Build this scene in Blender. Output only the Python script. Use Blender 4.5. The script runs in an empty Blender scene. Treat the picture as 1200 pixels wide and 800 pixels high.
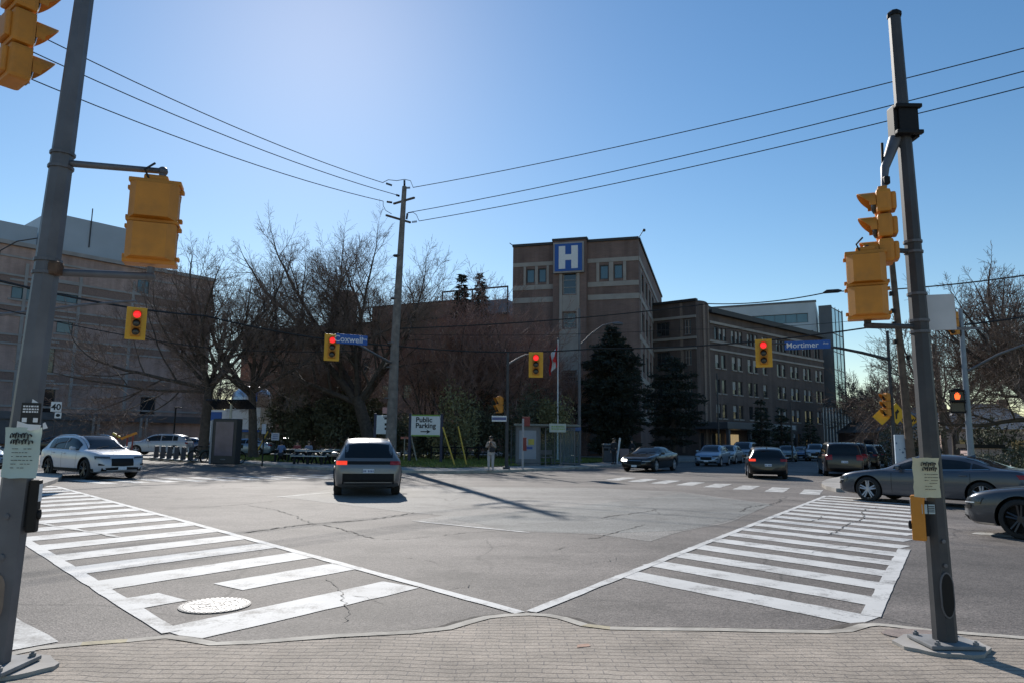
import bpy, bmesh, math, random
from math import radians, sin, cos, pi, atan2, sqrt, tan
from mathutils import Vector, Matrix

scene = bpy.context.scene
COL = scene.collection
V = Vector
# ------------------------------------------------------------------ camera model (photo is 1200 x 800)
FPX = 830.0
PITCH = math.atan(115 / FPX)
ROLL = radians(0.7)
CAMH = 1.65

def ray(px, py):
    u, v = px - 600.0, py - 400.0
    c, s = cos(ROLL), sin(ROLL)
    u2, v2 = u * c + v * s, -u * s + v * c
    return V((u2, FPX * cos(PITCH) + v2 * sin(PITCH), FPX * sin(PITCH) - v2 * cos(PITCH)))

def G(px, py, z=0.0):
    "point at height z seen at that place in the photo"
    d = ray(px, py)
    k = (z - CAMH) / d.z
    return V((d.x * k, d.y * k, z))

def at(px, py, Y):
    "point at world depth Y seen at that place in the photo"
    d = ray(px, py)
    k = Y / d.y
    return V((d.x * k, Y, CAMH + d.z * k))

# ------------------------------------------------------------------ materials
MATS = {}

def newmat(name):
    m = bpy.data.materials.new(name)
    m.use_nodes = True
    nt = m.node_tree
    b = nt.nodes['Principled BSDF']
    return m, nt, b

def lk(nt, a, b):
    nt.links.new(a, b)

def mat(name, col, rough=0.6, metal=0.0, var=0.12, scale=6.0, bump=0.0, spec=0.5, coat=0.0, dirt=None, dirt_amt=0.3, dirt_scale=1.5):
    if name in MATS:
        return MATS[name]
    m, nt, b = newmat(name)
    N = nt.nodes
    tc = N.new('ShaderNodeTexCoord')
    nz = N.new('ShaderNodeTexNoise')
    nz.inputs['Scale'].default_value = scale
    nz.inputs['Detail'].default_value = 5
    lk(nt, tc.outputs['Object'], nz.inputs['Vector'])
    mr = N.new('ShaderNodeMapRange')
    mr.inputs['From Min'].default_value = 0.3
    mr.inputs['From Max'].default_value = 0.7
    mr.inputs['To Min'].default_value = 1 - var
    mr.inputs['To Max'].default_value = 1 + var
    lk(nt, nz.outputs['Fac'], mr.inputs['Value'])
    mx = N.new('ShaderNodeMix')
    mx.data_type = 'RGBA'
    mx.blend_type = 'MULTIPLY'
    mx.inputs[0].default_value = 1.0
    mx.inputs[6].default_value = (*col, 1)
    lk(nt, mr.outputs['Result'], mx.inputs[7])
    out = mx.outputs[2]
    if dirt is not None:
        n2 = N.new('ShaderNodeTexNoise')
        n2.inputs['Scale'].default_value = dirt_scale
        n2.inputs['Detail'].default_value = 8
        n2.inputs['Roughness'].default_value = 0.65
        lk(nt, tc.outputs['Object'], n2.inputs['Vector'])
        r2 = N.new('ShaderNodeMapRange')
        r2.inputs['From Min'].default_value = 0.48
        r2.inputs['From Max'].default_value = 0.72
        r2.inputs['To Max'].default_value = dirt_amt
        lk(nt, n2.outputs['Fac'], r2.inputs['Value'])
        m2 = N.new('ShaderNodeMix')
        m2.data_type = 'RGBA'
        lk(nt, r2.outputs['Result'], m2.inputs[0])
        lk(nt, out, m2.inputs[6])
        m2.inputs[7].default_value = (*dirt, 1)
        out = m2.outputs[2]
    lk(nt, out, b.inputs['Base Color'])
    b.inputs['Roughness'].default_value = rough
    b.inputs['Metallic'].default_value = metal
    b.inputs['Specular IOR Level'].default_value = spec
    if coat:
        b.inputs['Coat Weight'].default_value = coat
        b.inputs['Coat Roughness'].default_value = 0.06
    if bump:
        bp = N.new('ShaderNodeBump')
        bp.inputs['Strength'].default_value = bump
        bp.inputs['Distance'].default_value = 0.02
        n3 = N.new('ShaderNodeTexNoise')
        n3.inputs['Scale'].default_value = scale * 6
        n3.inputs['Detail'].default_value = 4
        lk(nt, tc.outputs['Object'], n3.inputs['Vector'])
        lk(nt, n3.outputs['Fac'], bp.inputs['Height'])
        lk(nt, bp.outputs['Normal'], b.inputs['Normal'])
    MATS[name] = m
    return m

def emat(name, col, strength, base=None):
    if name in MATS:
        return MATS[name]
    m, nt, b = newmat(name)
    b.inputs['Base Color'].default_value = (*(base or col), 1)
    b.inputs['Emission Color'].default_value = (*col, 1)
    b.inputs['Emission Strength'].default_value = strength
    b.inputs['Roughness'].default_value = 0.3
    MATS[name] = m
    return m

def glassmat(name, tint=(0.9, 0.95, 0.97), alpha=0.35, rough=0.02):
    "thin clear sheet: a mix of transparent and glossy"
    m, nt, b = newmat(name)
    N = nt.nodes
    b.inputs['Base Color'].default_value = (*[c * 0.5 for c in tint], 1)
    b.inputs['Roughness'].default_value = rough
    tr = N.new('ShaderNodeBsdfTransparent')
    tr.inputs['Color'].default_value = (*tint, 1)
    mx = N.new('ShaderNodeMixShader')
    mx.inputs[0].default_value = alpha
    lk(nt, tr.outputs[0], mx.inputs[1])
    lk(nt, b.outputs[0], mx.inputs[2])
    lk(nt, mx.outputs[0], N['Material Output'].inputs['Surface'])
    MATS[name] = m
    return m

def brickmat(name, c1, c2, mortar, bw=0.24, bh=0.08, rough=0.9):
    m, nt, b = newmat(name)
    N = nt.nodes
    tc = N.new('ShaderNodeTexCoord')
    sp = N.new('ShaderNodeSeparateXYZ')
    lk(nt, tc.outputs['Object'], sp.inputs[0])
    ad = N.new('ShaderNodeMath')
    lk(nt, sp.outputs['X'], ad.inputs[0])
    lk(nt, sp.outputs['Y'], ad.inputs[1])
    cb = N.new('ShaderNodeCombineXYZ')
    lk(nt, ad.outputs[0], cb.inputs['X'])
    lk(nt, sp.outputs['Z'], cb.inputs['Y'])
    br = N.new('ShaderNodeTexBrick')
    br.inputs['Scale'].default_value = 1.0
    br.inputs['Brick Width'].default_value = bw
    br.inputs['Row Height'].default_value = bh
    br.inputs['Mortar Size'].default_value = 0.008
    br.inputs['Bias'].default_value = 0.0
    br.inputs['Color1'].default_value = (*c1, 1)
    br.inputs['Color2'].default_value = (*c2, 1)
    br.inputs['Mortar'].default_value = (*mortar, 1)
    lk(nt, cb.outputs[0], br.inputs['Vector'])
    nz = N.new('ShaderNodeTexNoise')
    nz.inputs['Scale'].default_value = 0.35
    nz.inputs['Detail'].default_value = 8
    nz.inputs['Roughness'].default_value = 0.6
    lk(nt, tc.outputs['Object'], nz.inputs['Vector'])
    mr = N.new('ShaderNodeMapRange')
    mr.inputs['From Min'].default_value = 0.36
    mr.inputs['From Max'].default_value = 0.64
    mr.inputs['To Min'].default_value = 0.70
    mr.inputs['To Max'].default_value = 1.25
    mps = N.new('ShaderNodeMapping')
    mps.inputs['Scale'].default_value = (1.3, 1.3, .09)
    lk(nt, tc.outputs['Object'], mps.inputs['Vector'])
    nz2 = N.new('ShaderNodeTexNoise')
    nz2.inputs['Scale'].default_value = 1.0
    nz2.inputs['Detail'].default_value = 6
    lk(nt, mps.outputs[0], nz2.inputs['Vector'])
    avg = N.new('ShaderNodeMix')
    avg.inputs[0].default_value = .5
    lk(nt, nz.outputs['Fac'], avg.inputs[2])
    lk(nt, nz2.outputs['Fac'], avg.inputs[3])
    lk(nt, avg.outputs[0], mr.inputs['Value'])
    mx = N.new('ShaderNodeMix')
    mx.data_type = 'RGBA'
    mx.blend_type = 'MULTIPLY'
    mx.inputs[0].default_value = 1.0
    lk(nt, br.outputs['Color'], mx.inputs[6])
    lk(nt, mr.outputs['Result'], mx.inputs[7])
    lk(nt, mx.outputs[2], b.inputs['Base Color'])
    b.inputs['Roughness'].default_value = rough
    MATS[name] = m
    return m

# ------------------------------------------------------------------ mesh builder
class MB:
    def __init__(s):
        s.v, s.f, s.m = [], [], []

    def add(s, verts, faces, mi=0, M=None):
        o = len(s.v)
        if M is not None:
            verts = [M @ V(p) for p in verts]
        s.v.extend([tuple(p) for p in verts])
        s.f.extend([tuple(i + o for i in f) for f in faces])
        s.m.extend([mi] * len(faces))
        return s

    def box(s, c, d, rz=0.0, mi=0, M=None):
        x, y, z = d[0] / 2, d[1] / 2, d[2] / 2
        P = [(-x, -y, -z), (x, -y, -z), (x, y, -z), (-x, y, -z), (-x, -y, z), (x, -y, z), (x, y, z), (-x, y, z)]
        T = Matrix.Translation(V(c)) @ Matrix.Rotation(rz, 4, 'Z')
        if M is not None:
            T = M @ T
        return s.add(P, [(0, 3, 2, 1), (4, 5, 6, 7), (0, 1, 5, 4), (1, 2, 6, 5), (2, 3, 7, 6), (3, 0, 4, 7)], mi, T)

    def bbox(s, c, d, b=0.02, rz=0.0, mi=0, M=None):
        "box with chamfered edges"
        hx, hy, hz = d[0] / 2, d[1] / 2, d[2] / 2
        b = min(b, hx * .9, hy * .9, hz * .9)
        bm = bmesh.new()
        bmesh.ops.create_cube(bm, size=1)
        for vv in bm.verts:
            vv.co = V((vv.co.x * d[0], vv.co.y * d[1], vv.co.z * d[2]))
        bmesh.ops.bevel(bm, geom=bm.edges[:], offset=b, segments=2, profile=0.6, affect='EDGES')
        bm.verts.index_update()
        P = [tuple(vv.co) for vv in bm.verts]
        F = [tuple(q.index for q in f.verts) for f in bm.faces]
        bm.free()
        T = Matrix.Translation(V(c)) @ Matrix.Rotation(rz, 4, 'Z')
        if M is not None:
            T = M @ T
        return s.add(P, F, mi, T)

    def path(s, pts, radii, n=8, mi=0, cap=True):
        pts = [V(p) for p in pts]
        if not hasattr(radii, '__len__'):
            radii = [radii] * len(pts)
        o = len(s.v)
        up = None
        for i, p in enumerate(pts):
            a = pts[max(i - 1, 0)]
            b = pts[min(i + 1, len(pts) - 1)]
            t = (b - a)
            if t.length < 1e-9:
                t = V((0, 0, 1))
            t.normalize()
            if up is None:
                up = V((0, 0, 1)) if abs(t.z) < 0.9 else V((1, 0, 0))
            x = up - t * up.dot(t)
            if x.length < 1e-6:
                x = t.orthogonal()
            x.normalize()
            up = x
            y = t.cross(x)
            r = radii[i]
            for k in range(n):
                a_ = 2 * pi * (k + .5) / n
                q = p + x * (r * cos(a_)) + y * (r * sin(a_))
                s.v.append((q.x, q.y, q.z))
        for i in range(len(pts) - 1):
            for k in range(n):
                k2 = (k + 1) % n
                s.f.append((o + i * n + k, o + i * n + k2, o + (i + 1) * n + k2, o + (i + 1) * n + k))
                s.m.append(mi)
        if cap:
            s.f.append(tuple(o + k for k in range(n - 1, -1, -1)))
            s.m.append(mi)
            e = o + (len(pts) - 1) * n
            s.f.append(tuple(e + k for k in range(n)))
            s.m.append(mi)
        return s

    def tube(s, p0, p1, r0, r1=None, n=8, mi=0, cap=True):
        return s.path([p0, p1], [r0, r0 if r1 is None else r1], n, mi, cap)

    def prism(s, poly, z0, z1, mi=0, M=None, bottom=True):
        a = sum(poly[i][0] * poly[(i + 1) % len(poly)][1] - poly[(i + 1) % len(poly)][0] * poly[i][1] for i in range(len(poly)))
        if a < 0:
            poly = poly[::-1]
        n = len(poly)
        P = [(p[0], p[1], z0) for p in poly] + [(p[0], p[1], z1) for p in poly]
        F = [(i, (i + 1) % n, n + (i + 1) % n, n + i) for i in range(n)]
        F.append(tuple(range(n, 2 * n)))
        if bottom:
            F.append(tuple(range(n - 1, -1, -1)))
        return s.add(P, F, mi, M)

    def sheet(s, poly, z, mi=0):
        a = sum(poly[i][0] * poly[(i + 1) % len(poly)][1] - poly[(i + 1) % len(poly)][0] * poly[i][1] for i in range(len(poly)))
        if a < 0:
            poly = poly[::-1]
        return s.add([(p[0], p[1], z) for p in poly], [tuple(range(len(poly)))], mi)

    def split(s, name, mats, parent, smooth=None):
        "one object per connected piece"
        par = list(range(len(s.v)))
        def fd(a):
            while par[a] != a:
                par[a] = par[par[a]]
                a = par[a]
            return a
        for f in s.f:
            for i in f[1:]:
                par[fd(i)] = fd(f[0])
        grp = {}
        for fi, f in enumerate(s.f):
            grp.setdefault(fd(f[0]), []).append(fi)
        for fs in grp.values():
            q = MB()
            ix = {}
            for fi in fs:
                for i in s.f[fi]:
                    if i not in ix:
                        ix[i] = len(q.v)
                        q.v.append(s.v[i])
                q.f.append(tuple(ix[i] for i in s.f[fi]))
                q.m.append(s.m[fi])
            q.build(name, mats, parent, smooth)

    def lathe(s, prof, n=20, M=None, mi=0, caps=True):
        P, F = [], []
        for r, z in prof:
            for k in range(n):
                a = 2 * pi * k / n
                P.append((r * cos(a), r * sin(a), z))
        for i in range(len(prof) - 1):
            for k in range(n):
                k2 = (k + 1) % n
                F.append((i * n + k, i * n + k2, (i + 1) * n + k2, (i + 1) * n + k))
        if caps:
            F.append(tuple(range(n - 1, -1, -1)))
            F.append(tuple((len(prof) - 1) * n + k for k in range(n)))
        return s.add(P, F, mi, M)

    def ell(s, c, r, nu=12, nv=8, mi=0, M=None):
        P, F = [], []
        for j in range(1, nv):
            t = pi * j / nv
            for k in range(nu):
                a = 2 * pi * k / nu
                P.append((c[0] + r[0] * sin(t) * cos(a), c[1] + r[1] * sin(t) * sin(a), c[2] - r[2] * cos(t)))
        P.append((c[0], c[1], c[2] - r[2]))
        P.append((c[0], c[1], c[2] + r[2]))
        b, tp = len(P) - 2, len(P) - 1
        for j in range(nv - 2):
            for k in range(nu):
                k2 = (k + 1) % nu
                F.append((j * nu + k, j * nu + k2, (j + 1) * nu + k2, (j + 1) * nu + k))
        for k in range(nu):
            k2 = (k + 1) % nu
            F.append((b, k2, k))
            F.append((tp, (nv - 2) * nu + k, (nv - 2) * nu + k2))
        return s.add(P, F, mi, M)

    def mesh(s, name, mats, smooth=None):
        me = bpy.data.meshes.new(name)
        me.from_pydata(s.v, [], s.f)
        if not isinstance(mats, (list, tuple)):
            mats = [mats]
        for q in mats:
            me.materials.append(q)
        if len(mats) > 1:
            me.polygons.foreach_set('material_index', s.m)
        if smooth is not None:
            me.polygons.foreach_set('use_smooth', [True] * len(me.polygons))
            me.set_sharp_from_angle(angle=radians(smooth))
        me.update()
        return me

    def build(s, name, mats, parent=None, smooth=None, loc=(0, 0, 0), rz=0.0):
        return link(name, s.mesh(name, mats, smooth), parent, loc, rz)

def link(name, me, parent=None, loc=(0, 0, 0), rz=0.0):
    o = bpy.data.objects.new(name, me)
    COL.objects.link(o)
    o.location = loc
    o.rotation_euler = (0, 0, rz)
    if parent is not None:
        o.parent = parent
    return o

def thing(name, label, cat, loc=(0, 0, 0), rz=0.0, group=None):
    o = link(name, None, None, loc, rz)
    return tag(o, label, cat, group)

def tag(o, label=None, cat=None, group=None, kind=None):
    if label:
        o['label'] = label
    if cat:
        o['category'] = cat
    if group:
        o['group'] = group
    if kind:
        o['kind'] = kind
    return o

def struct(mb, name, mats, smooth=None):
    return tag(mb.build(name, mats, None, smooth), kind='structure')

def kids(o):
    return [c for c in COL.objects if c.parent == o]

def copy_tree(o, parent=None, label=None, loc=None, rz=None, km=None):
    km = km if km is not None else childmap()
    c = o.copy()
    COL.objects.link(c)
    if parent is not None:
        c.parent = parent
    if label:
        c['label'] = label
    if loc is not None:
        c.location = loc
    if rz is not None:
        c.rotation_euler = (0, 0, rz)
    for ch in km.get(o.name, []):
        copy_tree(ch, c, km=km)
    return c

def childmap():
    d = {}
    for c in COL.objects:
        if c.parent:
            d.setdefault(c.parent.name, []).append(c)
    return d

def text_into(mb, s, size, M, mi=0, ext=0.002, align='CENTER', bold=0.0):
    "flat lettering: glyph outlines in the local XY plane placed by M"
    cu = bpy.data.curves.new('t', 'FONT')
    cu.body = s
    cu.size = size
    cu.align_x = align
    cu.align_y = 'CENTER'
    cu.extrude = ext
    cu.offset = bold
    cu.resolution_u = 3
    ob = bpy.data.objects.new('t', cu)
    COL.objects.link(ob)
    dg = bpy.context.evaluated_depsgraph_get()
    me = bpy.data.meshes.new_from_object(ob.evaluated_get(dg))
    mb.add([tuple(q.co) for q in me.vertices], [tuple(p.vertices) for p in me.polygons], mi, M)
    bpy.data.objects.remove(ob)
    bpy.data.curves.remove(cu)
    bpy.data.meshes.remove(me)
    return mb

def front(c=(0, 0, 0)):
    "matrix that stands the XY plane upright facing local -Y"
    return Matrix.Translation(V(c)) @ Matrix.Rotation(pi / 2, 4, 'X')

def facing(deg):
    "z rotation that points local -Y along the world direction deg"
    return radians(deg + 90)

def pchip(pts):
    xs = [p[0] for p in pts]
    ys = [p[1] for p in pts]
    n = len(xs)
    h = [xs[i + 1] - xs[i] for i in range(n - 1)]
    dl = [(ys[i + 1] - ys[i]) / h[i] for i in range(n - 1)]
    d = [0.0] * n
    for i in range(1, n - 1):
        if dl[i - 1] * dl[i] > 0:
            w1, w2 = 2 * h[i] + h[i - 1], h[i] + 2 * h[i - 1]
            d[i] = (w1 + w2) / (w1 / dl[i - 1] + w2 / dl[i])
    d[0], d[-1] = dl[0], dl[-1]

    def f(x):
        if x <= xs[0]:
            return ys[0]
        if x >= xs[-1]:
            return ys[-1]
        i = 0
        while x > xs[i + 1]:
            i += 1
        t = (x - xs[i]) / h[i]
        return ((1 + 2 * t) * (1 - t) ** 2 * ys[i] + t * (1 - t) ** 2 * h[i] * d[i] + t * t * (3 - 2 * t) * ys[i + 1] + t * t * (t - 1) * h[i] * d[i + 1])
    return f
SKY_STRENGTH, SUN_STRENGTH, EXPOSURE = 0.105, 5.0, 0.18
# ------------------------------------------------------------------ vehicles
def paint(name, col, metal=0.35, rough=0.32):
    return mat(name, col, rough, metal, var=0.05, scale=1.2, coat=0.45, dirt=tuple(c * .75 + .02 for c in col), dirt_amt=0.35, dirt_scale=2.2)

TYRE = mat('tyre_rubber', (0.018, 0.018, 0.018), 0.85, var=0.2, scale=9)
RIM = mat('alloy_rim', (0.50, 0.50, 0.52), 0.38, 0.35)
DARKRIM = mat('dark_alloy_rim', (0.05, 0.05, 0.055), 0.35, 0.7)
BLK = mat('black_plastic', (0.009, 0.009, 0.010), 0.6, var=0.15, spec=0.25)
CARGLASS = mat('car_glass', (0.012, 0.016, 0.02), 0.05, 0.0, var=0.02, spec=0.35)
CHROME = mat('chrome', (0.6, 0.6, 0.62), 0.15, 1.0, var=0.03)
LAMPGLASS = mat('headlamp_glass', (0.07, 0.075, 0.08), 0.06, 0.1, var=0.6, scale=22)
LEDSTRIP = mat('led_strip', (0.7, 0.72, 0.75), 0.2, 0.1, var=0.05)
REDLAMP = mat('tail_lamp_red', (0.28, 0.012, 0.012), 0.2, 0.0, var=0.2, scale=12)
LITRED = emat('tail_lamp_lit', (1.0, 0.06, 0.02), .8, (0.4, 0.02, 0.01))
LITWHITE = emat('headlamp_lit', (1.0, 0.95, 0.85), 9.0)
PLATE = mat('licence_plate', (0.62, 0.66, 0.72), 0.5, var=0.1, scale=20)
PLATEINK = mat('plate_ink', (0.03, 0.06, 0.22), 0.6)

TYPES = {}
TYPES['suv'] = dict(L=4.75, W=1.92, z0=.24, wb=2.86, r=.37, cx=.0,
    deck=[(0, .76), (.012, .98), (.03, 1.06), (.10, 1.10), (.5, 1.07), (.70, 1.05), (.765, 1.06), (.86, 1.02), (.94, .95), (.98, .83), (1, .62)],
    roof=[(0, .79), (.012, 1.01), (.03, 1.12), (.055, 1.30), (.105, 1.53), (.16, 1.60), (.30, 1.655), (.45, 1.66), (.545, 1.62), (.62, 1.50), (.70, 1.27), (.765, 1.09), (.86, 1.05), (.94, .98), (.98, .86), (1, .65)],
    w=[(0, .80), (.015, .90), (.05, .965), (.14, .99), (.3, 1), (.7, 1), (.86, .985), (.93, .95), (.975, .86), (1, .68)],
    panes=[(.16, .235), (.245, .415), (.43, .66)], belt=.045, ws=(.555, .765), rw=(.035, .115), yr=.70)
TYPES['sedan'] = dict(L=4.93, W=1.88, z0=.19, wb=2.92, r=.355, cx=.03,
    deck=[(0, .66), (.012, .86), (.03, .97), (.06, 1.01), (.14, 1.02), (.3, .985), (.5, .95), (.66, .93), (.72, .935), (.84, .87), (.93, .79), (.978, .68), (1, .50)],
    roof=[(0, .69), (.012, .89), (.03, 1.0), (.06, 1.04), (.12, 1.07), (.17, 1.13), (.26, 1.30), (.34, 1.375), (.44, 1.395), (.52, 1.375), (.585, 1.30), (.66, 1.13), (.725, .97), (.84, .90), (.93, .82), (.978, .71), (1, .53)],
    w=[(0, .78), (.015, .88), (.05, .95), (.14, .985), (.3, 1), (.7, 1), (.86, .98), (.93, .93), (.975, .82), (1, .62)],
    panes=[(.175, .255), (.265, .425), (.44, .66)], belt=.03, ws=(.535, .725), rw=(.125, .30), yr=.69)
TYPES['hatch'] = dict(L=4.3, W=1.79, z0=.19, wb=2.65, r=.325, cx=.02,
    deck=[(0, .66), (.012, .88), (.03, .97), (.08, 1.01), (.3, .99), (.5, .96), (.68, .95), (.74, .955), (.86, .90), (.94, .82), (.98, .70), (1, .52)],
    roof=[(0, .69), (.012, .91), (.03, 1.02), (.06, 1.18), (.11, 1.36), (.17, 1.42), (.30, 1.47), (.46, 1.48), (.55, 1.44), (.62, 1.32), (.69, 1.13), (.755, .985), (.86, .93), (.94, .85), (.98, .73), (1, .55)],
    w=[(0, .80), (.015, .90), (.05, .96), (.14, .99), (.3, 1), (.7, 1), (.86, .98), (.93, .94), (.975, .84), (1, .64)],
    panes=[(.15, .235), (.245, .42), (.435, .68)], belt=.035, ws=(.56, .755), rw=(.035, .12), yr=.72)
TYPES['wagon'] = dict(L=4.75, W=1.85, z0=.23, wb=2.72, r=.365, cx=.0,
    deck=[(0, .80), (.008, 1.02), (.02, 1.08), (.10, 1.10), (.5, 1.08), (.72, 1.07), (.775, 1.07), (.88, 1.03), (.95, .97), (.985, .84), (1, .66)],
    roof=[(0, .83), (.008, 1.05), (.02, 1.14), (.04, 1.42), (.07, 1.64), (.10, 1.70), (.30, 1.745), (.48, 1.745), (.57, 1.69), (.64, 1.53), (.71, 1.30), (.775, 1.10), (.88, 1.06), (.95, 1.0), (.985, .87), (1, .69)],
    w=[(0, .86), (.012, .94), (.05, .98), (.14, 1), (.3, 1), (.7, 1), (.88, .985), (.94, .95), (.98, .86), (1, .70)],
    panes=[(.08, .24), (.25, .43), (.445, .69)], belt=.045, ws=(.575, .775), rw=(.018, .078), yr=.78)

class Shape:
    def __init__(s, T):
        s.T = T
        s.L, s.W = T['L'], T['W']
        s.deck, s.roof, s.w = pchip(T['deck']), pchip(T['roof']), pchip(T['w'])
        s.z0 = pchip([(0, T['z0'] + .16), (.05, T['z0'] + .02), (.2, T['z0']), (.8, T['z0']), (.95, T['z0'] + .01), (1, T['z0'] + .1)])

    def sec(s, u):
        T = s.T
        hw = s.w(u) * s.W / 2
        z0, dk, rf = s.z0(u), s.deck(u), s.roof(u)
        h = dk - z0
        g = max(0.0, min(1.0, (rf - dk - .03) / .3))
        yr = T['yr'] * g + (.80) * (1 - g)
        zj = max(rf - .012 - .075 * g, dk + .006)
        P = [(0, z0), (.80, z0), (.955, z0 + .05), (.99, z0 + .30 * h), (1.0, z0 + .52 * h), (.992, z0 + .74 * h), (.972, dk - .09 * h), (.94, dk - .015), (.905, dk + .004)]
        for t in (.5,):
            P.append((.905 + (yr + .02 - .905) * t + .012 * g, dk + .004 + (zj - dk - .004) * t))
        P.append((yr, zj))
        P.append((yr * .90, max(rf - .006 - .022 * g, zj + .001)))
        P.append((yr * .5, max(rf - .001 - .004 * g, zj + .002)))
        P.append((0, max(rf, zj + .003)))
        return [(a * hw, b) for a, b in P]

    def halfw(s, u, z):
        P = s.sec(u)
        if z < P[1][1] or z > P[-1][1]:
            return -1
        for a, b in zip(P[1:], P[2:]):
            if a[1] <= z <= b[1]:
                t = (z - a[1]) / max(1e-6, b[1] - a[1])
                return a[0] + (b[0] - a[0]) * t
        return -1

    def topz(s, u, y):
        P = s.sec(u)
        y = abs(y)
        for a, b in zip(P[7:], P[8:]):
            if b[0] <= y <= a[0]:
                t = (y - a[0]) / min(-1e-6, b[0] - a[0])
                return a[1] + (b[1] - a[1]) * t
        return P[-1][1] if y < .1 else P[7][1]

    def X(s, u):
        return (u - .5) * s.L

    def endx(s, y, z, fr):
        y = abs(y)
        for i in range(400):
            u = i * .0009 if not fr else 1 - i * .0009
            if s.halfw(u, z) >= y:
                return s.X(u)
        return s.X(.36 if not fr else .64)

def side_patch(S, u0, u1, z0, z1, sg, off=.007, nu=10, nz=3):
    "sheet on the flank between stations u0, u1 and heights z0, z1 (numbers or functions of u)"
    mb = MB()
    P, F = [], []
    for i in range(nu + 1):
        u = u0 + (u1 - u0) * i / nu
        a = z0(u) if callable(z0) else z0
        b = z1(u) if callable(z1) else z1
        b = max(b, a + .002)
        for k in range(nz + 1):
            z = a + (b - a) * k / nz
            y = max(S.halfw(u, z), 0) + off
            P.append((S.X(u), sg * y, z))
    for i in range(nu):
        for k in range(nz):
            q = (i * (nz + 1) + k, (i + 1) * (nz + 1) + k, (i + 1) * (nz + 1) + k + 1, i * (nz + 1) + k + 1)
            F.append(q if sg < 0 else q[::-1])
    return mb.add(P, F)

def end_patch(S, y0, y1, z0, z1, fr, off=.008, ny=10, nz=5):
    "sheet on the nose or the tail"
    mb = MB()
    P, F = [], []
    for i in range(ny + 1):
        y = y0 + (y1 - y0) * i / ny
        a = z0(y) if callable(z0) else z0
        b = z1(y) if callable(z1) else z1
        for k in range(nz + 1):
            z = a + (b - a) * k / nz
            x = S.endx(y, z, fr)
            P.append((x + (off if fr else -off), y * (1 + off), z))
    for i in range(ny):
        for k in range(nz):
            q = (i * (nz + 1) + k, (i + 1) * (nz + 1) + k, (i + 1) * (nz + 1) + k + 1, i * (nz + 1) + k + 1)
            F.append(q if fr else q[::-1])
    return mb.add(P, F)

def top_patch(S, u0, u1, yf, off=.007, nu=12, ny=8):
    mb = MB()
    P, F = [], []
    for i in range(nu + 1):
        u = u0 + (u1 - u0) * i / nu
        yl = yf(u)
        for k in range(ny + 1):
            y = yl * (2 * k / ny - 1)
            P.append((S.X(u), y, S.topz(u, y) + off))
    for i in range(nu):
        for k in range(ny):
            F.append((i * (ny + 1) + k, (i + 1) * (ny + 1) + k, (i + 1) * (ny + 1) + k + 1, i * (ny + 1) + k + 1))
    return mb.add(P, F)

def wheel_meshes(r, w=.225):
    t = MB()
    R = Matrix.Rotation(pi / 2, 4, 'X')
    t.lathe([(r * .73, -w / 2), (r * .90, -w / 2), (r * .975, -w * .42), (r, -w * .25), (r, w * .25), (r * .975, w * .42), (r * .90, w / 2), (r * .73, w / 2)], 28, R, caps=False)
    tm = t.mesh('tyre', TYRE, 50)
    b = MB()
    # local +y is the outer face of the wheel after the rotation (z -> -y), so face is at z = -w/2
    b.lathe([(r * .74, -w / 2 - .006), (r * .74, -w / 2 + .05), (r * .69, -w / 2 + .05), (r * .69, -w / 2 - .004)], 28, R, 0, caps=False)
    b.lathe([(r * .70, -w / 2 + .09), (r * .70, -w / 2 + .1)], 20, R, 1)
    for k in range(5):
        a = 2 * pi * k / 5 + .3
        for d in (-.16, .16):
            p0 = V((cos(a + d * 2.1) * r * .14, sin(a + d * 2.1) * r * .14, -w / 2 + .025))
            p1 = V((cos(a + d) * r * .64, sin(a + d) * r * .71, -w / 2 + .004))
            b.path([R @ p0, R @ p1], [r * .075, r * .062], 5, 0)
    b.lathe([(r * .17, -w / 2 + .0), (r * .17, -w / 2 + .06)], 14, R, 0)
    rm = b.mesh('rim', [RIM, BLK], 40)
    return tm, rm

CARCACHE = {}

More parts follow.
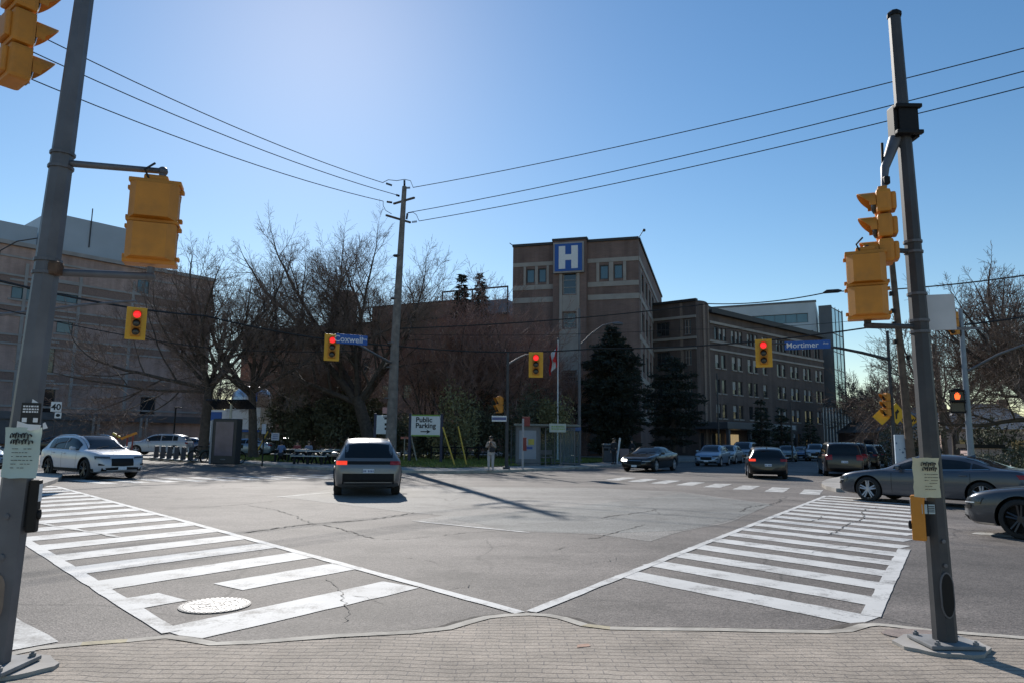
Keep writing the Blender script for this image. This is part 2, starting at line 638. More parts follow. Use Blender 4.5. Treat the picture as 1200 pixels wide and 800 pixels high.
def car_meshes(kind):
    if kind in CARCACHE:
        return CARCACHE[kind]
    T = TYPES[kind]
    S = Shape(T)
    us = [0, .003, .007, .012, .018, .025, .034, .045, .058] + [.075 + .0175 * i for i in range(50)] + [.944, .956, .967, .976, .983, .989, .994, .998, 1]
    us = sorted(set(u for u in us if u <= 1))
    secs = [S.sec(u) for u in us]
    n = len(secs[0])
    P, F = [], []
    for u, sc in zip(us, secs):
        loop = [(-y, z) for y, z in sc[::-1]][:-1] + sc[:]     # right side down to centre, up the left
        loop = [(y, z) for y, z in sc] + [(-y, z) for y, z in sc[-2:0:-1]]
        for y, z in loop:
            P.append((S.X(u), y, z))
    m = 2 * n - 2
    for i in range(len(us) - 1):
        for k in range(m):
            k2 = (k + 1) % m
            F.append((i * m + k, (i + 1) * m + k, (i + 1) * m + k2, i * m + k2)[::-1])
    F.append(tuple(range(m))[::-1])
    F.append(tuple((len(us) - 1) * m + k for k in range(m)))
    mb = MB().add(P, F)
    body = mb.mesh('body', [BLK, BLK])
    bm = bmesh.new(); bm.from_mesh(body)
    bmesh.ops.recalc_face_normals(bm, faces=bm.faces[:])
    bm.to_mesh(body); bm.free()
    cut = MB()
    xs = (T['cx'] - T['wb'] / 2, T['cx'] + T['wb'] / 2)
    for x in xs:
        for sg in (-1, 1):
            cut.lathe([(T['r'] + .055, -.30), (T['r'] + .055, .30)], 32, Matrix.Translation((x, sg * (S.W / 2 - .02), T['r'])) @ Matrix.Rotation(pi / 2, 4, 'X'), 1)
    cm = cut.mesh('cut', [BLK, BLK])
    bo, co = link('b', body), link('c', cm)
    md = bo.modifiers.new('x', 'BOOLEAN')
    md.operation = 'DIFFERENCE'; md.object = co; md.solver = 'EXACT'
    dg = bpy.context.evaluated_depsgraph_get()
    res = bpy.data.meshes.new_from_object(bo.evaluated_get(dg))
    bpy.data.objects.remove(bo); bpy.data.objects.remove(co)
    res.polygons.foreach_set('use_smooth', [True] * len(res.polygons))
    res.set_sharp_from_angle(angle=radians(38))
    D = dict(S=S, T=T, body=res, xs=xs, wheel=wheel_meshes(T['r']))
    CARCACHE[kind] = D
    return D

def car(kind, label, loc, heading, pt, group=None, cat='car', rim=None, tail=None, lit_tail=False, lit_head=False, black_roof=False, clad=False, plate='', detail=True, lower=None, lo_z=None, grille='wide'):
    D = car_meshes(kind)
    S, T = D['S'], D['T']
    r = thing('parked_car' if group and 'parked' in group else 'car', label, cat, (loc[0], loc[1], 0), radians(heading), group)
    bm_ = D['body'].copy()
    bm_.materials[0] = pt
    bm_.materials[1] = BLK
    b = link('body', bm_, r)
    # glass
    yj = lambda u: S.sec(u)[10][0]
    top_patch(S, T['ws'][0], T['ws'][1] - .006, lambda u: max(yj(u) * .985 - .03, .05) if u < T['ws'][1] - .02 else yj(u) * .93).build('windscreen', CARGLASS, r, 60)
    if kind == 'sedan':
        top_patch(S, T['rw'][0], T['rw'][1], lambda u: yj(u) * .93).build('rear_window', CARGLASS, r, 60)
    else:
        zt = S.roof(T['rw'][1]) - .02
        zb = S.deck(.03) + .045
        end_patch(S, -.60 * S.W / 2 * 1.16, .60 * S.W / 2 * 1.16, lambda y: zb - .01 + .0 * y, lambda y: zt - .03 - .10 * (abs(y) / (S.W / 2)) ** 2, False, .008, 12, 6).build('rear_window', CARGLASS, r, 60)
    def zb_(u):
        return S.deck(u) + T['belt']
    def zt_(u):
        p = S.sec(u)[10]
        return max(p[1] - .035, S.deck(u) + T['belt'] + .004)
    for sg in (-1, 1):
        for a, c in T['panes']:
            side_patch(S, a, c, zb_, zt_, sg, .013, 18, 6).build('side_window', CARGLASS, r, 60)
    # lamps
    hz = S.deck(.95)
    for sg in (-1, 1):
        end_patch(S, sg * .46 * S.W / 2, sg * .93 * S.W / 2, lambda y: hz - .20 + .03 * abs(y), lambda y: hz - .105 + .10 * (abs(y) / S.W), True, .016, 16, 6).build('headlight', LITWHITE if (lit_head and sg < 0) else LAMPGLASS, r, 60)
        end_patch(S, sg * .48 * S.W / 2, sg * .90 * S.W / 2, lambda y: hz - .19 + .03 * abs(y), lambda y: hz - .172 + .03 * abs(y), True, .022, 14, 1).build('light_strip', LEDSTRIP, r, 60)
    tz = S.deck(.03)
    if tail == 'bar':
        bar = end_patch(S, -.93 * S.W / 2, .93 * S.W / 2, tz - .15, tz - .055, False, .006, 24, 3)
        bar.build('tail_panel', BLK, r, 60)
    for sg in (-1, 1):
        lit = lit_tail and (sg > 0 or lit_tail == 'both')
        z0, z1 = (tz - .16, tz - .05) if kind != 'wagon' else (tz - .24, tz + .02)
        end_patch(S, sg * (.62 if tail == 'bar' else .60) * S.W / 2, sg * .93 * S.W / 2, z0, z1, False, .012, 8, 4).build('tail_light', LITRED if lit else REDLAMP, r, 60)
    # nose: grille, intake, number plate
    gz1, gz0 = hz - .15, hz - (.44 if kind in ('suv', 'wagon') else .36)
    end_patch(S, -.42 * S.W / 2, .42 * S.W / 2, lambda y: gz0 + .04 * abs(y), lambda y: gz1, True, .014, 12, 6).build('grille', BLK, r, 60)
    zl = S.z0(.97)
    end_patch(S, -.76 * S.W / 2, .76 * S.W / 2, zl + .04, lambda y: zl + (.20 if clad else .15) - .05 * abs(y), True, .010, 10, 3).build('air_intake', BLK, r, 60)
    for sg in (-1, 1):
        end_patch(S, sg * .68 * S.W / 2, sg * .86 * S.W / 2, lambda y: zl + .26, lambda y: zl + .26 + .30 * (abs(y) / (S.W / 2) - .6), True, .018, 8, 3).build('fog_vent', BLK, r, 60)
    cr_ = MB()
    cr_.path([(S.endx(y, z, True) + .012, y, z) for y, z in ((-.43 * S.W / 2, gz1 + .005), (0, gz1 + .008), (.43 * S.W / 2, gz1 + .005))], .012, 5)
    cr_.build('grille_trim', CHROME, r, 60)
    end_patch(S, -.74 * S.W / 2, .74 * S.W / 2, lambda y: S.z0(.03) + .06, lambda y: S.z0(.03) + (.36 if clad else .17), False, .010, 14, 4).build('rear_diffuser', BLK, r, 60)
    for fr in (True, False):
        z = (gz0 - .07) if fr else (tz - .33 if kind != 'sedan' else tz - .27)
        x = S.endx(0, z, fr)
        sg = 1 if fr else -1
        pm = MB().bbox((x + sg * .018, 0, z), (.02, .31, .115), .006)
        pl = pm.build('number_plate', PLATE, r)
        if detail and not fr:
            tx = MB()
            for k in range(7):
                if k != 4:
                    tx.box((x - .0295, -.125 + k * .042, z - .004), (.003, .022, .05))
            tx.build('plate_lettering', PLATEINK, pl)
    # doors, handles, mirrors
    if detail:
        gp = MB()
        for sg in (-1, 1):
            for u in (T['panes'][1][0] - .004, T['panes'][2][0] - .008, T['panes'][2][1] + .005):
                q = side_patch(S, u - .0012, u + .0012, S.z0(u) + .12, S.deck(u) + .0, sg, .0025, 1, 8)
                gp.add(q.v, q.f)
        for sg in (-1, 1):
            hp = []
            for i in range(9):
                u = T['ws'][1] + .015 + (.945 - T['ws'][1] - .015) * i / 8
                y = S.sec(u)[8][0] * (.90 - .10 * (i / 8) ** 3)
                hp.append((S.X(u), sg * y, S.topz(u, y) + .001))
            gp.path(hp, .005, 4)
        gp.build('door_gaps', BLK, r)
        wp_ = MB()
        for y0 in (-.42, .12):
            u = T['ws'][1] - .012
            wp_.path([(S.X(u), y0, S.topz(u, y0) + .02), (S.X(u - .022), y0 + .25, S.topz(u - .022, y0 + .25) + .022), (S.X(u - .03), y0 + .5, S.topz(u - .03, y0 + .5) + .02)], .009, 4)
        wp_.split('wiper', BLK, r)
        for sg in (-1, 1):
            bt_ = MB()
            bt_.path([(S.X(T['panes'][0][0] + (T['panes'][2][1] - T['panes'][0][0]) * i / 12), sg * (S.halfw(T['panes'][0][0] + (T['panes'][2][1] - T['panes'][0][0]) * i / 12, S.deck(T['panes'][0][0] + (T['panes'][2][1] - T['panes'][0][0]) * i / 12) + T['belt'] - .012) + .008), S.deck(T['panes'][0][0] + (T['panes'][2][1] - T['panes'][0][0]) * i / 12) + T['belt'] - .012) for i in range(13)], .011, 5)
            bt_.build('belt_trim', CHROME if kind == 'sedan' else BLK, r, 60)
        for sg in (-1, 1):
            for u in (T['panes'][1][0] + .03, T['panes'][2][0] + .03):
                z = S.deck(u) - .13
                y = S.halfw(u, z)
                MB().bbox((S.X(u), sg * (y + .018), z), (.19, .035, .03), .012).build('door_handle', pt, r, 50)
    for sg in (-1, 1):
        u = T['panes'][2][1] - .045
        z = S.deck(u) + .075
        y = S.halfw(u, S.deck(u) + .03)
        mm = MB().bbox((S.X(u) + .02, sg * (y + .14), z), (.11, .21, .14), .045)
        mm.tube((S.X(u), sg * (y - .01), z - .05), (S.X(u) + .01, sg * (y + .08), z - .04), .02, .02, 6)
        mm.build('wing_mirror', pt, r, 50)
    if lower is not None or clad:
        for sg in (-1, 1):
            for a, c in ((.075, .5 + (D['xs'][0] - T['r'] - .06) / S.L), (.5 + (D['xs'][0] + T['r'] + .06) / S.L, .5 + (D['xs'][1] - T['r'] - .06) / S.L), (.5 + (D['xs'][1] + T['r'] + .06) / S.L, .93)):
                if c > a:
                    side_patch(S, a, c, lambda u: S.z0(u) + .055, lambda u: S.z0(u) + .16, sg, .008, 8, 2).build('sill_trim', BLK, r, 60)
    if clad:
        for x in D['xs']:
            for sg in (-1, 1):
                pts = []
                for i in range(15):
                    a = radians(-4 + 188 * i / 14)
                    px_, pz = x + (T['r'] + .075) * cos(a), T['r'] + (T['r'] + .075) * sin(a)
                    pts.append((px_, sg * (max(S.halfw(px_ / S.L + .5, max(pz, S.z0(.5) + .06)), .7 * S.W / 2) + .002), pz))
                MB().path(pts, .030, 6).build('arch_trim', BLK, r, 60)
    if kind in ('suv', 'wagon'):
        for sg in (-1, 1):
            pts = []
            for i in range(9):
                u = .16 + i * .045
                p = S.sec(u)[11]
                pts.append((S.X(u), sg * p[0] * .98, p[1] + (.02 if 0 < i < 8 else .0)))
            MB().path(pts, .014, 6).build('roof_rail', BLK if kind == 'wagon' else CHROME, r, 60)
    if black_roof:
        top_patch(S, .15, .545, lambda u: yj(u) * .82, .006).build('glass_roof', CARGLASS, r, 60)
    u = .17 if kind != 'sedan' else .30
    zt = S.topz(u, 0)
    fin = MB()
    fin.add([(S.X(u) - .08, -.02, zt), (S.X(u) + .1, 0, zt), (S.X(u) - .08, .02, zt), (S.X(u) - .08, 0, zt + .07)], [(0, 1, 3), (1, 2, 3), (2, 0, 3)])
    fin.build('antenna_fin', pt, r)
    tm, rm = D['wheel']
    if rim is not None:
        rm = rm.copy()
        rm.materials[0] = rim
    for x in D['xs']:
        for sg in (-1, 1):
            w = link('wheel', tm, r, (x, sg * (S.W / 2 - .125), T['r']))
            link('rim', rm, w)
            if sg < 0:
                w.rotation_euler = (0, 0, pi)
    return r
# ------------------------------------------------------------------ ground, roads, markings
def asphalt(name, col, patchy=.25, crack=True, spec=.35, rough=.78):
    m, nt, b = newmat(name)
    N = nt.nodes
    tc = N.new('ShaderNodeTexCoord')
    def noise(sc, det=4, ro=.55, vec=None):
        q = N.new('ShaderNodeTexNoise')
        q.inputs['Scale'].default_value = sc
        q.inputs['Detail'].default_value = det
        q.inputs['Roughness'].default_value = ro
        lk(nt, vec or tc.outputs['Object'], q.inputs['Vector'])
        return q.outputs['Fac']
    def mapr(s, a, c, d, e):
        q = N.new('ShaderNodeMapRange')
        q.inputs['From Min'].default_value = a
        q.inputs['From Max'].default_value = c
        q.inputs['To Min'].default_value = d
        q.inputs['To Max'].default_value = e
        lk(nt, s, q.inputs['Value'])
        return q.outputs['Result']
    def mul(a, c):
        q = N.new('ShaderNodeMath')
        q.operation = 'MULTIPLY'
        lk(nt, a, q.inputs[0])
        lk(nt, c, q.inputs[1])
        return q.outputs[0]
    big = mapr(noise(.16, 6, .6), .3, .7, 1 - patchy, 1 + patchy)
    mid = mapr(noise(1.7, 6, .7), .3, .7, .86, 1.14)
    # aggregate: light and dark stones
    vo = N.new('ShaderNodeTexVoronoi')
    vo.inputs['Scale'].default_value = 62
    lk(nt, tc.outputs['Object'], vo.inputs['Vector'])
    sc_ = N.new('ShaderNodeSeparateColor')
    lk(nt, vo.outputs['Color'], sc_.inputs[0])
    agg = mapr(sc_.outputs[0], 0, 1, .55, 1.5)
    # tyre-polished streaks running with the lanes
    mp = N.new('ShaderNodeMapping')
    mp.inputs['Rotation'].default_value = (0, 0, radians(-58))
    mp.inputs['Scale'].default_value = (.05, .9, 1)
    lk(nt, tc.outputs['Object'], mp.inputs['Vector'])
    st = mapr(noise(1.0, 4, .5, mp.outputs[0]), .35, .65, .84, 1.12)
    mp2 = N.new('ShaderNodeMapping')
    mp2.inputs['Rotation'].default_value = (0, 0, radians(-134))
    mp2.inputs['Scale'].default_value = (.04, .7, 1)
    lk(nt, tc.outputs['Object'], mp2.inputs['Vector'])
    st2 = mapr(noise(1.0, 5, .6, mp2.outputs[0]), .35, .65, .86, 1.10)
    stain = mapr(noise(.75, 9, .68), .53, .68, 1.0, .58)
    st = mul(mul(st, st2), stain)
    v = mul(mul(big, mid), mul(agg, st))
    if crack:
        # fine crack web
        wv = N.new('ShaderNodeTexNoise')
        wv.inputs['Scale'].default_value = .9
        wv.inputs['Detail'].default_value = 6
        lk(nt, tc.outputs['Object'], wv.inputs['Vector'])
        mxv = N.new('ShaderNodeMix')
        mxv.data_type = 'RGBA'
        mxv.inputs[0].default_value = .35
        lk(nt, tc.outputs['Object'], mxv.inputs[6])
        lk(nt, wv.outputs['Color'], mxv.inputs[7])
        cv = N.new('ShaderNodeTexVoronoi')
        cv.feature = 'DISTANCE_TO_EDGE'
        cv.inputs['Scale'].default_value = .34
        lk(nt, mxv.outputs[2], cv.inputs['Vector'])
        ce = mapr(cv.outputs['Distance'], .0, .006, 0.0, 1.0)
        gate = mapr(noise(.33, 3), .46, .56, 1.0, 0.0)
        mxx = N.new('ShaderNodeMath')
        mxx.operation = 'MAXIMUM'
        lk(nt, ce, mxx.inputs[0])
        lk(nt, gate, mxx.inputs[1])
        v = mul(v, mapr(mxx.outputs[0], 0, 1, .45, 1.0))
    mx = N.new('ShaderNodeMix')
    mx.data_type = 'RGBA'
    mx.blend_type = 'MULTIPLY'
    mx.inputs[0].default_value = 1
    mx.inputs[6].default_value = (*col, 1)
    lk(nt, v, mx.inputs[7])
    lk(nt, mx.outputs[2], b.inputs['Base Color'])
    b.inputs['Roughness'].default_value = rough
    b.inputs['Specular IOR Level'].default_value = spec
    bp = N.new('ShaderNodeBump')
    bp.inputs['Strength'].default_value = .55
    bp.inputs['Distance'].default_value = .006
    lk(nt, vo.outputs['Distance'], bp.inputs['Height'])
    lk(nt, bp.outputs['Normal'], b.inputs['Normal'])
    MATS[name] = m
    return m, v

ASPH, _ = asphalt('asphalt', (.136, .118, .105), .40)
ASPH_LIGHT, _ = asphalt('asphalt_light', (.195, .182, .166), .2)
ASPH_GREY, _ = asphalt('asphalt_grey', (.165, .163, .152), .2)
ASPH_DARK, _ = asphalt('asphalt_dark', (.085, .080, .076), .2, False)

def paintmat(name, col, under, lo=.50, hi=.62):
    m, nt, b = newmat(name)
    N = nt.nodes
    tc = N.new('ShaderNodeTexCoord')
    def noise(sc, det, ro):
        q = N.new('ShaderNodeTexNoise')
        q.inputs['Scale'].default_value = sc
        q.inputs['Detail'].default_value = det
        q.inputs['Roughness'].default_value = ro
        lk(nt, tc.outputs['Object'], q.inputs['Vector'])
        return q.outputs['Fac']
    a = noise(2.2, 10, .72)
    c = noise(46, 3, .6)
    ad = N.new('ShaderNodeMath')
    ad.operation = 'MULTIPLY_ADD'
    lk(nt, c, ad.inputs[0])
    ad.inputs[1].default_value = .35
    lk(nt, a, ad.inputs[2])
    mr = N.new('ShaderNodeMapRange')
    mr.inputs['From Min'].default_value = lo + .175
    mr.inputs['From Max'].default_value = hi + .175
    lk(nt, ad.outputs[0], mr.inputs['Value'])
    tint = N.new('ShaderNodeMapRange')
    tint.inputs['From Min'].default_value = .3
    tint.inputs['From Max'].default_value = .7
    tint.inputs['To Min'].default_value = .80
    tint.inputs['To Max'].default_value = 1.08
    lk(nt, noise(.9, 8, .7), tint.inputs['Value'])
    m0 = N.new('ShaderNodeMix')
    m0.data_type = 'RGBA'
    m0.blend_type = 'MULTIPLY'
    m0.inputs[0].default_value = 1
    m0.inputs[6].default_value = (*col, 1)
    lk(nt, tint.outputs[0], m0.inputs[7])
    mx = N.new('ShaderNodeMix')
    mx.data_type = 'RGBA'
    lk(nt, mr.outputs[0], mx.inputs[0])
    lk(nt, m0.outputs[2], mx.inputs[6])
    mx.inputs[7].default_value = (*under, 1)
    lk(nt, mx.outputs[2], b.inputs['Base Color'])
    b.inputs['Roughness'].default_value = .75
    bp = N.new('ShaderNodeBump')
    bp.inputs['Strength'].default_value = .35
    bp.inputs['Distance'].default_value = .004
    lk(nt, noise(60, 3, .6), bp.inputs['Height'])
    lk(nt, bp.outputs['Normal'], b.inputs['Normal'])
    MATS[name] = m
    return m

PAINT = paintmat('road_paint', (.58, .57, .545), (.16, .15, .14), .50, .70)
PAINT_WORN = paintmat('road_paint_worn', (.60, .59, .56), (.15, .14, .13), .40, .66)

def pavermat():
    m, nt, b = newmat('stamped_pavers')
    N = nt.nodes
    tc = N.new('ShaderNodeTexCoord')
    wob = N.new('ShaderNodeTexNoise')
    wob.inputs['Scale'].default_value = 1.6
    wob.inputs['Detail'].default_value = 4
    lk(nt, tc.outputs['Object'], wob.inputs['Vector'])
    va = N.new('ShaderNodeVectorMath')
    va.operation = 'MULTIPLY_ADD'
    lk(nt, wob.outputs['Color'], va.inputs[0])
    va.inputs[1].default_value = (.13, .16, 0)
    lk(nt, tc.outputs['Object'], va.inputs[2])
    br = N.new('ShaderNodeTexBrick')
    br.inputs['Scale'].default_value = 1
    br.inputs['Brick Width'].default_value = .21
    br.inputs['Row Height'].default_value = .085
    br.inputs['Mortar Size'].default_value = .006
    br.inputs['Mortar Smooth'].default_value = .4
    br.inputs['Color1'].default_value = (.37, .31, .25, 1)
    br.inputs['Color2'].default_value = (.335, .283, .23, 1)
    br.inputs['Mortar'].default_value = (.215, .185, .16, 1)
    lk(nt, va.outputs[0], br.inputs['Vector'])
    # vertical joints are worn faint, the row lines are what reads
    ro_ = N.new('ShaderNodeTexBrick')
    ro_.inputs['Scale'].default_value = 1
    ro_.inputs['Brick Width'].default_value = 173.0
    ro_.offset = 0.37
    ro_.inputs['Row Height'].default_value = .085
    ro_.inputs['Mortar Size'].default_value = .007
    ro_.inputs['Mortar Smooth'].default_value = .5
    for q_, c_ in (('Color1', (1, 1, 1, 1)), ('Color2', (.93, .93, .93, 1)), ('Mortar', (.55, .53, .51, 1))):
        ro_.inputs[q_].default_value = c_
    vsh = N.new('ShaderNodeVectorMath')
    vsh.operation = 'ADD'
    lk(nt, va.outputs[0], vsh.inputs[0])
    vsh.inputs[1].default_value = (30.0, 0, 0)
    lk(nt, vsh.outputs[0], ro_.inputs['Vector'])
    mro = N.new('ShaderNodeMix')
    mro.data_type = 'RGBA'
    mro.blend_type = 'MULTIPLY'
    mro.inputs[0].default_value = 1
    lk(nt, br.outputs['Color'], mro.inputs[6])
    lk(nt, ro_.outputs['Color'], mro.inputs[7])
    base = N.new('ShaderNodeTexNoise')
    base.inputs['Scale'].default_value = 1.1
    base.inputs['Detail'].default_value = 9
    base.inputs['Roughness'].default_value = .7
    lk(nt, tc.outputs['Object'], base.inputs['Vector'])
    mr = N.new('ShaderNodeMapRange')
    mr.inputs['From Min'].default_value = .3
    mr.inputs['From Max'].default_value = .7
    mr.inputs['To Min'].default_value = .62
    mr.inputs['To Max'].default_value = 1.28
    lk(nt, base.outputs['Fac'], mr.inputs['Value'])
    fine = N.new('ShaderNodeTexNoise')
    fine.inputs['Scale'].default_value = 75
    fine.inputs['Detail'].default_value = 4
    lk(nt, tc.outputs['Object'], fine.inputs['Vector'])
    mf = N.new('ShaderNodeMapRange')
    mf.inputs['From Min'].default_value = .3
    mf.inputs['From Max'].default_value = .7
    mf.inputs['To Min'].default_value = .78
    mf.inputs['To Max'].default_value = 1.2
    lk(nt, fine.outputs['Fac'], mf.inputs['Value'])
    mm = N.new('ShaderNodeMath')
    mm.operation = 'MULTIPLY'
    lk(nt, mr.outputs[0], mm.inputs[0])
    lk(nt, mf.outputs[0], mm.inputs[1])
    mx = N.new('ShaderNodeMix')
    mx.data_type = 'RGBA'
    mx.blend_type = 'MULTIPLY'
    mx.inputs[0].default_value = 1
    lk(nt, mro.outputs[2], mx.inputs[6])
    lk(nt, mm.outputs[0], mx.inputs[7])
    lk(nt, mx.outputs[2], b.inputs['Base Color'])
    b.inputs['Roughness'].default_value = .88
    h = N.new('ShaderNodeMath')
    h.operation = 'MULTIPLY_ADD'
    lk(nt, ro_.outputs['Fac'], h.inputs[0])
    h.inputs[1].default_value = -1.0
    lk(nt, fine.outputs['Fac'], h.inputs[2])
    bp = N.new('ShaderNodeBump')
    bp.inputs['Strength'].default_value = .7
    bp.inputs['Distance'].default_value = .008
    lk(nt, h.outputs[0], bp.inputs['Height'])
    lk(nt, bp.outputs['Normal'], b.inputs['Normal'])
    return m

PAVER = pavermat()
CONC = mat('concrete', (.34, .315, .285), .88, var=.22, scale=1.3, bump=.3, dirt=(.15, .13, .115), dirt_amt=.5, dirt_scale=.9)
KERB = mat('kerb_concrete', (.42, .385, .33), .88, var=.25, scale=3, bump=.35, dirt=(.16, .13, .10), dirt_amt=.6, dirt_scale=2.5)
KERBYEL = mat('yellowed_kerb', (.40, .34, .22), .88, var=.25, scale=4, bump=.3, dirt=(.25, .22, .18), dirt_amt=.7, dirt_scale=5)
SOIL = mat('ground_soil', (.13, .105, .075), .95, var=.35, scale=.5, bump=.4)
GRASS = mat('turf', (.105, .125, .035), .95, var=.4, scale=.9, bump=.6, dirt=(.15, .115, .06), dirt_amt=.7, dirt_scale=.6)
CRACKMAT = mat('crack_sealant', (.035, .032, .030), .8, var=.3, scale=5)

struct(MB().sheet([(-900, -300), (900, -300), (900, 1500), (-900, 1500)], -.06), 'ground', SOIL)
struct(MB().sheet([(-170, -60), (170, -60), (170, 190), (-170, 190)], 0), 'road', ASPH)

def wavy(poly, amp, step, seed):
    "subdivide a closed outline and jitter it a little so that edges are not ruler straight"
    rg = random.Random(seed)
    out = []
    for i in range(len(poly)):
        a, b = V(poly[i][:2]), V(poly[(i + 1) % len(poly)][:2])
        n = max(1, int((b - a).length / step))
        for k in range(n):
            p = a.lerp(b, k / n)
            out.append((p.x + rg.uniform(-amp, amp), p.y + rg.uniform(-amp, amp)))
    return out

# resurfaced patches seen in the middle of the crossing
def pp(*pts):
    return [tuple(G(x, y)[:2]) for x, y in pts]
struct(MB().sheet(wavy(pp((330, 582), (470, 599), (520, 604), (484, 610), (600, 622), (700, 626), (760, 634), (800, 622), (855, 612), (905, 590), (800, 576), (690, 571), (520, 570), (430, 566)), .03, .5, 1), .003), 'road_patch', ASPH_LIGHT)
struct(MB().sheet(wavy(pp((520, 606), (600, 621), (700, 625), (800, 621), (850, 611), (905, 591), (800, 578), (700, 590), (600, 600)), .03, .5, 2), .005), 'road_patch_grey', ASPH_GREY)
struct(MB().sheet(wavy(pp((-60, 580), (40, 565), (20, 600), (-90, 640)), .03, .5, 3), .003), 'road_patch_dark', ASPH_DARK)

# ---- crosswalk markings
def quad_sheet(mb, a, b, w, z, e=.0, rg=None):
    "stripe from a to b of width w"
    a, b = V(a[:2]), V(b[:2])
    t = (b - a).normalized()
    n = V((-t.y, t.x))
    L = (b - a).length
    k = max(2, int(L / .25))
    left, right = [], []
    for i in range(k + 1):
        p = a + t * (L * i / k)
        j1 = rg.uniform(-e, e) if rg else 0
        j2 = rg.uniform(-e, e) if rg else 0
        left.append(p + n * (w / 2 + j1))
        right.append(p - n * (w / 2 + j2))
    P = [(p.x, p.y, z) for p in right] + [(p.x, p.y, z) for p in left]
    m = k + 1
    mb.add(P, [(i, i + 1, m + i + 1, m + i) for i in range(k)])

rg = random.Random(7)
def unit(deg):
    return V((cos(radians(deg)), sin(radians(deg))))

Z1, Z2 = .006, .0085
def line_pt(p0, deg, bardeg, coord, d):
    "point on the line (p0, deg) whose projection on unit(d) is coord"
    u, du = unit(deg), unit(d)
    s = (coord - V(p0).dot(du)) / u.dot(du)
    return V(p0) + u * s

cw = MB()
LLp, LRp = V((-3.0, 6.45)), V((.07, 7.21))
def isect(p, u, q, w):
    d = u.x * w.y - u.y * w.x
    t = ((q.x - p.x) * w.y - (q.y - p.y) * w.x) / d
    return p + u * t
for i in range(18):
    cc = 6.45 + 1.155 * i + (.27 if i else 0)
    a = line_pt(LLp, 132.7, 0, cc, 132.7)
    bd = unit(54.2)
    b = isect(a, bd, LRp, unit(132.6))
    if i == 0:
        b = isect(a, bd, LRp + V((-.12, -.12)), unit(132.6))
    if i == 1:
        # broken by the manhole cover
        quad_sheet(cw, a + bd * .02, a + bd * .45, .56, Z1, .012, rg)
        quad_sheet(cw, a + bd * 1.08, b, .56, Z1, .012, rg)
    else:
        quad_sheet(cw, a, b, .57, Z1, .012, rg)
struct(cw, 'crosswalk_stripes', PAINT)
ed = MB()
quad_sheet(ed, G(200, 741), line_pt(LLp, 132.7, 0, 26.4, 132.7), .16, Z2, .008, rg)
quad_sheet(ed, G(610, 718), line_pt(LRp, 132.6, 0, 26.6, 132.6), .13, Z2, .008, rg)
struct(ed, 'crosswalk_border', PAINT)

cr = MB()
RLp, RRp = V((.2, 7.18)), V((3.57, 7.25))
for i in range(18):
    cc = 7.70 + .955 * i
    a = line_pt(RRp, 58.1, 0, cc, 58.1)
    b = isect(a, unit(130.6), RLp, unit(58.1))
    quad_sheet(cr, a, b, .46, Z1, .010, rg)
struct(cr, 'crosswalk_stripes', PAINT)
ed = MB()
quad_sheet(ed, G(622, 717), line_pt(RLp, 58.1, 0, 24.9, 58.1), .12, Z2, .008, rg)
quad_sheet(ed, G(1020, 722), line_pt(RRp, 58.1, 0, 13.2, 58.1), .17, Z2, .008, rg)
struct(ed, 'crosswalk_border', PAINT)

fr = MB()
for i in range(8):
    c_ = V((10.35, 24.8)).lerp(V((4.9, 31.9)), i / 7)
    quad_sheet(fr, c_ - unit(64) * 1.35, c_ + unit(64) * 1.35, .62, Z1, .02, rg)
struct(fr, 'crosswalk_stripes', PAINT_WORN)
fl = MB()
for i in range(12):
    c_ = V((-14.8, 25.6)).lerp(V((-6.2, 32.4)), i / 11)
    quad_sheet(fl, c_ - unit(141) * 1.5, c_ + unit(141) * 1.5, .55, Z1, .02, rg)
struct(fl, 'crosswalk_stripes', PAINT_WORN)
ln = MB()
quad_sheet(ln, G(-30, 715), G(41, 757), .34, Z1, .01, rg)
quad_sheet(ln, G(325, 582), G(392, 576), .12, Z1, .02, rg)
quad_sheet(ln, G(484, 610), G(620, 624), .09, Z1 + .001, .03, rg)
quad_sheet(ln, G(40, 612), G(140, 629), .10, Z2, .03, rg)
quad_sheet(ln, G(1142, 624), G(1230, 632), .45, Z1, .02, rg)
struct(ln, 'lane_markings', PAINT_WORN)

# ---- cracks
def crack(mb, pts, w, seed, z=.011):
    rg = random.Random(seed)
    pts = [V(G(x, y)[:2]) for x, y in pts]
    line = []
    for a, b in zip(pts, pts[1:]):
        n = max(2, int((b - a).length / .09))
        for k in range(n):
            p = a.lerp(b, k / n)
            line.append(p + V((rg.uniform(-.03, .03), rg.uniform(-.05, .05))) + V((.10 * sin(p.x * 2.3 + seed), .16 * sin(p.x * 1.7 + p.y * .9 + seed * 2))))
    line.append(pts[-1])
    L, R = [], []
    m = len(line)
    for i, p in enumerate(line):
        t = (line[min(i + 1, m - 1)] - line[max(i - 1, 0)]).normalized()
        n = V((-t.y, t.x))
        ww = w * .75 * rg.uniform(.12, 1.0) * (1 if 0 < i < m - 1 else .1)
        L.append(p + n * ww / 2)
        R.append(p - n * ww / 2)
    P = [(p.x, p.y, z) for p in R] + [(p.x, p.y, z) for p in L]
    mb.add(P, [(i, i + 1, m + i + 1, m + i) for i in range(m - 1)])
ck = MB()
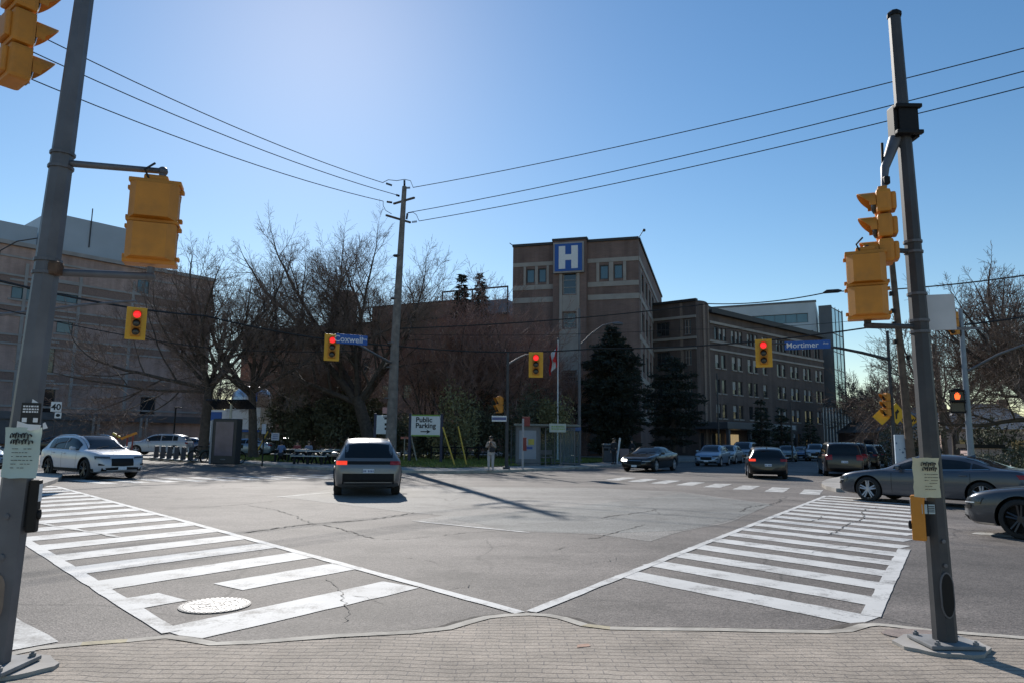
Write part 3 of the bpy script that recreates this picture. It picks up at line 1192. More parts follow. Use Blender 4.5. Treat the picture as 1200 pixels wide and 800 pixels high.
for sx_, sy_, ln_, an_, sd_ in ((250, 640, 60, -8, 31), (470, 655, 45, 20, 32), (520, 690, 30, -35, 33), (600, 668, 40, 8, 34), (560, 640, 50, -14, 35), (820, 660, 40, 30, 36), (930, 610, 45, -25, 37), (1130, 640, 60, 12, 38), (420, 700, 35, 50, 39), (700, 585, 70, -6, 40), (560, 585, 80, 4, 41), (150, 575, 70, 5, 42), (840, 590, 50, 10, 43)):
    crack(ck, [(sx_, sy_), (sx_ + ln_ * .5, sy_ + ln_ * .12 * sin(radians(an_))), (sx_ + ln_, sy_ + ln_ * .35 * sin(radians(an_)))], .022 if sy_ > 630 else .045, sd_)
crack(ck, [(285, 623), (330, 619), (374, 614), (420, 609), (482, 600)], .13, 1)
crack(ck, [(374, 614), (355, 604), (320, 597), (288, 592)], .06, 2)
crack(ck, [(374, 614), (400, 621), (440, 631)], .07, 3)
crack(ck, [(200, 596), (285, 590), (330, 586)], .05, 4)
crack(ck, [(440, 631), (520, 627), (600, 622)], .04, 5)
crack(ck, [(375, 675), (388, 690), (395, 712), (400, 730)], .022, 6)
crack(ck, [(708, 607), (735, 603), (765, 596)], .09, 7)
crack(ck, [(695, 630), (725, 623), (755, 615)], .06, 8)
crack(ck, [(865, 599), (893, 593), (912, 585)], .09, 9)
crack(ck, [(1025, 594), (1010, 605), (985, 620), (968, 627)], .05, 10)
crack(ck, [(650, 646), (668, 640), (680, 642)], .03, 11)
crack(ck, [(640, 660), (672, 662), (700, 656), (722, 652)], .022, 12)
crack(ck, [(905, 640), (960, 648), (1012, 640)], .025, 13)
crack(ck, [(1105, 690), (1150, 692), (1215, 702)], .012, 14)
crack(ck, [(70, 712), (110, 697), (160, 690)], .010, 15)
crack(ck, [(870, 690), (890, 697), (905, 696)], .03, 16)
struct(ck, 'road_cracks', CRACKMAT)

# ---- manhole cover lying in the left crossing
mh = thing('manhole_cover', 'round pale patterned manhole cover set between the near stripes of the crosswalk', 'manhole cover', G(252, 709, .004))
MHM = mat('worn_iron', (.36, .355, .35), .6, .25, var=.15, scale=9, dirt=(.2, .19, .18), dirt_amt=.5, dirt_scale=12)
MHD = mat('iron_groove', (.16, .155, .15), .7, .2)
MB().lathe([(.335, .0), (.335, .006), (.28, .007)], 44).build('frame', MHD, mh, 40)
cov = MB().lathe([(.285, .002), (.285, .009)], 44)
cov.build('lid', MHM, mh, 40)
pat = MB()
for r_ in (.085, .155, .22):
    for k in range(36):
        if k % 6:
            a0, a1 = 2 * pi * k / 36, 2 * pi * (k + .8) / 36
            pat.path([(r_ * cos(a0), r_ * sin(a0), .009), (r_ * cos(a1), r_ * sin(a1), .009)], .005, 4)
for k in range(6):
    a0 = 2 * pi * k / 6
    pat.path([(.04 * cos(a0), .04 * sin(a0), .009), (.26 * cos(a0), .26 * sin(a0), .009)], .0045, 4)
for k in range(40):
    a0 = 2 * pi * k / 40
    pat.box((.308 * cos(a0), .308 * sin(a0), .007), (.032, .026, .006), a0, 1)
pat.build('raised_pattern', [MHD, MHM], mh)

# ---- near corner: plaza of stamped pavers with a kerb of its own
KT = .05
kpx = [(-330, 800), (-120, 772), (8, 764), (45, 756), (97, 751), (150, 747), (200, 742.5), (226, 745.5), (255, 750.5), (300, 748.5), (400, 741.5), (480, 737.5), (520, 733.5), (545, 726), (565, 721), (590, 718), (620, 717), (645, 718.5), (665, 722), (690, 730), (715, 733), (765, 733.5), (835, 734.5), (900, 736), (960, 737), (985, 735.5), (1005, 730), (1022, 728.5), (1045, 730.5), (1090, 736), (1200, 744.5), (1330, 756), (1600, 790)]
kout = [V(G(x, y, KT)[:2]) for x, y in kpx]
def offset_line(pts, d):
    out = []
    for i, p in enumerate(pts):
        t = (pts[min(i + 1, len(pts) - 1)] - pts[max(i - 1, 0)]).normalized()
        out.append(p + V((t.y, -t.x)) * d)
    return out
kin = offset_line(kout, .12)
kb = MB()
rk = random.Random(3)
m = len(kout)
P = []
for o_, i_ in zip(kout, kin):
    j = rk.uniform(-.010, .010)
    P += [(o_.x, o_.y - .012, 0), (o_.x, o_.y, KT - .012 + j * .3), (o_.x + (i_.x - o_.x) * .12, o_.y + (i_.y - o_.y) * .12, KT + j * .2), (i_.x, i_.y, KT + .001 + j * .2)]
F, MI = [], []
for i in range(m - 1):
    for k in range(3):
        F.append((i * 4 + k, (i + 1) * 4 + k, (i + 1) * 4 + k + 1, i * 4 + k + 1))
kb.add(P, F)
for i in range(m - 1):
    x = kpx[i][0]
    if 690 <= x < 715 or 97 <= x < 150:
        for k in range(3):
            kb.m[i * 3 + k] = 1
struct(kb, 'kerb', [KERB, KERBYEL])
kin2 = offset_line(kout, .127)
struct(MB().sheet([(p.x, p.y) for p in kin2] + [(26, -12), (-26, -12)], KT - .004), 'pavement', PAVER)
struct(MB().sheet([(p.x, p.y) for p in kin] + [(26, -12.2), (-26, -12.2)], KT - .03), 'pavement_bed', CRACKMAT)
gd = MB()
rgd = random.Random(17)
dl_ = offset_line(kout, -.02)
P, F = [], []
dense = []
for a_, b_ in zip(dl_, dl_[1:]):
    n_ = max(2, int((b_ - a_).length / .09))
    dense += [a_.lerp(b_, k / n_) for k in range(n_)]
for i, p in enumerate(dense):
    t_ = (dense[min(i + 1, len(dense) - 1)] - dense[max(i - 1, 0)]).normalized()
    n2 = V((-t_.y, t_.x))
    w_ = .03 + .10 * abs(sin(i * .021) * sin(i * .0083 + 1)) + rgd.uniform(0, .035)
    q0, q1 = p - n2 * .03, p + n2 * w_
    P += [(q0.x, q0.y, .0095), (q1.x, q1.y, .0095)]
for i in range(len(dense) - 1):
    F.append((2 * i, 2 * i + 2, 2 * i + 3, 2 * i + 1))
gd.add(P, F)
struct(gd, 'gutter_dirt', mat('gutter_grit', (.085, .072, .06), .95, var=.45, scale=7, bump=.5))
# concrete collars round the pole feet
def collar(px, py, rx, ry, z, seed, hole=None):
    rg = random.Random(seed)
    c0 = G(px, py, KT)
    pts = []
    for k in range(22):
        a = 2 * pi * k / 22
        f = rg.uniform(.92, 1.05)
        pts.append((c0.x + rx * f * cos(a), c0.y + ry * f * sin(a)))
    return pts
struct(MB().prism(collar(1104, 757, .36, .30, 0, 1), 0, KT + .022), 'pole_footing', CONC)
struct(MB().prism(collar(1075, 743, .30, .17, 0, 4), 0, KT + .006), 'pavement_repair', mat('repair_concrete', (.24, .19, .165), .9, var=.2, scale=8, bump=.4))
struct(MB().prism(collar(10, 783, .30, .26, 0, 2), 0, KT + .022), 'pole_footing', CONC)
SPRAY = mat('orange_spray', (.40, .25, .18), .9, var=.25, scale=20)
struct(MB().sheet(wavy([tuple(G(*p, KT)[:2]) for p in ((676, 755), (688, 754), (691, 757), (679, 758))], .02, .05, 5), KT + .0), 'spray_mark', SPRAY)

# ---- hospital corner
HK = .13
kpts = [(-60, 524), (40, 529), (110, 534), (167, 538), (242, 542), (330, 547), (394, 551), (450, 553), (520, 554.5), (580, 553.5), (640, 551), (690, 548.5), (727, 546), (800, 541), (880, 537), (1000, 533)]
hk = [V(G(x, y)[:2]) for x, y in kpts]
def offset_in(pts, d):
    return offset_line(pts, -d)
hin = offset_in(hk, .18)
mb = MB()
m = len(hk)
P = []
for o_, i_ in zip(hk, hin):
    P += [(o_.x, o_.y, 0), (o_.x, o_.y, HK), (i_.x, i_.y, HK + .004)]
F = []
for i in range(m - 1):
    for k in range(2):
        F.append((i * 3 + k, (i + 1) * 3 + k, (i + 1) * 3 + k + 1, i * 3 + k + 1))
struct(mb.add(P, F), 'kerb', KERB)
hin2 = offset_in(hk, .19)
struct(MB().sheet([(p.x, p.y) for p in hin2] + [(110, 260), (-160, 260), (-95, 110)], HK), 'pavement', CONC)
lawn = [(-24.5, 52), (-18, 47.2), (-11, 42.2), (-7, 39.6), (-3.2, 38.2), (-.6, 41.0), (1.6, 44.4), (5.4, 49.5), (9.5, 57), (10.5, 66), (-2, 70), (-16, 68), (-22, 58)]
LAWN = [V(p) for p in lawn]
struct(MB().sheet(wavy(lawn, .12, .6, 8), HK + .03), 'lawn', GRASS)
struct(MB().sheet([(-26, 56), (-24, 60), (-17, 70), (-20, 92), (-44, 100), (-66, 82), (-50, 76)], HK + .006), 'parking_lot', ASPH_DARK)
# ---- left corner island and right corner island
def island(name, pxs, far):
    o_ = [V(G(x, y)[:2]) for x, y in pxs]
    poly = [(p.x, p.y) for p in o_] + far
    struct(MB().prism(poly, -.02, HK), name, CONC)
island('left_pavement', [(-10, 592), (25, 579), (50, 571), (64, 566), (72, 561.5), (73, 559), (66, 557), (36, 555), (10, 553.5), (-40, 551)], [(-60, 46), (-60, 10), (-24, 13)])
island('right_pavement', [(1075, 553), (1010, 557), (985, 561), (970, 564), (964, 567), (963, 570), (968, 573), (980, 576)], [(13.4, 25.0), (15.4, 22.7), (22, 15), (34, 2), (60, 2), (80, 70), (60, 80)])
struct(MB().sheet([(17.5, 27), (34, 10), (60, 10), (70, 60), (50, 66), (24, 38)], HK + .01), 'verge', GRASS)
# ------------------------------------------------------------------ buildings
BRICK_T = brickmat('brick_mauve', (.21, .135, .115), (.175, .115, .10), (.20, .17, .15), .5, .13)
BRICK_L = brickmat('brick_tan', (.42, .29, .255), (.37, .26, .23), (.30, .25, .22), .5, .13)
BRICK_R = brickmat('brick_red', (.25, .13, .095), (.21, .115, .085), (.2, .16, .13), .5, .13)
BRICK_M = brickmat('brick_brown', (.125, .09, .08), (.105, .078, .07), (.125, .11, .10), .5, .13)
STONE = mat('limestone_band', (.36, .325, .295), .85, var=.16, scale=1.2, dirt=(.2, .175, .155), dirt_amt=.5, dirt_scale=.6)
STONE_L = mat('pale_precast', (.33, .31, .30), .85, var=.14, scale=.8, dirt=(.26, .235, .21), dirt_amt=.5, dirt_scale=.5)
ROOFM = mat('roof_flashing', (.035, .035, .038), .6)
PANE = mat('window_glass', (.02, .026, .032), .06, var=.15, scale=.7, spec=.9)
PANE_B = mat('blue_window_glass', (.05, .10, .125), .05, var=.15, scale=.7, spec=.9)
WFRAME = mat('window_frame_dark', (.05, .05, .055), .5)
WFRAME_L = mat('window_frame_pale', (.30, .30, .30), .5)
BLIND = mat('window_blind', (.42, .40, .37), .8, var=.12, scale=3)
PANELG = mat('grey_metal_panel', (.44, .48, .51), .45, .3, var=.08, scale=.5)
PANELD = mat('dark_metal_panel', (.12, .125, .135), .45, .4, var=.12, scale=.5)
GLASSB = mat('curtain_glass', (.52, .64, .68), .10, .85, var=.10, scale=.5, spec=.8)
SIGNBLUE = mat('sign_blue', (.006, .085, .36), .45, var=.06)
SIGNWHITE = mat('sign_white', (.74, .75, .76), .5, var=.05)

def wallgrid(mb, O, U, N, W, H, rects, reveal=.16, mi=0):
    "upright wall with openings; U x Z = N"
    us = sorted(set([0, W] + [r[0] for r in rects] + [r[2] for r in rects]))
    zs = sorted(set([0, H] + [r[1] for r in rects] + [r[3] for r in rects]))
    O, U, N = V(O), V(U), V(N)
    Z = V((0, 0, 1))
    def p(u, z, d=0):
        return O + U * u + Z * z - N * d
    for i in range(len(us) - 1):
        for k in range(len(zs) - 1):
            uc, zc = (us[i] + us[i + 1]) / 2, (zs[k] + zs[k + 1]) / 2
            if any(r[0] < uc < r[2] and r[1] < zc < r[3] for r in rects):
                continue
            mb.add([p(us[i], zs[k]), p(us[i + 1], zs[k]), p(us[i + 1], zs[k + 1]), p(us[i], zs[k + 1])], [(0, 1, 2, 3)], mi)
    for a, b, c, d in rects:
        q = [(a, b), (c, b), (c, d), (a, d)]
        for i in range(4):
            e, f = q[i], q[(i + 1) % 4]
            mb.add([p(*e), p(*e, reveal), p(*f, reveal), p(*f)], [(0, 1, 2, 3)], mi)

def window(parent, O, U, N, r, inset=.13, fm=None, pm=None, nx=1, nz=1, fw=.07, blind=0.0):
    O, U, N = V(O), V(U), V(N)
    M = Matrix(((U.x, -N.x, 0, O.x), (U.y, -N.y, 0, O.y), (0, 0, 1, O.z), (0, 0, 0, 1)))
    a, b, c, d = r
    f = MB()
    y = inset
    f.box(((a + c) / 2, y, b + fw / 2), (c - a, .08, fw), M=M)
    f.box(((a + c) / 2, y, d - fw / 2), (c - a, .08, fw), M=M)
    f.box((a + fw / 2, y, (b + d) / 2), (fw, .08, d - b - 2 * fw), M=M)
    f.box((c - fw / 2, y, (b + d) / 2), (fw, .08, d - b - 2 * fw), M=M)
    for i in range(1, nx):
        u = a + (c - a) * i / nx
        f.box((u, y, (b + d) / 2), (fw * .7, .07, d - b - 2 * fw), M=M)
    for i in range(1, nz):
        z = b + (d - b) * i / nz
        f.box(((a + c) / 2, y, z), (c - a - 2 * fw, .066, fw * .7), M=M)
    w = f.build('window', fm or WFRAME, parent)
    MB().add([(a + .01, y + .02, b + .01), (c - .01, y + .02, b + .01), (c - .01, y + .02, d - .01), (a + .01, y + .02, d - .01)], [(0, 1, 2, 3)], 0, M).build('pane', pm or PANE, w)
    if blind > 0:
        zz = d - (d - b) * blind
        MB().box(((a + c) / 2, y + .008, (zz + d) / 2 - .01), (c - a - 2 * fw - .02, .012, d - zz - fw), M=M).build('blind', BLIND, w)
    return w

def boxbuilding(parent, W, D, H, faces, wallm, name='wall', reveal=.16):
    "walls of a rectangular block; faces: side -> rects. local front is y=0 facing -y"
    mb = MB()
    F = {'front': (V((0, 0, 0)), V((1, 0, 0)), V((0, -1, 0)), W), 'right': (V((W, 0, 0)), V((0, 1, 0)), V((1, 0, 0)), D),
         'back': (V((W, D, 0)), V((-1, 0, 0)), V((0, 1, 0)), W), 'left': (V((0, D, 0)), V((0, -1, 0)), V((-1, 0, 0)), D)}
    for k, (O, U, N, w) in F.items():
        wallgrid(mb, O, U, N, w, H, faces.get(k, []), reveal)
    mb.build(name, wallm, parent)
    return F

rb = random.Random(21)
# ---- main tower with the big H
TL, TR = V((0.0, 73.7)), V((12.75, 70.0))
TA = atan2(TR.y - TL.y, TR.x - TL.x)
TW = (TR - TL).length
tw = thing('hospital_tower', 'tall mauve brick hospital block bearing the big blue H sign under its roof', 'building', (TL.x, TL.y, 0), TA)
TH = 22.0
fw = [(1.5, 18.0, 2.4, 19.5), (2.8, 18.0, 3.65, 19.5), (9.3, 18.0, 10.2, 19.5), (10.75, 18.0, 11.65, 19.5)]
stair = [(5.55, 16.5, 6.95, 18.75), (5.6, 13.0, 6.9, 14.6), (5.6, 7.0, 6.9, 8.6)]
rt = []
for fl_ in range(4):
    for k in range(7):
        u = 2.6 + k * 4.1
        z = 4.6 + fl_ * 4.2
        rt.append((u, z, u + 2.2, z + 1.9))
Fc = boxbuilding(tw, TW, 31, TH, {'front': fw + stair, 'right': rt}, BRICK_T)
O, U, N, _ = Fc['front']
for r in fw:
    window(tw, O, U, N, r, pm=PANE_B, fw=.10)
for r in stair:
    window(tw, O, U, N, r, nz=4 if r[3] - r[1] > 2.5 else 3, fm=WFRAME_L, fw=.09)
O2, U2, N2, _ = Fc['right']
for r in rt:
    window(tw, O2, U2, N2, r, nx=2)
tr = MB()
def bandf(z, h, x0=0, x1=None, p=.06, y=0):
    x1 = TW if x1 is None else x1
    tr.box(((x0 + x1) / 2, -p / 2 + .0, z), (x1 - x0, p, h))
for z, h in ((20.0, .42), (17.5, .5), (16.15, .55)):
    bandf(z, h, 0.02, 4.45)
    bandf(z, h, 8.05, TW - .02)
for a, b in ((1.2, 1.45), (2.45, 2.75), (3.7, 3.95), (8.95, 9.25), (10.25, 10.7), (11.7, 12.0)):
    bandf(18.77, 2.0, a, b, .055)
for z in (20.0, 16.15, 12.0, 7.9, 3.9):
    tr.box((TW + .03, 15.5, z), (.06, 30.9, .55))
for k in range(8):
    tr.box((TW + .035, 1.6 + 4.1 * k, 11.5), (.07, .5, 15.5))
tr.split('stone_band', STONE, tw)
# projecting centre bay carrying the sign, pale stair strip below it
bay = MB()
wallgrid(bay, (4.5, -.55, 0), (1, 0, 0), (0, -1, 0), 3.5, 22.2, [(r[0] - 4.5, r[1], r[2] - 4.5, r[3]) for r in stair], .3)
for x, d in ((4.5, -1), (8.0, 1)):
    q = [(x, -.55, 0), (x, 0, 0), (x, 0, 22.2), (x, -.55, 22.2)]
    bay.add(q, [(0, 1, 2, 3) if d > 0 else (3, 2, 1, 0)])
bay.build('stair_bay', BRICK_T, tw)
for r in stair:
    window(tw, (0, -.55, 0), U, N, r, nz=4 if r[3] - r[1] > 2.5 else 3, fm=WFRAME_L, fw=.09, inset=.2)
st = MB()
for a, b in ((5.2, 5.5), (7.0, 7.3)):
    st.box(((a + b) / 2, -.60, 9.4), (b - a, .1, 18.7))
st.box((6.25, -.58, 15.55), (1.48, .06, 1.7))
st.box((6.25, -.58, 10.8), (1.48, .06, 4.2))
st.build('stair_strip', STONE, tw)
cp = MB()
cp.box((2.2, .1, TH + .13), (4.5, .5, .27))
cp.box((10.65, .1, TH + .13), (5.3, .5, .27))
cp.box((6.25, -.25, 22.32), (3.7, .8, .24))
cp.box((TW - .1, 15.5, TH + .12), (.5, 30.5, .25))
cp.add([(0, .2, TH - .1), (TW, .2, TH - .1), (TW, 31, TH - .1), (0, 31, TH - .1)], [(0, 1, 2, 3)])
cp.build('roof', ROOFM, tw)
cam_ = MB()
cam_.tube((TW + .1, -.1, TH + .2), (TW + .55, -.4, TH + .75), .04)
cam_.ell((TW + .62, -.45, TH + .75), (.16, .16, .16), 8, 6)
cam_.tube((-.05, 0, TH + .2), (-.35, -.2, TH + .45), .04)
cam_.build('roof_fixture', ROOFM, tw)
# the sign
hs = thing('letter_sign', 'square blue sign with a white letter H high on the brick tower', 'sign', (TL.x, TL.y, 0), TA)
HX, HZ = 6.2, 20.3
MB().bbox((HX, -.75, HZ), (3.2, .32, 3.25), .06).build('frame', STONE_L, hs)
MB().box((HX, -.925, HZ), (2.86, .04, 2.9)).build('panel', SIGNBLUE, hs)
hl = MB()
hl.prism([(-1.0, -1.2), (-.32, -1.2), (-.32, -.3), (.32, -.3), (.32, -1.2), (1.0, -1.2), (1.0, 1.2), (.32, 1.2), (.32, .3), (-.32, .3), (-.32, 1.2), (-1.0, 1.2)], 0, .03, 0, front((HX, -.945, HZ)))
hl.build('lettering', SIGNWHITE, hs)
# link bays behind the tower's side: two-storey base with dark doorway
base = MB()
base.box((TW / 2, -.18, 4.1), (TW + .2, .35, .5))
base.build('base_cornice', STONE, tw)
dw = MB().box((TW * .78, -.03, 1.7), (4.2, .1, 2.6))
dw.build('doorway', PANELD, tw)

# ---- middle wing: curved ribbed corner and long flat front with paired windows
MLp, MRp = V((23.7, 84.3)), V((46.2, 104.4))
MA = atan2(MRp.y - MLp.y, MRp.x - MLp.x)
MW = (MRp - MLp).length
mw = thing('hospital_wing', 'long brown brick wing with rows of paired windows and a ribbed corner', 'building', (MLp.x, MLp.y, 0), MA)
MH = 17.1
rows = [(14.0, 1.55), (10.6, 1.7), (7.55, 1.7), (4.55, 1.7), (1.3, 1.7)]
mrects = []
for ri, (z, h) in enumerate(rows):
    for k in range(8):
        u = 1.2 + k * 3.75
        if ri == 4 and (k < 3 or k > 6):
            continue
        for q in ((0, 1.35) if ri else (0, .95, 1.9)):
            w_ = .95 if ri else .72
            if ri and k == 3 and q:
                continue
            if u + q + w_ < MW - .3:
                mrects.append((u + q, z, u + q + w_, z + h))
mrects = mrects[:78]
Fm = boxbuilding(mw, MW, 16, MH, {'front': mrects}, BRICK_M)
O, U, N, _ = Fm['front']
for r in mrects:
    window(mw, O, U, N, r, fm=WFRAME, blind=rb.choice((0, 0, .35, .5, .5, .65)))
sb = MB()
for z, h, p in ((13.75, .28, .12), (16.0, .3, .18), (12.75, .22, .10)):
    sb.box((MW / 2, -p / 2, z), (MW, p, h))
for r in mrects:
    if r[1] < 13:
        sb.box(((r[0] + r[2]) / 2, -.05, r[1] - .08), (r[2] - r[0] + .1, .12, .14))
sb.split('stone_band', STONE, mw)
co = MB()
co.box((MW / 2, -.1, MH + .15), (MW + .4, 1.0, .35))
co.box((MW / 2, .5, MH + .6), (MW, .5, .6))
co.add([(0, .3, MH - .05), (MW, .3, MH - .05), (MW, 16, MH - .05), (0, 16, MH - .05)], [(0, 1, 2, 3)])
co.build('roof', ROOFM, mw)
# ribbed round corner
rc = MB()
rc.lathe([(2.2, 0), (2.2, 18.2), (2.05, 18.35)], 28, Matrix.Translation((-1.1, 1.9, 0)))
rc.build('corner_tower', BRICK_M, mw, 30)
rr = MB()
for k in range(7):
    a = radians(188 + k * 24)
    rr.box((-1.1 + 2.22 * cos(a), 1.9 + 2.22 * sin(a), 9.2), (.16, .34, 17.6), a)
rr.split('rib', mat('brick_rib', (.24, .185, .155), .9, var=.15), mw)
# short front linking the corner to the tower
BL, BR = V((17.2, 85.6)), V((21.6, 82.1))
BA = atan2(BR.y - BL.y, BR.x - BL.x)
BW = (BR - BL).length
lkb = thing('link_block', 'dark brick link block with stacked bay windows between the tower and the ribbed corner', 'building', (BL.x, BL.y, 0), BA)
br_ = []
for z in (14.2, 10.6, 7.2, 3.8):
    br_ += [(.5, z, 2.2, z + 1.7), (3.55, z, 4.95, z + 1.8)]
Fb = boxbuilding(lkb, BW, 12, 18.1, {'front': br_}, BRICK_M)
O, U, N, _ = Fb['front']
for i, r in enumerate(br_):
    window(lkb, O, U, N, r, nx=2 if i % 2 else 3, nz=2, pm=PANE_B if i % 2 else PANE, fm=WFRAME_L if i % 2 else WFRAME)
lb = MB()
for z in (13.8, 16.3, 12.6):
    lb.box((BW / 2, -.06, z), (BW, .12, .3))
lb.split('stone_band', STONE, lkb)
cb = MB()
cb.box((BW / 2, .1, 18.25), (BW + .2, .6, .3))
cb.add([(0, .2, 18.0), (BW, .2, 18.0), (BW, 12, 18.0), (0, 12, 18.0)], [(0, 1, 2, 3)])
cb.build('roof', ROOFM, lkb)
# entrance canopy at the foot of the wing
ec = thing('entrance_canopy', 'low flat entrance canopy with lit glass doors below the ribbed brick corner', 'canopy', (MLp.x, MLp.y, 0), MA)
e_ = MB()
e_.bbox((4.5, -2.2, 3.55), (16, 4.2, .75), .05)
for x in (-2.8, 1.8, 6.2, 11.8):
    e_.box((x, -3.9, 1.66), (.35, .35, 3.1))
e_.build('roof', PANELD, ec)
MB().box((9.4, -4.33, 3.6), (5.2, .05, .5)).build('fascia_panel', PANELG, ec)
dl = MB()
for k in range(3):
    dl.box((3.4 + k * .95, -.12, 1.9), (.85, .06, 1.5))
dl.split('lit_door', emat('warm_window', (1.0, .72, .38), .28, (.5, .4, .25)), ec)
dk_ = MB()
for k in range(6):
    dk_.box((-2.6 + k * .8, -.12, 1.6), (.7, .05, 2.2))
    dk_.box((8.3 + k * .8, -.12, 1.6), (.7, .05, 2.2))
dk_.split('dark_door', PANE, ec)

# ---- new glass and metal tower behind
NA_, NB_ = V((32.5, 117.5)), V((48.0, 110.2))
NAa = atan2(NB_.y - NA_.y, NB_.x - NA_.x)
NW = (NB_ - NA_).length
nt_ = thing('glass_tower', 'modern grey metal clad hospital tower with a glass corner behind the brown wing', 'building', (NA_.x, NA_.y, 0), NAa)
nr = [(NW * .06, 20.6, NW * .93, 22.1), (NW * .70, 18.2, NW * .97, 19.3), (NW * .62, 14.2, NW * .97, 15.9), (NW * .62, 10.2, NW * .97, 11.9)]
Fn = boxbuilding(nt_, NW, 14, 23.8, {'front': nr}, PANELG)
O, U, N, _ = Fn['front']
for r in nr:
    window(nt_, O, U, N, r, nx=9, pm=mat('teal_glass', (.09, .19, .23), .08, var=.2, scale=.5, spec=.8), fw=.08)
ro = MB()
ro.box((NW / 2, .2, 23.95), (NW + .2, .6, .3))
ro.add([(0, 0, 23.78), (NW, 0, 23.78), (NW, 14, 23.78), (0, 14, 23.78)], [(0, 1, 2, 3)])
ro.build('roof', PANELD, nt_)
# dark fin and glass corner: built to the right of the grey face
c0, c1, d1 = V((48.05, 109.4)), V((49.6, 108.4)), V((53.4, 113.0))
def toloc(p):
    q = p - NA_
    return V((q.x * cos(NAa) + q.y * sin(NAa), -q.x * sin(NAa) + q.y * cos(NAa)))
a0, a1, a2 = toloc(c0), toloc(c1), toloc(d1)
a3 = a2 + V((-3.0, 4.5))
a4 = a0 + V((0, 5))
MB().prism([tuple(a0), tuple(a1), tuple(a1 + V((.3, 5))), tuple(a4)], 7.0, 23.0).build('dark_fin', PANELD, nt_)
gl = MB()
gp0, gp1 = a1 + V((.02, .0)), a2
n_ = 1
gl.prism([tuple(gp0), tuple(gp1), tuple(a3), tuple(a1 + V((.25, 4)))], 7.2, 22.6)
gl.build('glass_corner', GLASSB, nt_)
ml = MB()
for k in range(4):
    p = gp0.lerp(gp1, k / 3)
    ml.box((p.x + .02, p.y - .03, 15), (.14 if k == 3 else .07, .14 if k == 3 else .07, 15.8), NAa)
for z in (7.3, 10.2, 13, 15.8, 18.6, 22.6):
    m_ = (gp0 + gp1) / 2
    dd = gp1 - gp0
    ml.box((m_.x + .03, m_.y - .03, z), (dd.length, .07, .09), atan2(dd.y, dd.x))
ml.split('mullion', PANELD, nt_)
# podium with upright fins
pb0, pb1 = toloc(V((45.6, 104.0))), toloc(V((53.5, 107.5)))
pv = pb1 - pb0
pang = atan2(pv.y, pv.x)
pm_ = MB()
pm_.prism([tuple(pb0), tuple(pb1), tuple(pb1 + V((0, 8))), tuple(pb0 + V((0, 8)))], 0, 6.9)
pm_.build('podium', PANELD, nt_)
pf = MB()
for k in range(15):
    p = pb0.lerp(pb1, k / 14)
    pf.box((p.x, p.y - .10, 3.5), (.12, .22, 6.9), pang)
pf.split('podium_fin', PANELG, nt_)

# ---- left building: banded brick block
LA0, LB0 = V((-61.4, 85.0)), V((-45.0, 104.5))
LAa = atan2(LB0.y - LA0.y, LB0.x - LA0.x)
ext = 16.0
LA0 = LA0 - V((cos(LAa), sin(LAa))) * ext
LW = (LB0 - LA0).length
lbd = thing('banded_brick_building', 'tan brick block with pale horizontal bands and few windows, left of the bare trees', 'building', (LA0.x, LA0.y, 0), LAa)
LH = 24.6
lr = []
for (px, py, w_, h_) in ((113, 382, 1.7, 2.2), (78, 343, 3.0, 2.6), (168, 335, 1.6, 2.2), (28, 341, 2.6, 2.2), (76, 382, 1.9, 1.9), (58, 423, 1.1, 4.6), (173, 475, 2.0, 2.4), (55, 474, 1.6, 4.0), (20, 500, 3.0, 2.4), (70, 493, 2.6, 1.6)):
    d = ray(px, py)
    # intersection with the facade plane
    n2 = V((sin(LAa), -cos(LAa)))
    k = (LA0.dot(n2)) / (d.x * n2.x + d.y * n2.y)
    q = V((d.x * k, d.y * k)) - LA0
    u = q.x * cos(LAa) + q.y * sin(LAa)
    z = CAMH + d.z * k
    if z - h_ / 2 > .2 and px != 113:
        lr.append((u - w_ / 2, z - h_ / 2, u + w_ / 2, z + h_ / 2))
Fl = boxbuilding(lbd, LW, 26, LH, {'front': lr}, BRICK_L)
O, U, N, _ = Fl['front']
for i, r in enumerate(lr):
    window(lbd, O, U, N, r, pm=PANE_B if r[1] > 9 else PANE, fm=WFRAME, fw=.10)
    fmb = MB()
    fmb.box(((r[0] + r[2]) / 2, -.05, r[3] + .12), (r[2] - r[0] + .6, .1, .24))
    fmb.box(((r[0] + r[2]) / 2, -.05, r[1] - .12), (r[2] - r[0] + .6, .1, .24))
    fmb.split('window_surround', STONE_L, lbd)
bb = MB()
for z in (23.2, 20.9, 19.6, 17.2, 16.0, 13.6, 12.5, 9.2, 8.0, 5.0):
    bb.box((LW / 2, -.06, z), (LW - .04, .12, .24))
for u in (ext + 1.5, ext + 7.6, ext + 14.2):
    bb.box((u, -.07, 13.8), (.36, .14, 17.5))
bb.split('pale_band', STONE_L, lbd)
dkb = MB()
for z in (20.25, 16.6, 13.05, 8.6):
    dkb.box((LW / 2, -.02, z), (LW - .06, .05, 1.0))
dkb.split('dark_course', mat('dark_brick_course', (.24, .165, .14), .9, var=.15), lbd)
gb = MB()
gb.box((LW * .5, -.5, 3.9), (LW, 1.0, .9))
gb.box((LW * .35, -.35, 2.0), (LW * .6, .7, 3.0))
gb.build('canopy', PANELD, lbd)
pil = MB()
for u in (ext + 10.3, ext + 10.9, ext + 16.2, ext + 16.9):
    pil.box((u, -1.05, 2.7), (.26, .26, 2.6))
pil.split('pillar', STONE_L, lbd)
cl = MB()
cl.box((LW / 2, 0, LH + .2), (LW + .3, .8, .5))
cl.add([(0, .2, LH - .02), (LW, .2, LH - .02), (LW, 26, LH - .02), (0, 26, LH - .02)], [(0, 1, 2, 3)])
cl.build('roof', STONE_L, lbd)
ph = MB()
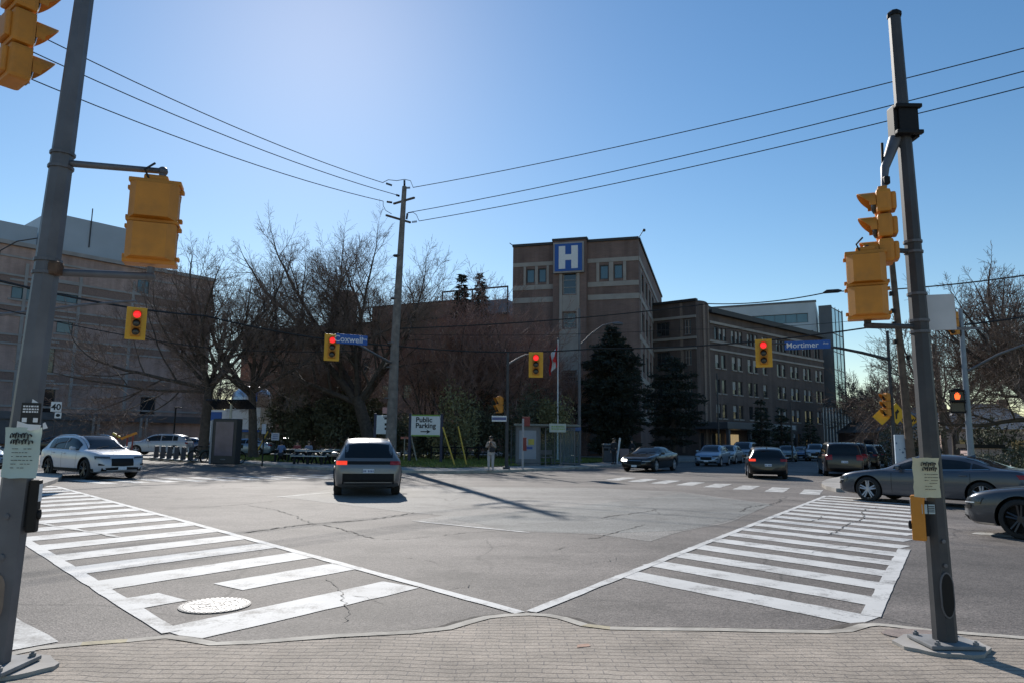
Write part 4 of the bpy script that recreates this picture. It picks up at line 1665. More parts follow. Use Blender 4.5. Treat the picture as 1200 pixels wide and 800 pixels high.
ph.box((ext + 11.5, 7.5, LH + 2.9), (15.5, 11, 5.6))
ph.box((8, 9, LH + 1.9), (22, 12, 3.2))
ph.build('penthouse', mat('pale_blue_cladding', (.36, .40, .45), .5, .2, var=.06, scale=.4), lbd)
an = MB().tube((ext + 8.8, 1.9, LH + 2.0), (ext + 8.8, 1.9, LH + 7.4), .07)
an.build('aerial', ROOFM, lbd)
lt = MB()
d = V((.56, -.3, 4.0))
for k, (t_, x) in enumerate((('Emergency', ext - 4.5), )):
    pass
# curved end of the building behind the trees
ce = MB().lathe([(5.5, 0), (5.5, LH - .3), (5.3, LH)], 30, Matrix.Translation((LW - 4.6, 5.42, 0)))
ce.build('rounded_end', BRICK_L, lbd, 30)

# ---- red brick wing behind the trees, with chimney
RA0, RB0 = V((-43.0, 112.0)), V((-.6, 92.0))
RAa = atan2(RB0.y - RA0.y, RB0.x - RA0.x)
RW = (RB0 - RA0).length
rw = thing('red_brick_wing', 'long red brick wing with a square chimney, mostly hidden behind bare trees', 'building', (RA0.x, RA0.y, 0), RAa)
wr_ = []
for z in (3.2, 7.2, 11.2):
    for k in range(12):
        u = 2 + k * 3.6
        if u + 1.5 < RW - 1:
            wr_.append((u, z, u + 1.4, z + 1.9))
Fr = boxbuilding(rw, RW, 16, 18.0, {'front': wr_}, BRICK_R)
O, U, N, _ = Fr['front']
for r in wr_:
    window(rw, O, U, N, r, nz=2)
up_ = MB()
up_.box((RW * .68, 6, 19.3), (RW * .34, 9, 2.7))
up_.build('upper_storey', BRICK_R, rw)
rf = MB()
rf.box((RW / 2, .1, 18.12), (RW + .2, .7, .25))
rf.box((RW * .68, 6, 20.75), (RW * .345, 9.3, .2))
rf.add([(0, .2, 17.95), (RW, .2, 17.95), (RW, 16, 17.95), (0, 16, 17.95)], [(0, 1, 2, 3)])
rf.build('roof', ROOFM, rw)
q = at(378, 330, 104)
qq = V((q.x, q.y)) - RA0
cu_ = qq.x * cos(RAa) + qq.y * sin(RAa)
ch = MB()
ch.box((cu_, 4.5, 20.8), (2.6, 2.6, 6.0))
ch.box((cu_, 4.5, 23.95), (2.9, 2.9, .4))
ch.build('chimney', BRICK_L, rw)
pr = MB()
b0 = RW - 4.5
pr.box((b0, 6, 19.4), (5.0, 5, 2.9))
pr.build('roof_cabin', mat('blue_grey_cladding', (.17, .19, .23), .6, .2), rw)
fr_ = MB()
for x in (b0 - 7.5, b0 - 2.6, b0 + 2.9):
    fr_.box((x, 3.2, 20.3), (.16, .16, 4.6))
fr_.box((b0 - 2.3, 3.2, 22.5), (10.5, .2, .2))
fr_.box((b0 - 5.0, 3.2, 20.6), (5.0, .16, .16))
fr_.build('roof_frame', ROOFM, rw)

# ---- white kiosk with a silver dome, seen between two trunks
wk = thing('white_pavilion', 'small white kiosk with a silver domed top between two dark tree trunks', 'kiosk', (at(270, 500, 62).x, 62, HK), radians(-8))
PW = mat('white_cladding', (.66, .69, .74), .5, var=.05)
k_ = MB()
k_.box((-1.0, 1.0, 1.9), (2.6, 2.4, 3.8))
k_.box((1.2, 1.0, 3.1), (3.2, 2.4, 1.9))
k_.build('body', PW, wk)
MB().box((1.2, .9, 2.02), (3.4, 2.6, .18)).build('ledge', SIGNBLUE, wk)
k2 = MB().box((1.2, 1.0, 1.0), (2.9, 2.0, 1.9))
k2.build('lower_wall', PANELD, wk)
k3 = MB()
for x in (1.6, 2.1):
    k3.box((x, -.02, 1.1), (.26, .06, 1.1))
k3.split('pale_pillar', STONE_L, wk)
k4 = MB().box((-1.35, -.22, 3.25), (1.2, .04, .75))
k4.box((1.6, -.22, 4.95 - .0), (1.7, .04, .8))
k4.split('blue_panel', SIGNBLUE, wk)
dm = MB()
dm.lathe([(1.75, 4.05), (1.75, 4.9), (1.6, 5.35), (1.2, 5.75), (.6, 5.95), (.02, 6.0)], 20, Matrix.Translation((1.2, 1.25, 0)))
dm.build('dome', mat('silver_cladding', (.55, .56, .58), .3, .8), wk, 40)

# ---- houses far right down the road
def house(label, px, Y, W, D, H, rz, wm, rfm):
    p = at(px, 520, Y)
    h = thing('house', label, 'house', (p.x, Y, -.05), rz)
    wins = [(.9, 1.0, 2.2, 2.3), (W - 2.4, 1.0, W - 1.1, 2.3)]
    F_ = boxbuilding(h, W, D, H, {'front': wins}, wm)
    for r in wins:
        window(h, F_['front'][0], F_['front'][1], F_['front'][2], r, fm=WFRAME_L)
    m = MB()
    hgt = W * .33
    P = [(-.4, -.4, H), (W + .4, -.4, H), (W + .4, D + .4, H), (-.4, D + .4, H), (W * .3, D * .5, H + hgt), (W * .7, D * .5, H + hgt)]
    m.add(P, [(0, 1, 5, 4), (1, 2, 5), (2, 3, 4, 5), (3, 0, 4), (3, 2, 1, 0)])
    m.build('roof', rfm, h)
    MB().box((W * .75, D * .5, H + hgt * .8), (.7, .7, 1.8)).build('chimney', BRICK_R, h)
    return h
SHING = mat('shingle', (.12, .105, .095), .9, var=.2, scale=2)
SHING2 = mat('grey_shingle', (.20, .20, .21), .9, var=.2, scale=2)
SIDING = mat('grey_siding', (.34, .35, .37), .8, var=.08)
house('brick bungalow with a brown hipped roof beyond the queue of dark cars', 1003, 92, 9, 9, 3.2, radians(-12), BRICK_R, SHING)
house('grey sided house with a pale roof behind the leaning utility pole', 1052, 80, 8, 8, 3.4, radians(-14), SIDING, SHING2)
house('small brick house glimpsed right of the thick metal pole', 1108, 66, 7.5, 7, 3.2, radians(-20), BRICK_L, SHING2)
# ------------------------------------------------------------------ trees and shrubs
BARK = mat('bark_dark', (.070, .057, .049), .95, var=.3, scale=5, bump=.5)
TWIG = mat('twig_brown', (.175, .13, .11), .95, var=.25, scale=2)
TWIG_R = mat('twig_reddish', (.24, .155, .135), .95, var=.3, scale=1.0)
TWIG_P = mat('twig_pale', (.17, .14, .12), .95, var=.25, scale=1.0)
NEEDLE = mat('pine_needles', (.026, .034, .026), .9, var=.5, scale=.9)
NEEDLE2 = mat('spruce_needles', (.030, .042, .028), .9, var=.5, scale=.9)
CEDAR = mat('cedar_foliage', (.10, .105, .068), .9, var=.55, scale=.8)
LEAFY = mat('pale_shrub_leaves', (.21, .20, .10), .9, var=.45, scale=1.1)
BUSHG = mat('bush_leaves', (.10, .115, .055), .85, var=.5, scale=2.5)

def rnd_unit(rg):
    while True:
        p = V((rg.uniform(-1, 1), rg.uniform(-1, 1), rg.uniform(-1, 1)))
        if .05 < p.length < 1:
            return p.normalized()

def grow(thick, thin, rg, p, d, L, r, lev, mx, up, split, rmin, wob=.16, kids=(4, 6)):
    n = 7 if lev == 0 else 5 if lev < 2 else (4 if lev == 2 else (3 if lev < mx else 2))
    pts, rad = [p.copy()], [r]
    step = L / n
    dd = d.copy()
    for i in range(n):
        dd = (dd + rnd_unit(rg) * wob + V((0, 0, up))).normalized()
        p = p + dd * step
        pts.append(p.copy())
        rad.append(max(rmin, r * (1 - (.45 if lev < 2 else .6) * (i + 1) / n)))
    tgt = thick if r > split else thin
    if r > .05:
        tgt.path(pts, rad, 7, cap=False)
    else:
        tgt.path(pts, rad, 3, cap=False)
    if lev >= mx or L < .28:
        return
    k = rg.randint(*kids) + (1 if lev == 0 else 0)
    for j in range(k):
        t = .22 + .78 * (j + rg.uniform(.2, .8)) / k
        i = min(n - 1, int(t * n))
        q = pts[i].lerp(pts[i + 1], t * n - i)
        axis = (pts[i + 1] - pts[i]).normalized()
        side = axis.cross(rnd_unit(rg))
        if side.length < .05:
            continue
        side.normalize()
        a = radians(rg.uniform(28, 62))
        nd = (axis * cos(a) + side * sin(a)).normalized()
        grow(thick, thin, rg, q, nd, L * rg.uniform(.50, .74) * (1.12 - .4 * t), max(rmin, rad[i] * rg.uniform(.45, .62)), lev + 1, mx, up, split, rmin, wob, kids)
    # leader
    grow(thick, thin, rg, pts[-1], dd, L * rg.uniform(.5, .65), max(rmin, rad[-1] * .95), lev + 1, mx, up, split, rmin, wob, kids)

def bare_tree(label, base, trunk_h, trunk_r, limbs, seed, mx=4, up=.05, twig=None, lean=(0, 0), rmin=.012, group='bare trees on the hospital corner', kids=(4, 6), wob=.16):
    rg = random.Random(seed)
    t = thing('bare_tree', label, 'tree', base, 0, group)
    thick, thin = MB(), MB()
    top = V((lean[0], lean[1], trunk_h))
    pts = [V((0, 0, -.05)), V((lean[0] * .15, lean[1] * .15, trunk_h * .12)), V((lean[0] * .5 + rg.uniform(-.1, .1), lean[1] * .5, trunk_h * .55)), top]
    limbs = [(az, el, L, r * 1.12) for az, el, L, r in limbs]
    thick.path(pts, [trunk_r * 1.5, trunk_r * 1.08, trunk_r * .95, trunk_r * .82], 10, cap=False)
    for az, el, L, r in limbs:
        d = V((cos(radians(az)) * cos(radians(el)), sin(radians(az)) * cos(radians(el)), sin(radians(el))))
        grow(thick, thin, rg, top - V((0, 0, rg.uniform(0, trunk_h * .15))), d, L, r, 0, mx, up, .03, rmin, wob, kids)
    thick.build('trunk', BARK, t, 60)
    thin.build('crown', twig or TWIG, t)
    return t

gz = HK
def on(px, py, Y=None):
    p = G(px, py, HK)
    return V((p.x, p.y, HK))

def dep(px, Y, z=HK):
    return V((at(px, 520, Y).x, Y, z))

# three big park trees
bare_tree('tall bare tree with a forked upright crown beside the rental bikes', dep(238, 50), 5.2, .33,
    [(20, 64, 5.6, .20), (170, 58, 5.8, .20), (270, 70, 5.2, .17), (100, 60, 5.2, .16), (185, 14, 6.8, .14), (200, 4, 5.6, .11), (330, 28, 5.0, .12), (215, 36, 5.2, .12)], 11, mx=5, lean=(.15, 0), kids=(3, 4), rmin=.008)
bare_tree('bare tree with a leaning dark trunk between kiosk and picnic tables', dep(298, 51), 5.0, .30,
    [(10, 56, 4.8, .18), (165, 56, 5.0, .18), (80, 60, 4.8, .16), (290, 52, 4.6, .15), (200, 30, 5.0, .13), (350, 28, 5.2, .13), (240, 20, 4.6, .11)], 12, mx=5, lean=(-.5, .2), kids=(3, 4), rmin=.008)
bare_tree('largest bare tree, wide spreading crown just left of the wooden utility pole', dep(440, 54), 4.6, .50,
    [(158, 46, 8.2, .30), (120, 58, 8.0, .26), (32, 56, 7.2, .24), (352, 48, 6.2, .19), (186, 28, 7.8, .20), (262, 58, 6.4, .18), (84, 72, 7.6, .24)], 13, lean=(-1.6, .3), mx=5, up=.045, kids=(3, 5), rmin=.008)
# reddish twiggy small trees in front of the buildings
for i, (px, Y, h, lab) in enumerate((
        (505, 57, 1.3, 'reddish twiggy young tree behind the public parking sign'),
        (548, 60, 1.5, 'reddish twiggy young tree behind the standing person'),
        (592, 61, 1.4, 'reddish twiggy tree rising behind the bus shelter, below the brick tower'),
        (640, 63, 1.0, 'twiggy bare tree behind the flagpole'),
        (345, 60, .95, 'twiggy bare tree behind the cedar hedge, left of the largest bare tree'),
        (262, 84, 1.1, 'twiggy bare tree above the white domed kiosk'),
        (400, 62, .95, 'brown twiggy tree behind the hanging signal with the blue street sign'))):
    bare_tree(lab, dep(px, Y), 1.6, .15, [(15, 60, 4.6 * h, .09), (140, 62, 4.8 * h, .09), (250, 60, 4.6 * h, .09), (80, 72, 5.2 * h, .1), (320, 48, 4.2 * h, .08), (200, 45, 4.2 * h, .08)], 30 + i, mx=4, twig=TWIG_R if i < 4 else TWIG, group='twiggy trees before the brick buildings', rmin=.012, kids=(4, 5))
# right hand street trees
bare_tree('big drooping bare tree over the bushes, right of the orange hand signal', V((27.4, 36.5, HK)), 3.2, .42,
    [(165, 64, 4.3, .24), (60, 72, 4.3, .22), (100, 60, 4.3, .2), (190, 28, 4.4, .15), (200, 46, 4.4, .17), (260, 30, 4.0, .14), (0, 55, 4.4, .18), (175, 6, 4.8, .12), (230, 10, 3.8, .11)], 41, up=.03, group='bare street trees on the right', kids=(3, 5), mx=5, rmin=.008)
bare_tree('bare tree with a dark trunk behind the orange hand signal pole', V((at(1120, 520, 52).x, 52, 0)), 2.6, .28,
    [(170, 55, 5.0, .15), (40, 60, 5.2, .15), (280, 50, 4.6, .13), (100, 68, 5.2, .15), (190, 25, 4.6, .1)], 42, up=.03, group='bare street trees on the right')
bare_tree('pale bare tree standing over the bungalow beyond the dark cars', V((at(1016, 520, 96).x, 96, 0)), 3.0, .28,
    [(165, 55, 4.4, .15), (20, 58, 4.4, .15), (95, 72, 4.6, .15), (270, 60, 4.0, .12)], 43, twig=TWIG_P, rmin=.018, group='bare street trees on the right')
bare_tree('bare tree half hidden behind the leaning wooden pole by the yellow signs', V((at(1072, 520, 88).x, 88, 0)), 3.0, .25,
    [(165, 55, 4.0, .13), (20, 58, 4.2, .13), (95, 70, 4.0, .13), (270, 60, 4.0, .12)], 44, twig=TWIG_P, rmin=.018, group='bare street trees on the right')

def leaf_tris(mb, rg, c, r, n, size, flat=1.0):
    for _ in range(n):
        p = rnd_unit(rg) * (rg.random() ** .4)
        q = V((c[0] + p.x * r[0], c[1] + p.y * r[1], c[2] + p.z * r[2]))
        a = rnd_unit(rg) * size * rg.uniform(.6, 1.4)
        b = rnd_unit(rg) * size * .6 * rg.uniform(.5, 1.2)
        a.z *= flat
        mb.add([q - a * .5, q + b * .5, q + a * .5, q - b * .5], [(0, 1, 2, 3)])

def conifer(name, label, base, H, R, seed, m, tiers=None, droop=.25, start=.08, cone=True, group=None, dens=1.0, nsz=.34):
    rg = random.Random(seed)
    t = thing(name, label, 'tree', base, 0, group)
    tk = MB().path([(0, 0, -.05), (rg.uniform(-.1, .1), 0, H * .5), (0, 0, H * .97)], [R * .075 + .07, R * .05 + .05, .02], 8)
    cr = MB()
    tiers = tiers or int(H * 2.6)
    for i in range(tiers):
        f = start + (1 - start) * (i + rg.random() * .6) / tiers
        z = H * f
        if cone:
            rad = R * (1 - f) ** .85 * rg.uniform(.75, 1.15) + .12
        else:
            rad = R * max(.14, sin(pi * min(1, (f - start) / (1 - start) * .80 + .18)) ** .7) * rg.uniform(.6, 1.12)
        k = rg.randint(5, 8)
        for j in range(k):
            a = 2 * pi * (j + rg.random()) / k
            L = rad * rg.uniform(.65, 1.1)
            tip = V((cos(a) * L, sin(a) * L, z - L * droop + rg.uniform(-.1, .15)))
            r0 = V((0, 0, z))
            tk.tube(r0, r0.lerp(tip, .8), .035, .012, 4, cap=False)
            nn = max(3, int(L * 16 * dens))
            for q in range(nn):
                s = .18 + .82 * (q + rg.random()) / nn
                p = r0.lerp(tip, s) + V((rg.uniform(-1, 1), rg.uniform(-1, 1), rg.uniform(-.9, .7))) * (.11 + .16 * L * (1 - abs(2 * s - 1)) * .5)
                dirv = V((cos(a + rg.uniform(-.9, .9)), sin(a + rg.uniform(-.9, .9)), rg.uniform(-.5, .35)))
                sd = dirv.cross(rnd_unit(rg)).normalized()
                ln_ = nsz * rg.uniform(.6, 1.3)
                cr.add([p - sd * ln_ * .28, p + dirv * ln_ * .2, p + sd * ln_ * .28, p + dirv * ln_], [(0, 1, 3), (1, 2, 3)])
    if not cone:
        pts_ = [V(cr.v[i]) for i in range(0, len(cr.v), 190)]
        for p_ in pts_:
            leaf_tris(cr, rg, p_, (.55, .55, .38), 34, nsz * .8)
    tk.build('trunk', BARK, t)
    cr.build('crown', m, t)
    return t

conifer('pine_tree', 'broad dark pine close against the brick tower, right of the street lamp post', dep(718, 60), 11.2, 3.5, 51, NEEDLE, cone=False, start=.06, droop=.12, tiers=34, group='dark evergreens by the hospital', dens=2.6, nsz=.34)
conifer('pine_tree', 'dark layered pine standing before the pale end of the brown wing', dep(789, 64), 9.4, 2.9, 52, NEEDLE, cone=False, start=.16, droop=.05, tiers=15, group='dark evergreens by the hospital', dens=2.4, nsz=.32)
conifer('spruce_tree', 'pointed young spruce behind the parked cars, left one of the pair under the red light', dep(893, 72), 6.1, 1.9, 53, NEEDLE2, group='dark evergreens by the hospital', dens=1.2)
conifer('spruce_tree', 'pointed young spruce behind the parked cars, right one of the pair under the red light', dep(916, 74), 5.4, 1.7, 54, NEEDLE2, group='dark evergreens by the hospital', dens=1.2)
conifer('spruce_tree', 'small dark spruce before the striped podium of the glass tower', dep(950, 80), 4.6, 1.5, 55, NEEDLE2, group='dark evergreens by the hospital', dens=1.1)
conifer('spruce_tree', 'slim spruce tip left of its twin, poking above the red brick roof', dep(537, 70), 18.2, 3.0, 56, NEEDLE, group='tall spruces rising over the roofs', dens=1.5, nsz=.42)
conifer('spruce_tree', 'slim spruce tip nearest the brick tower, poking above the roof', dep(559, 69), 18.0, 3.0, 57, NEEDLE, group='tall spruces rising over the roofs', dens=1.5, nsz=.42)

def shrub(label, base, r, h, seed, m, n, size, group, name='shrub', stems=6):
    rg = random.Random(seed)
    t = thing(name, label, 'shrub', base, 0, group)
    st = MB()
    lf = MB()
    for k in range(stems):
        a = 2 * pi * k / stems + rg.random()
        e = V((cos(a) * r * .6, sin(a) * r * .6, h * rg.uniform(.6, .9)))
        st.path([V((0, 0, -.03)), e * .5 + V((0, 0, h * .08)), e], [.05, .035, .012], 5)
    for k in range(14):
        c = (rg.uniform(-.6, .6) * r, rg.uniform(-.6, .6) * r, h * rg.uniform(.15, .82))
        s = rg.uniform(.30, .6)
        leaf_tris(lf, rg, c, (r * s, r * s, h * s * .62), n // 14, size)
    st.build('stems', BARK, t)
    lf.build('foliage', m, t)
    return t
for i, (px, Y, r, h, lab) in enumerate((
        (338, 58, 2.3, 5.2, 'dark cedar shrub behind the picnic tables, leftmost of the dense row'),
        (368, 58, 2.5, 6.2, 'tall dark cedar shrub directly behind the round picnic table'),
        (398, 57, 2.4, 5.8, 'dark cedar shrub just left of the silver car roof'),
        (424, 58, 2.2, 5.0, 'dark cedar shrub beside the trunk of the largest bare tree'))):
    shrub(lab, dep(px, Y), r, h, 60 + i, CEDAR, 5200, .30, 'cedar shrubs behind the picnic tables')
for i, (px, Y, r, h, m_, lab) in enumerate((
        (532, 53, 2.0, 5.6, LEAFY, 'yellowish green loose shrub right of the public parking sign'),
        (560, 56, 2.3, 4.4, CEDAR, 'dark green shrub mass behind the standing person'),
        (600, 56, 2.3, 5.4, CEDAR, 'dark shrub at the left end of the bus shelter'),
        (628, 58, 2.0, 5.8, CEDAR, 'dark shrub rising behind the bus shelter roof'),
        (650, 57, 1.8, 4.7, LEAFY, 'yellowish green shrub above the bus stop sign'),
        (502, 55, 1.6, 3.0, CEDAR, 'low dark shrub behind the public parking sign'),
        (470, 56, 1.6, 3.2, CEDAR, 'dark shrub between the wooden pole and the public parking sign'))):
    shrub(lab, dep(px, Y), r, h, 70 + i, m_, 3600, .24, 'shrubs behind the bus shelter and signs')
for i, (x, Y, r, h, m_, lab) in enumerate((
        (19.2, 25.6, 1.1, 1.25, BUSHG, 'pale leafy bush right behind the boot of the grey sedan'),
        (21.5, 26.6, 1.3, 1.3, BUSHG, 'pale leafy bush at the frame edge behind the grey sedan'),
        (20.3, 30.0, 1.2, 1.3, CEDAR, 'low dark bush below the little wooden shed'),
        (23.8, 32.5, 1.6, 1.8, CEDAR, 'dark bush under the big bare tree with drooping branches'),
        (27.0, 40.0, 2.4, 3.6, CEDAR, 'tall dark bush against the trunk of the big drooping bare tree'),
        (24.0, 43.0, 2.0, 3.0, CEDAR, 'dark bush behind the little wooden shed'))):
    shrub(lab, V((x, Y, HK)), r, h, 80 + i, m_, 2600, .13 if i < 3 else .2, 'bushes at the right hand corner')

# blades of grass on the lawn
rgx = random.Random(5)
gbm = MB()
def inside(p, poly):
    c = False
    j = len(poly) - 1
    for i in range(len(poly)):
        a, b = poly[i], poly[j]
        if (a.y > p.y) != (b.y > p.y) and p.x < (b.x - a.x) * (p.y - a.y) / (b.y - a.y) + a.x:
            c = not c
        j = i
    return c
gv, gf = [], []
k = 0
while k < 26000:
    p = V((rgx.uniform(-24, 10), rgx.uniform(38, 62)))
    if not inside(p, LAWN):
        continue
    k += 1
    a = rgx.uniform(0, 2 * pi)
    w = .035
    h = rgx.uniform(.05, .16)
    o = len(gv)
    gv += [(p.x - w * cos(a), p.y - w * sin(a), HK + .02), (p.x + w * cos(a), p.y + w * sin(a), HK + .02), (p.x + rgx.uniform(-.06, .06), p.y + rgx.uniform(-.06, .06), HK + .03 + h)]
    gf.append((o, o + 1, o + 2))
gbm.add(gv, gf)
go = gbm.build('grass', mat('grass_blades', (.14, .17, .04), .8, var=.4, scale=.8))
tag(go, 'short spring grass on the corner lawn', 'grass', kind='stuff')
# ------------------------------------------------------------------ street furniture
GALV = mat('galvanised_steel', (.125, .127, .14), .55, .4, var=.22, scale=4, dirt=(.16, .16, .165), dirt_amt=.5, dirt_scale=2.5)
GALVD = mat('dull_steel', (.055, .057, .062), .6, .35, var=.2, scale=4, dirt=(.10, .09, .085), dirt_amt=.5, dirt_scale=3)
WOOD = mat('pole_wood', (.115, .085, .065), .95, var=.35, scale=3, bump=.5)
WOODG = mat('pole_wood_grey', (.19, .17, .155), .95, var=.3, scale=3, bump=.5)
YEL = mat('signal_yellow', (.56, .22, .02), .55, var=.14, scale=3.5, dirt=(.26, .12, .03), dirt_amt=.35, dirt_scale=5)
YELB = mat('signal_backboard', (.72, .36, .01), .45, var=.05)
LENSOFF = mat('lens_off', (.03, .028, .022), .25, var=.2)
LENSRED = emat('lens_red_lit', (1.0, .025, .03), .95, (.4, .01, .01))
HANDLIT = emat('hand_lit', (1.0, .11, .02), 1.8)
CABLE = mat('cable_black', (.018, .018, .02), .7)
PLATEM = mat('plate_grey', (.22, .22, .22), .8, .1, var=.25, scale=8)
ORANGEP = mat('guard_yellow', (.55, .37, .05), .6, var=.15, scale=6)
INK = mat('ink_black', (.02, .02, .02), .7)

def octpole(mb, p0, p1, r0, r1, n=8):
    mb.path([V(p0), V(p0).lerp(V(p1), .5), V(p1)], [r0, (r0 + r1) / 2, r1], n)

def signal_head(t, sec=.36, w=.36, d=.20, lit=0, n=3, yel=YEL):
    "three section head, centre at origin, facing local -y"
    hb = MB()
    for k in range(n):
        z = (n / 2 - .5 - k) * sec
        hb.bbox((0, 0, z), (w, d, sec - .012), .03)
        hb.bbox((0, d / 2 + .015, z), (w * .72, .05, sec * .72), .02)
    hb.bbox((0, 0, n * sec / 2 + .012), (w * .5, d * .6, .04), .01)
    hb.build('housing', yel, t)
    R = sec * .40
    for k in range(n):
        z = (n / 2 - .5 - k) * sec
        M = Matrix.Translation((0, -d / 2 - .004, z)) @ Matrix.Rotation(pi / 2, 4, 'X')
        MB().lathe([(R * 1.0, 0), (R * 1.0, .008), (R * .7, .022), (.01, .028)], 18, M).build('lens', LENSRED if (k == 0 and lit) else LENSOFF, t, 50)
        vb = MB()
        P, F = [], []
        m = 14
        for i in range(m + 1):
            a = radians(-20 + 220 * i / m)
            ln = sec * .64 * (.35 + .65 * max(0, sin(a)) ** .7)
            for q, (rr, yy) in enumerate(((R * 1.08, 0), (R * 1.08, -ln), (R * 1.14, -ln), (R * 1.14, 0))):
                P.append((rr * cos(a), -d / 2 + yy, z + rr * sin(a) - (.10 * -yy if False else 0)))
        for i in range(m):
            for q in range(4):
                q2 = (q + 1) % 4
                F.append((i * 4 + q, (i + 1) * 4 + q, (i + 1) * 4 + q2, i * 4 + q2))
        F += [(0, 1, 2, 3), (m * 4 + 3, m * 4 + 2, m * 4 + 1, m * 4)]
        vb.add(P, F)
        vb.build('visor', yel, t, 40)

def vehicle_signal(label, loc, face, lit=1, back=True, sec=.36, group=None, tilt=0):
    t = thing('traffic_signal', label, 'traffic light', loc, facing(face), group)
    signal_head(t, sec, sec, sec * .55, lit)
    if back:
        b = MB()
        w, h = sec * 2.12, sec * 3 + sec * .78
        b.bbox((0, .03, 0), (w, .03, h), .01)
        b.build('backboard', YELB, t)
    return t

def ped_signal(label, loc, face, group=None, lit=False, yel=YEL):
    "two section walk signal, centre at origin"
    t = thing('pedestrian_signal', label, 'pedestrian signal', loc, facing(face), group)
    b = MB()
    for k in (1, -1):
        b.bbox((0, 0, k * .175), (.40, .15, .335), .02)
        P = [(-.20, .075, k * .175 - .165), (.20, .075, k * .175 - .165), (.20, .075, k * .175 + .165), (-.20, .075, k * .175 + .165),
             (-.135, .16, k * .175 - .15), (.135, .16, k * .175 - .15), (.135, .16, k * .175 + .14), (-.135, .16, k * .175 + .14)]
        b.add(P, [(4, 7, 6, 5), (0, 4, 5, 1), (1, 5, 6, 2), (2, 6, 7, 3), (3, 7, 4, 0)])
    b.bbox((0, .0, 0), (.425, .20, .03), .01)
    b.bbox((0, .0, .35), (.43, .18, .04), .01)
    b.bbox((0, .0, -.35), (.43, .18, .04), .01)
    b.bbox((0, .0, .39), (.20, .15, .05), .02)
    b.build('housing', yel, t)
    hg = MB()
    for sx in (-1, 1):
        for z in (.30, .04, -.04, -.30):
            hg.bbox((sx * .215, -.02, z), (.035, .06, .035), .008)
    hg.split('latch', yel, t)
    sm_ = MB()
    for z in (.335, .02, -.02, -.335):
        sm_.box((0, .012, z), (.404, .128, .006))
    for sx in (-1, 1):
        sm_.box((sx * .2005, -.035, 0), (.004, .008, .66))
    sm_.build('gasket_seams', mat('gasket_dark', (.10, .05, .015), .8), t)
    MB().path([(.05, .06, .36), (.09, .10, .44), (.02, .05, .52)], .010, 6).build('cable', CABLE, t)
    for k in (1, -1):
        sc_ = MB().bbox((0, -.076, k * .175), (.35, .012, .28), .01)
        s = sc_.build('screen', LENSOFF, t)
        v = MB()
        v.box((0, -.16, k * .175 + .15), (.36, .17, .012))
        for sx in (-1, 1):
            v.add([(sx * .18, -.08, k * .175 + .15), (sx * .18, -.245, k * .175 + .15), (sx * .18, -.08, k * .175 - .12)], [(0, 1, 2)])
        v.build('visor', yel if not lit else BLK, t)
        if lit and k == 1:
            h = MB()
            hand = [(-.055, -.11), (.05, -.11), (.075, -.05), (.085, .03), (.062, .035), (.055, -.01), (.052, .085), (.03, .085), (.026, .02), (.018, .11), (-.006, .11), (-.008, .02), (-.018, .10), (-.04, .097), (-.04, .0), (-.05, .06), (-.07, .055), (-.075, -.04)]
            h.prism(hand, 0, .006, 0, front((0, -.083, .175)))
            h.build('hand_symbol', HANDLIT, s)
    return t

def plate_bolts(mb, r, z):
    for sx in (-1, 1):
        for sy in (-1, 1):
            mb.lathe([(.024, 0), (.024, .022), (.012, .023), (.012, .036)], 6, Matrix.Translation((sx * r, sy * r, z)))

def strap(mb, c, r, h=.022):
    mb.lathe([(r, -h / 2), (r + .008, -h / 2), (r + .008, h / 2), (r, h / 2)], 12, Matrix.Translation(c))

# ================= near right pole
PZ = KT + .026
rb0 = G(1108, 754, PZ)
rtop = at(1048, 20, rb0.y)
rpole = thing('traffic_pole', 'dark tapered steel pole with a cream poster at the kerb, right of the crossing', 'pole', rb0)
def R_(px, py, dy=0.0):
    "local point of the right pole's neighbourhood seen at a place in the photo"
    return at(px, py, rb0.y + dy) - rb0
rp = R_(1048, 20)
rp.y = 0
sh = MB()
octpole(sh, (0, 0, .03), rp, .090, .051)
sh.build('shaft', GALVD, rpole, 20)
MB().lathe([(.062, 0), (.062, .03), (.045, .05)], 8, Matrix.Translation(rp)).build('pole_cap', BLK, rpole)
bp_ = MB()
bp_.bbox((0, 0, .016), (.42, .36, .03), .008)
plate_bolts(bp_, .15, .03)
bp_.build('base_plate', PLATEM, rpole)
def along_r(z):
    return V((rp.x * z / rp.z, 0, z))
hh = MB()
hz_ = R_(1099, 694).z
c = along_r(hz_)
ov = []
for k in range(20):
    a = 2 * pi * k / 20
    ov.append((.045 * cos(a), .115 * sin(a) + (.05 if sin(a) > 0 else -.05)))
rr_ = .090 - .039 * hz_ / rp.z
hh.prism([(x * 1.22, z * 1.08) for x, z in ov], 0, .012, 0, front((c.x - .004, -rr_ * .93 - .002, c.z)))
hh.build('hand_hole_rim', GALV, rpole)
MB().prism(ov, 0, .004, 0, front((c.x - .004, -rr_ * .93 - .013, c.z))).build('hand_hole', BLK, rpole)
bt = MB()
for py in (632, 660):
    zc = R_(1090, py).z
    q = along_r(zc)
    bt.lathe([(.016, 0), (.016, .012), (.006, .013)], 8, Matrix.Translation((q.x, -.083, zc)) @ Matrix.Rotation(pi / 2, 4, 'X'))
bt.split('bolt_head', GALV, rpole)
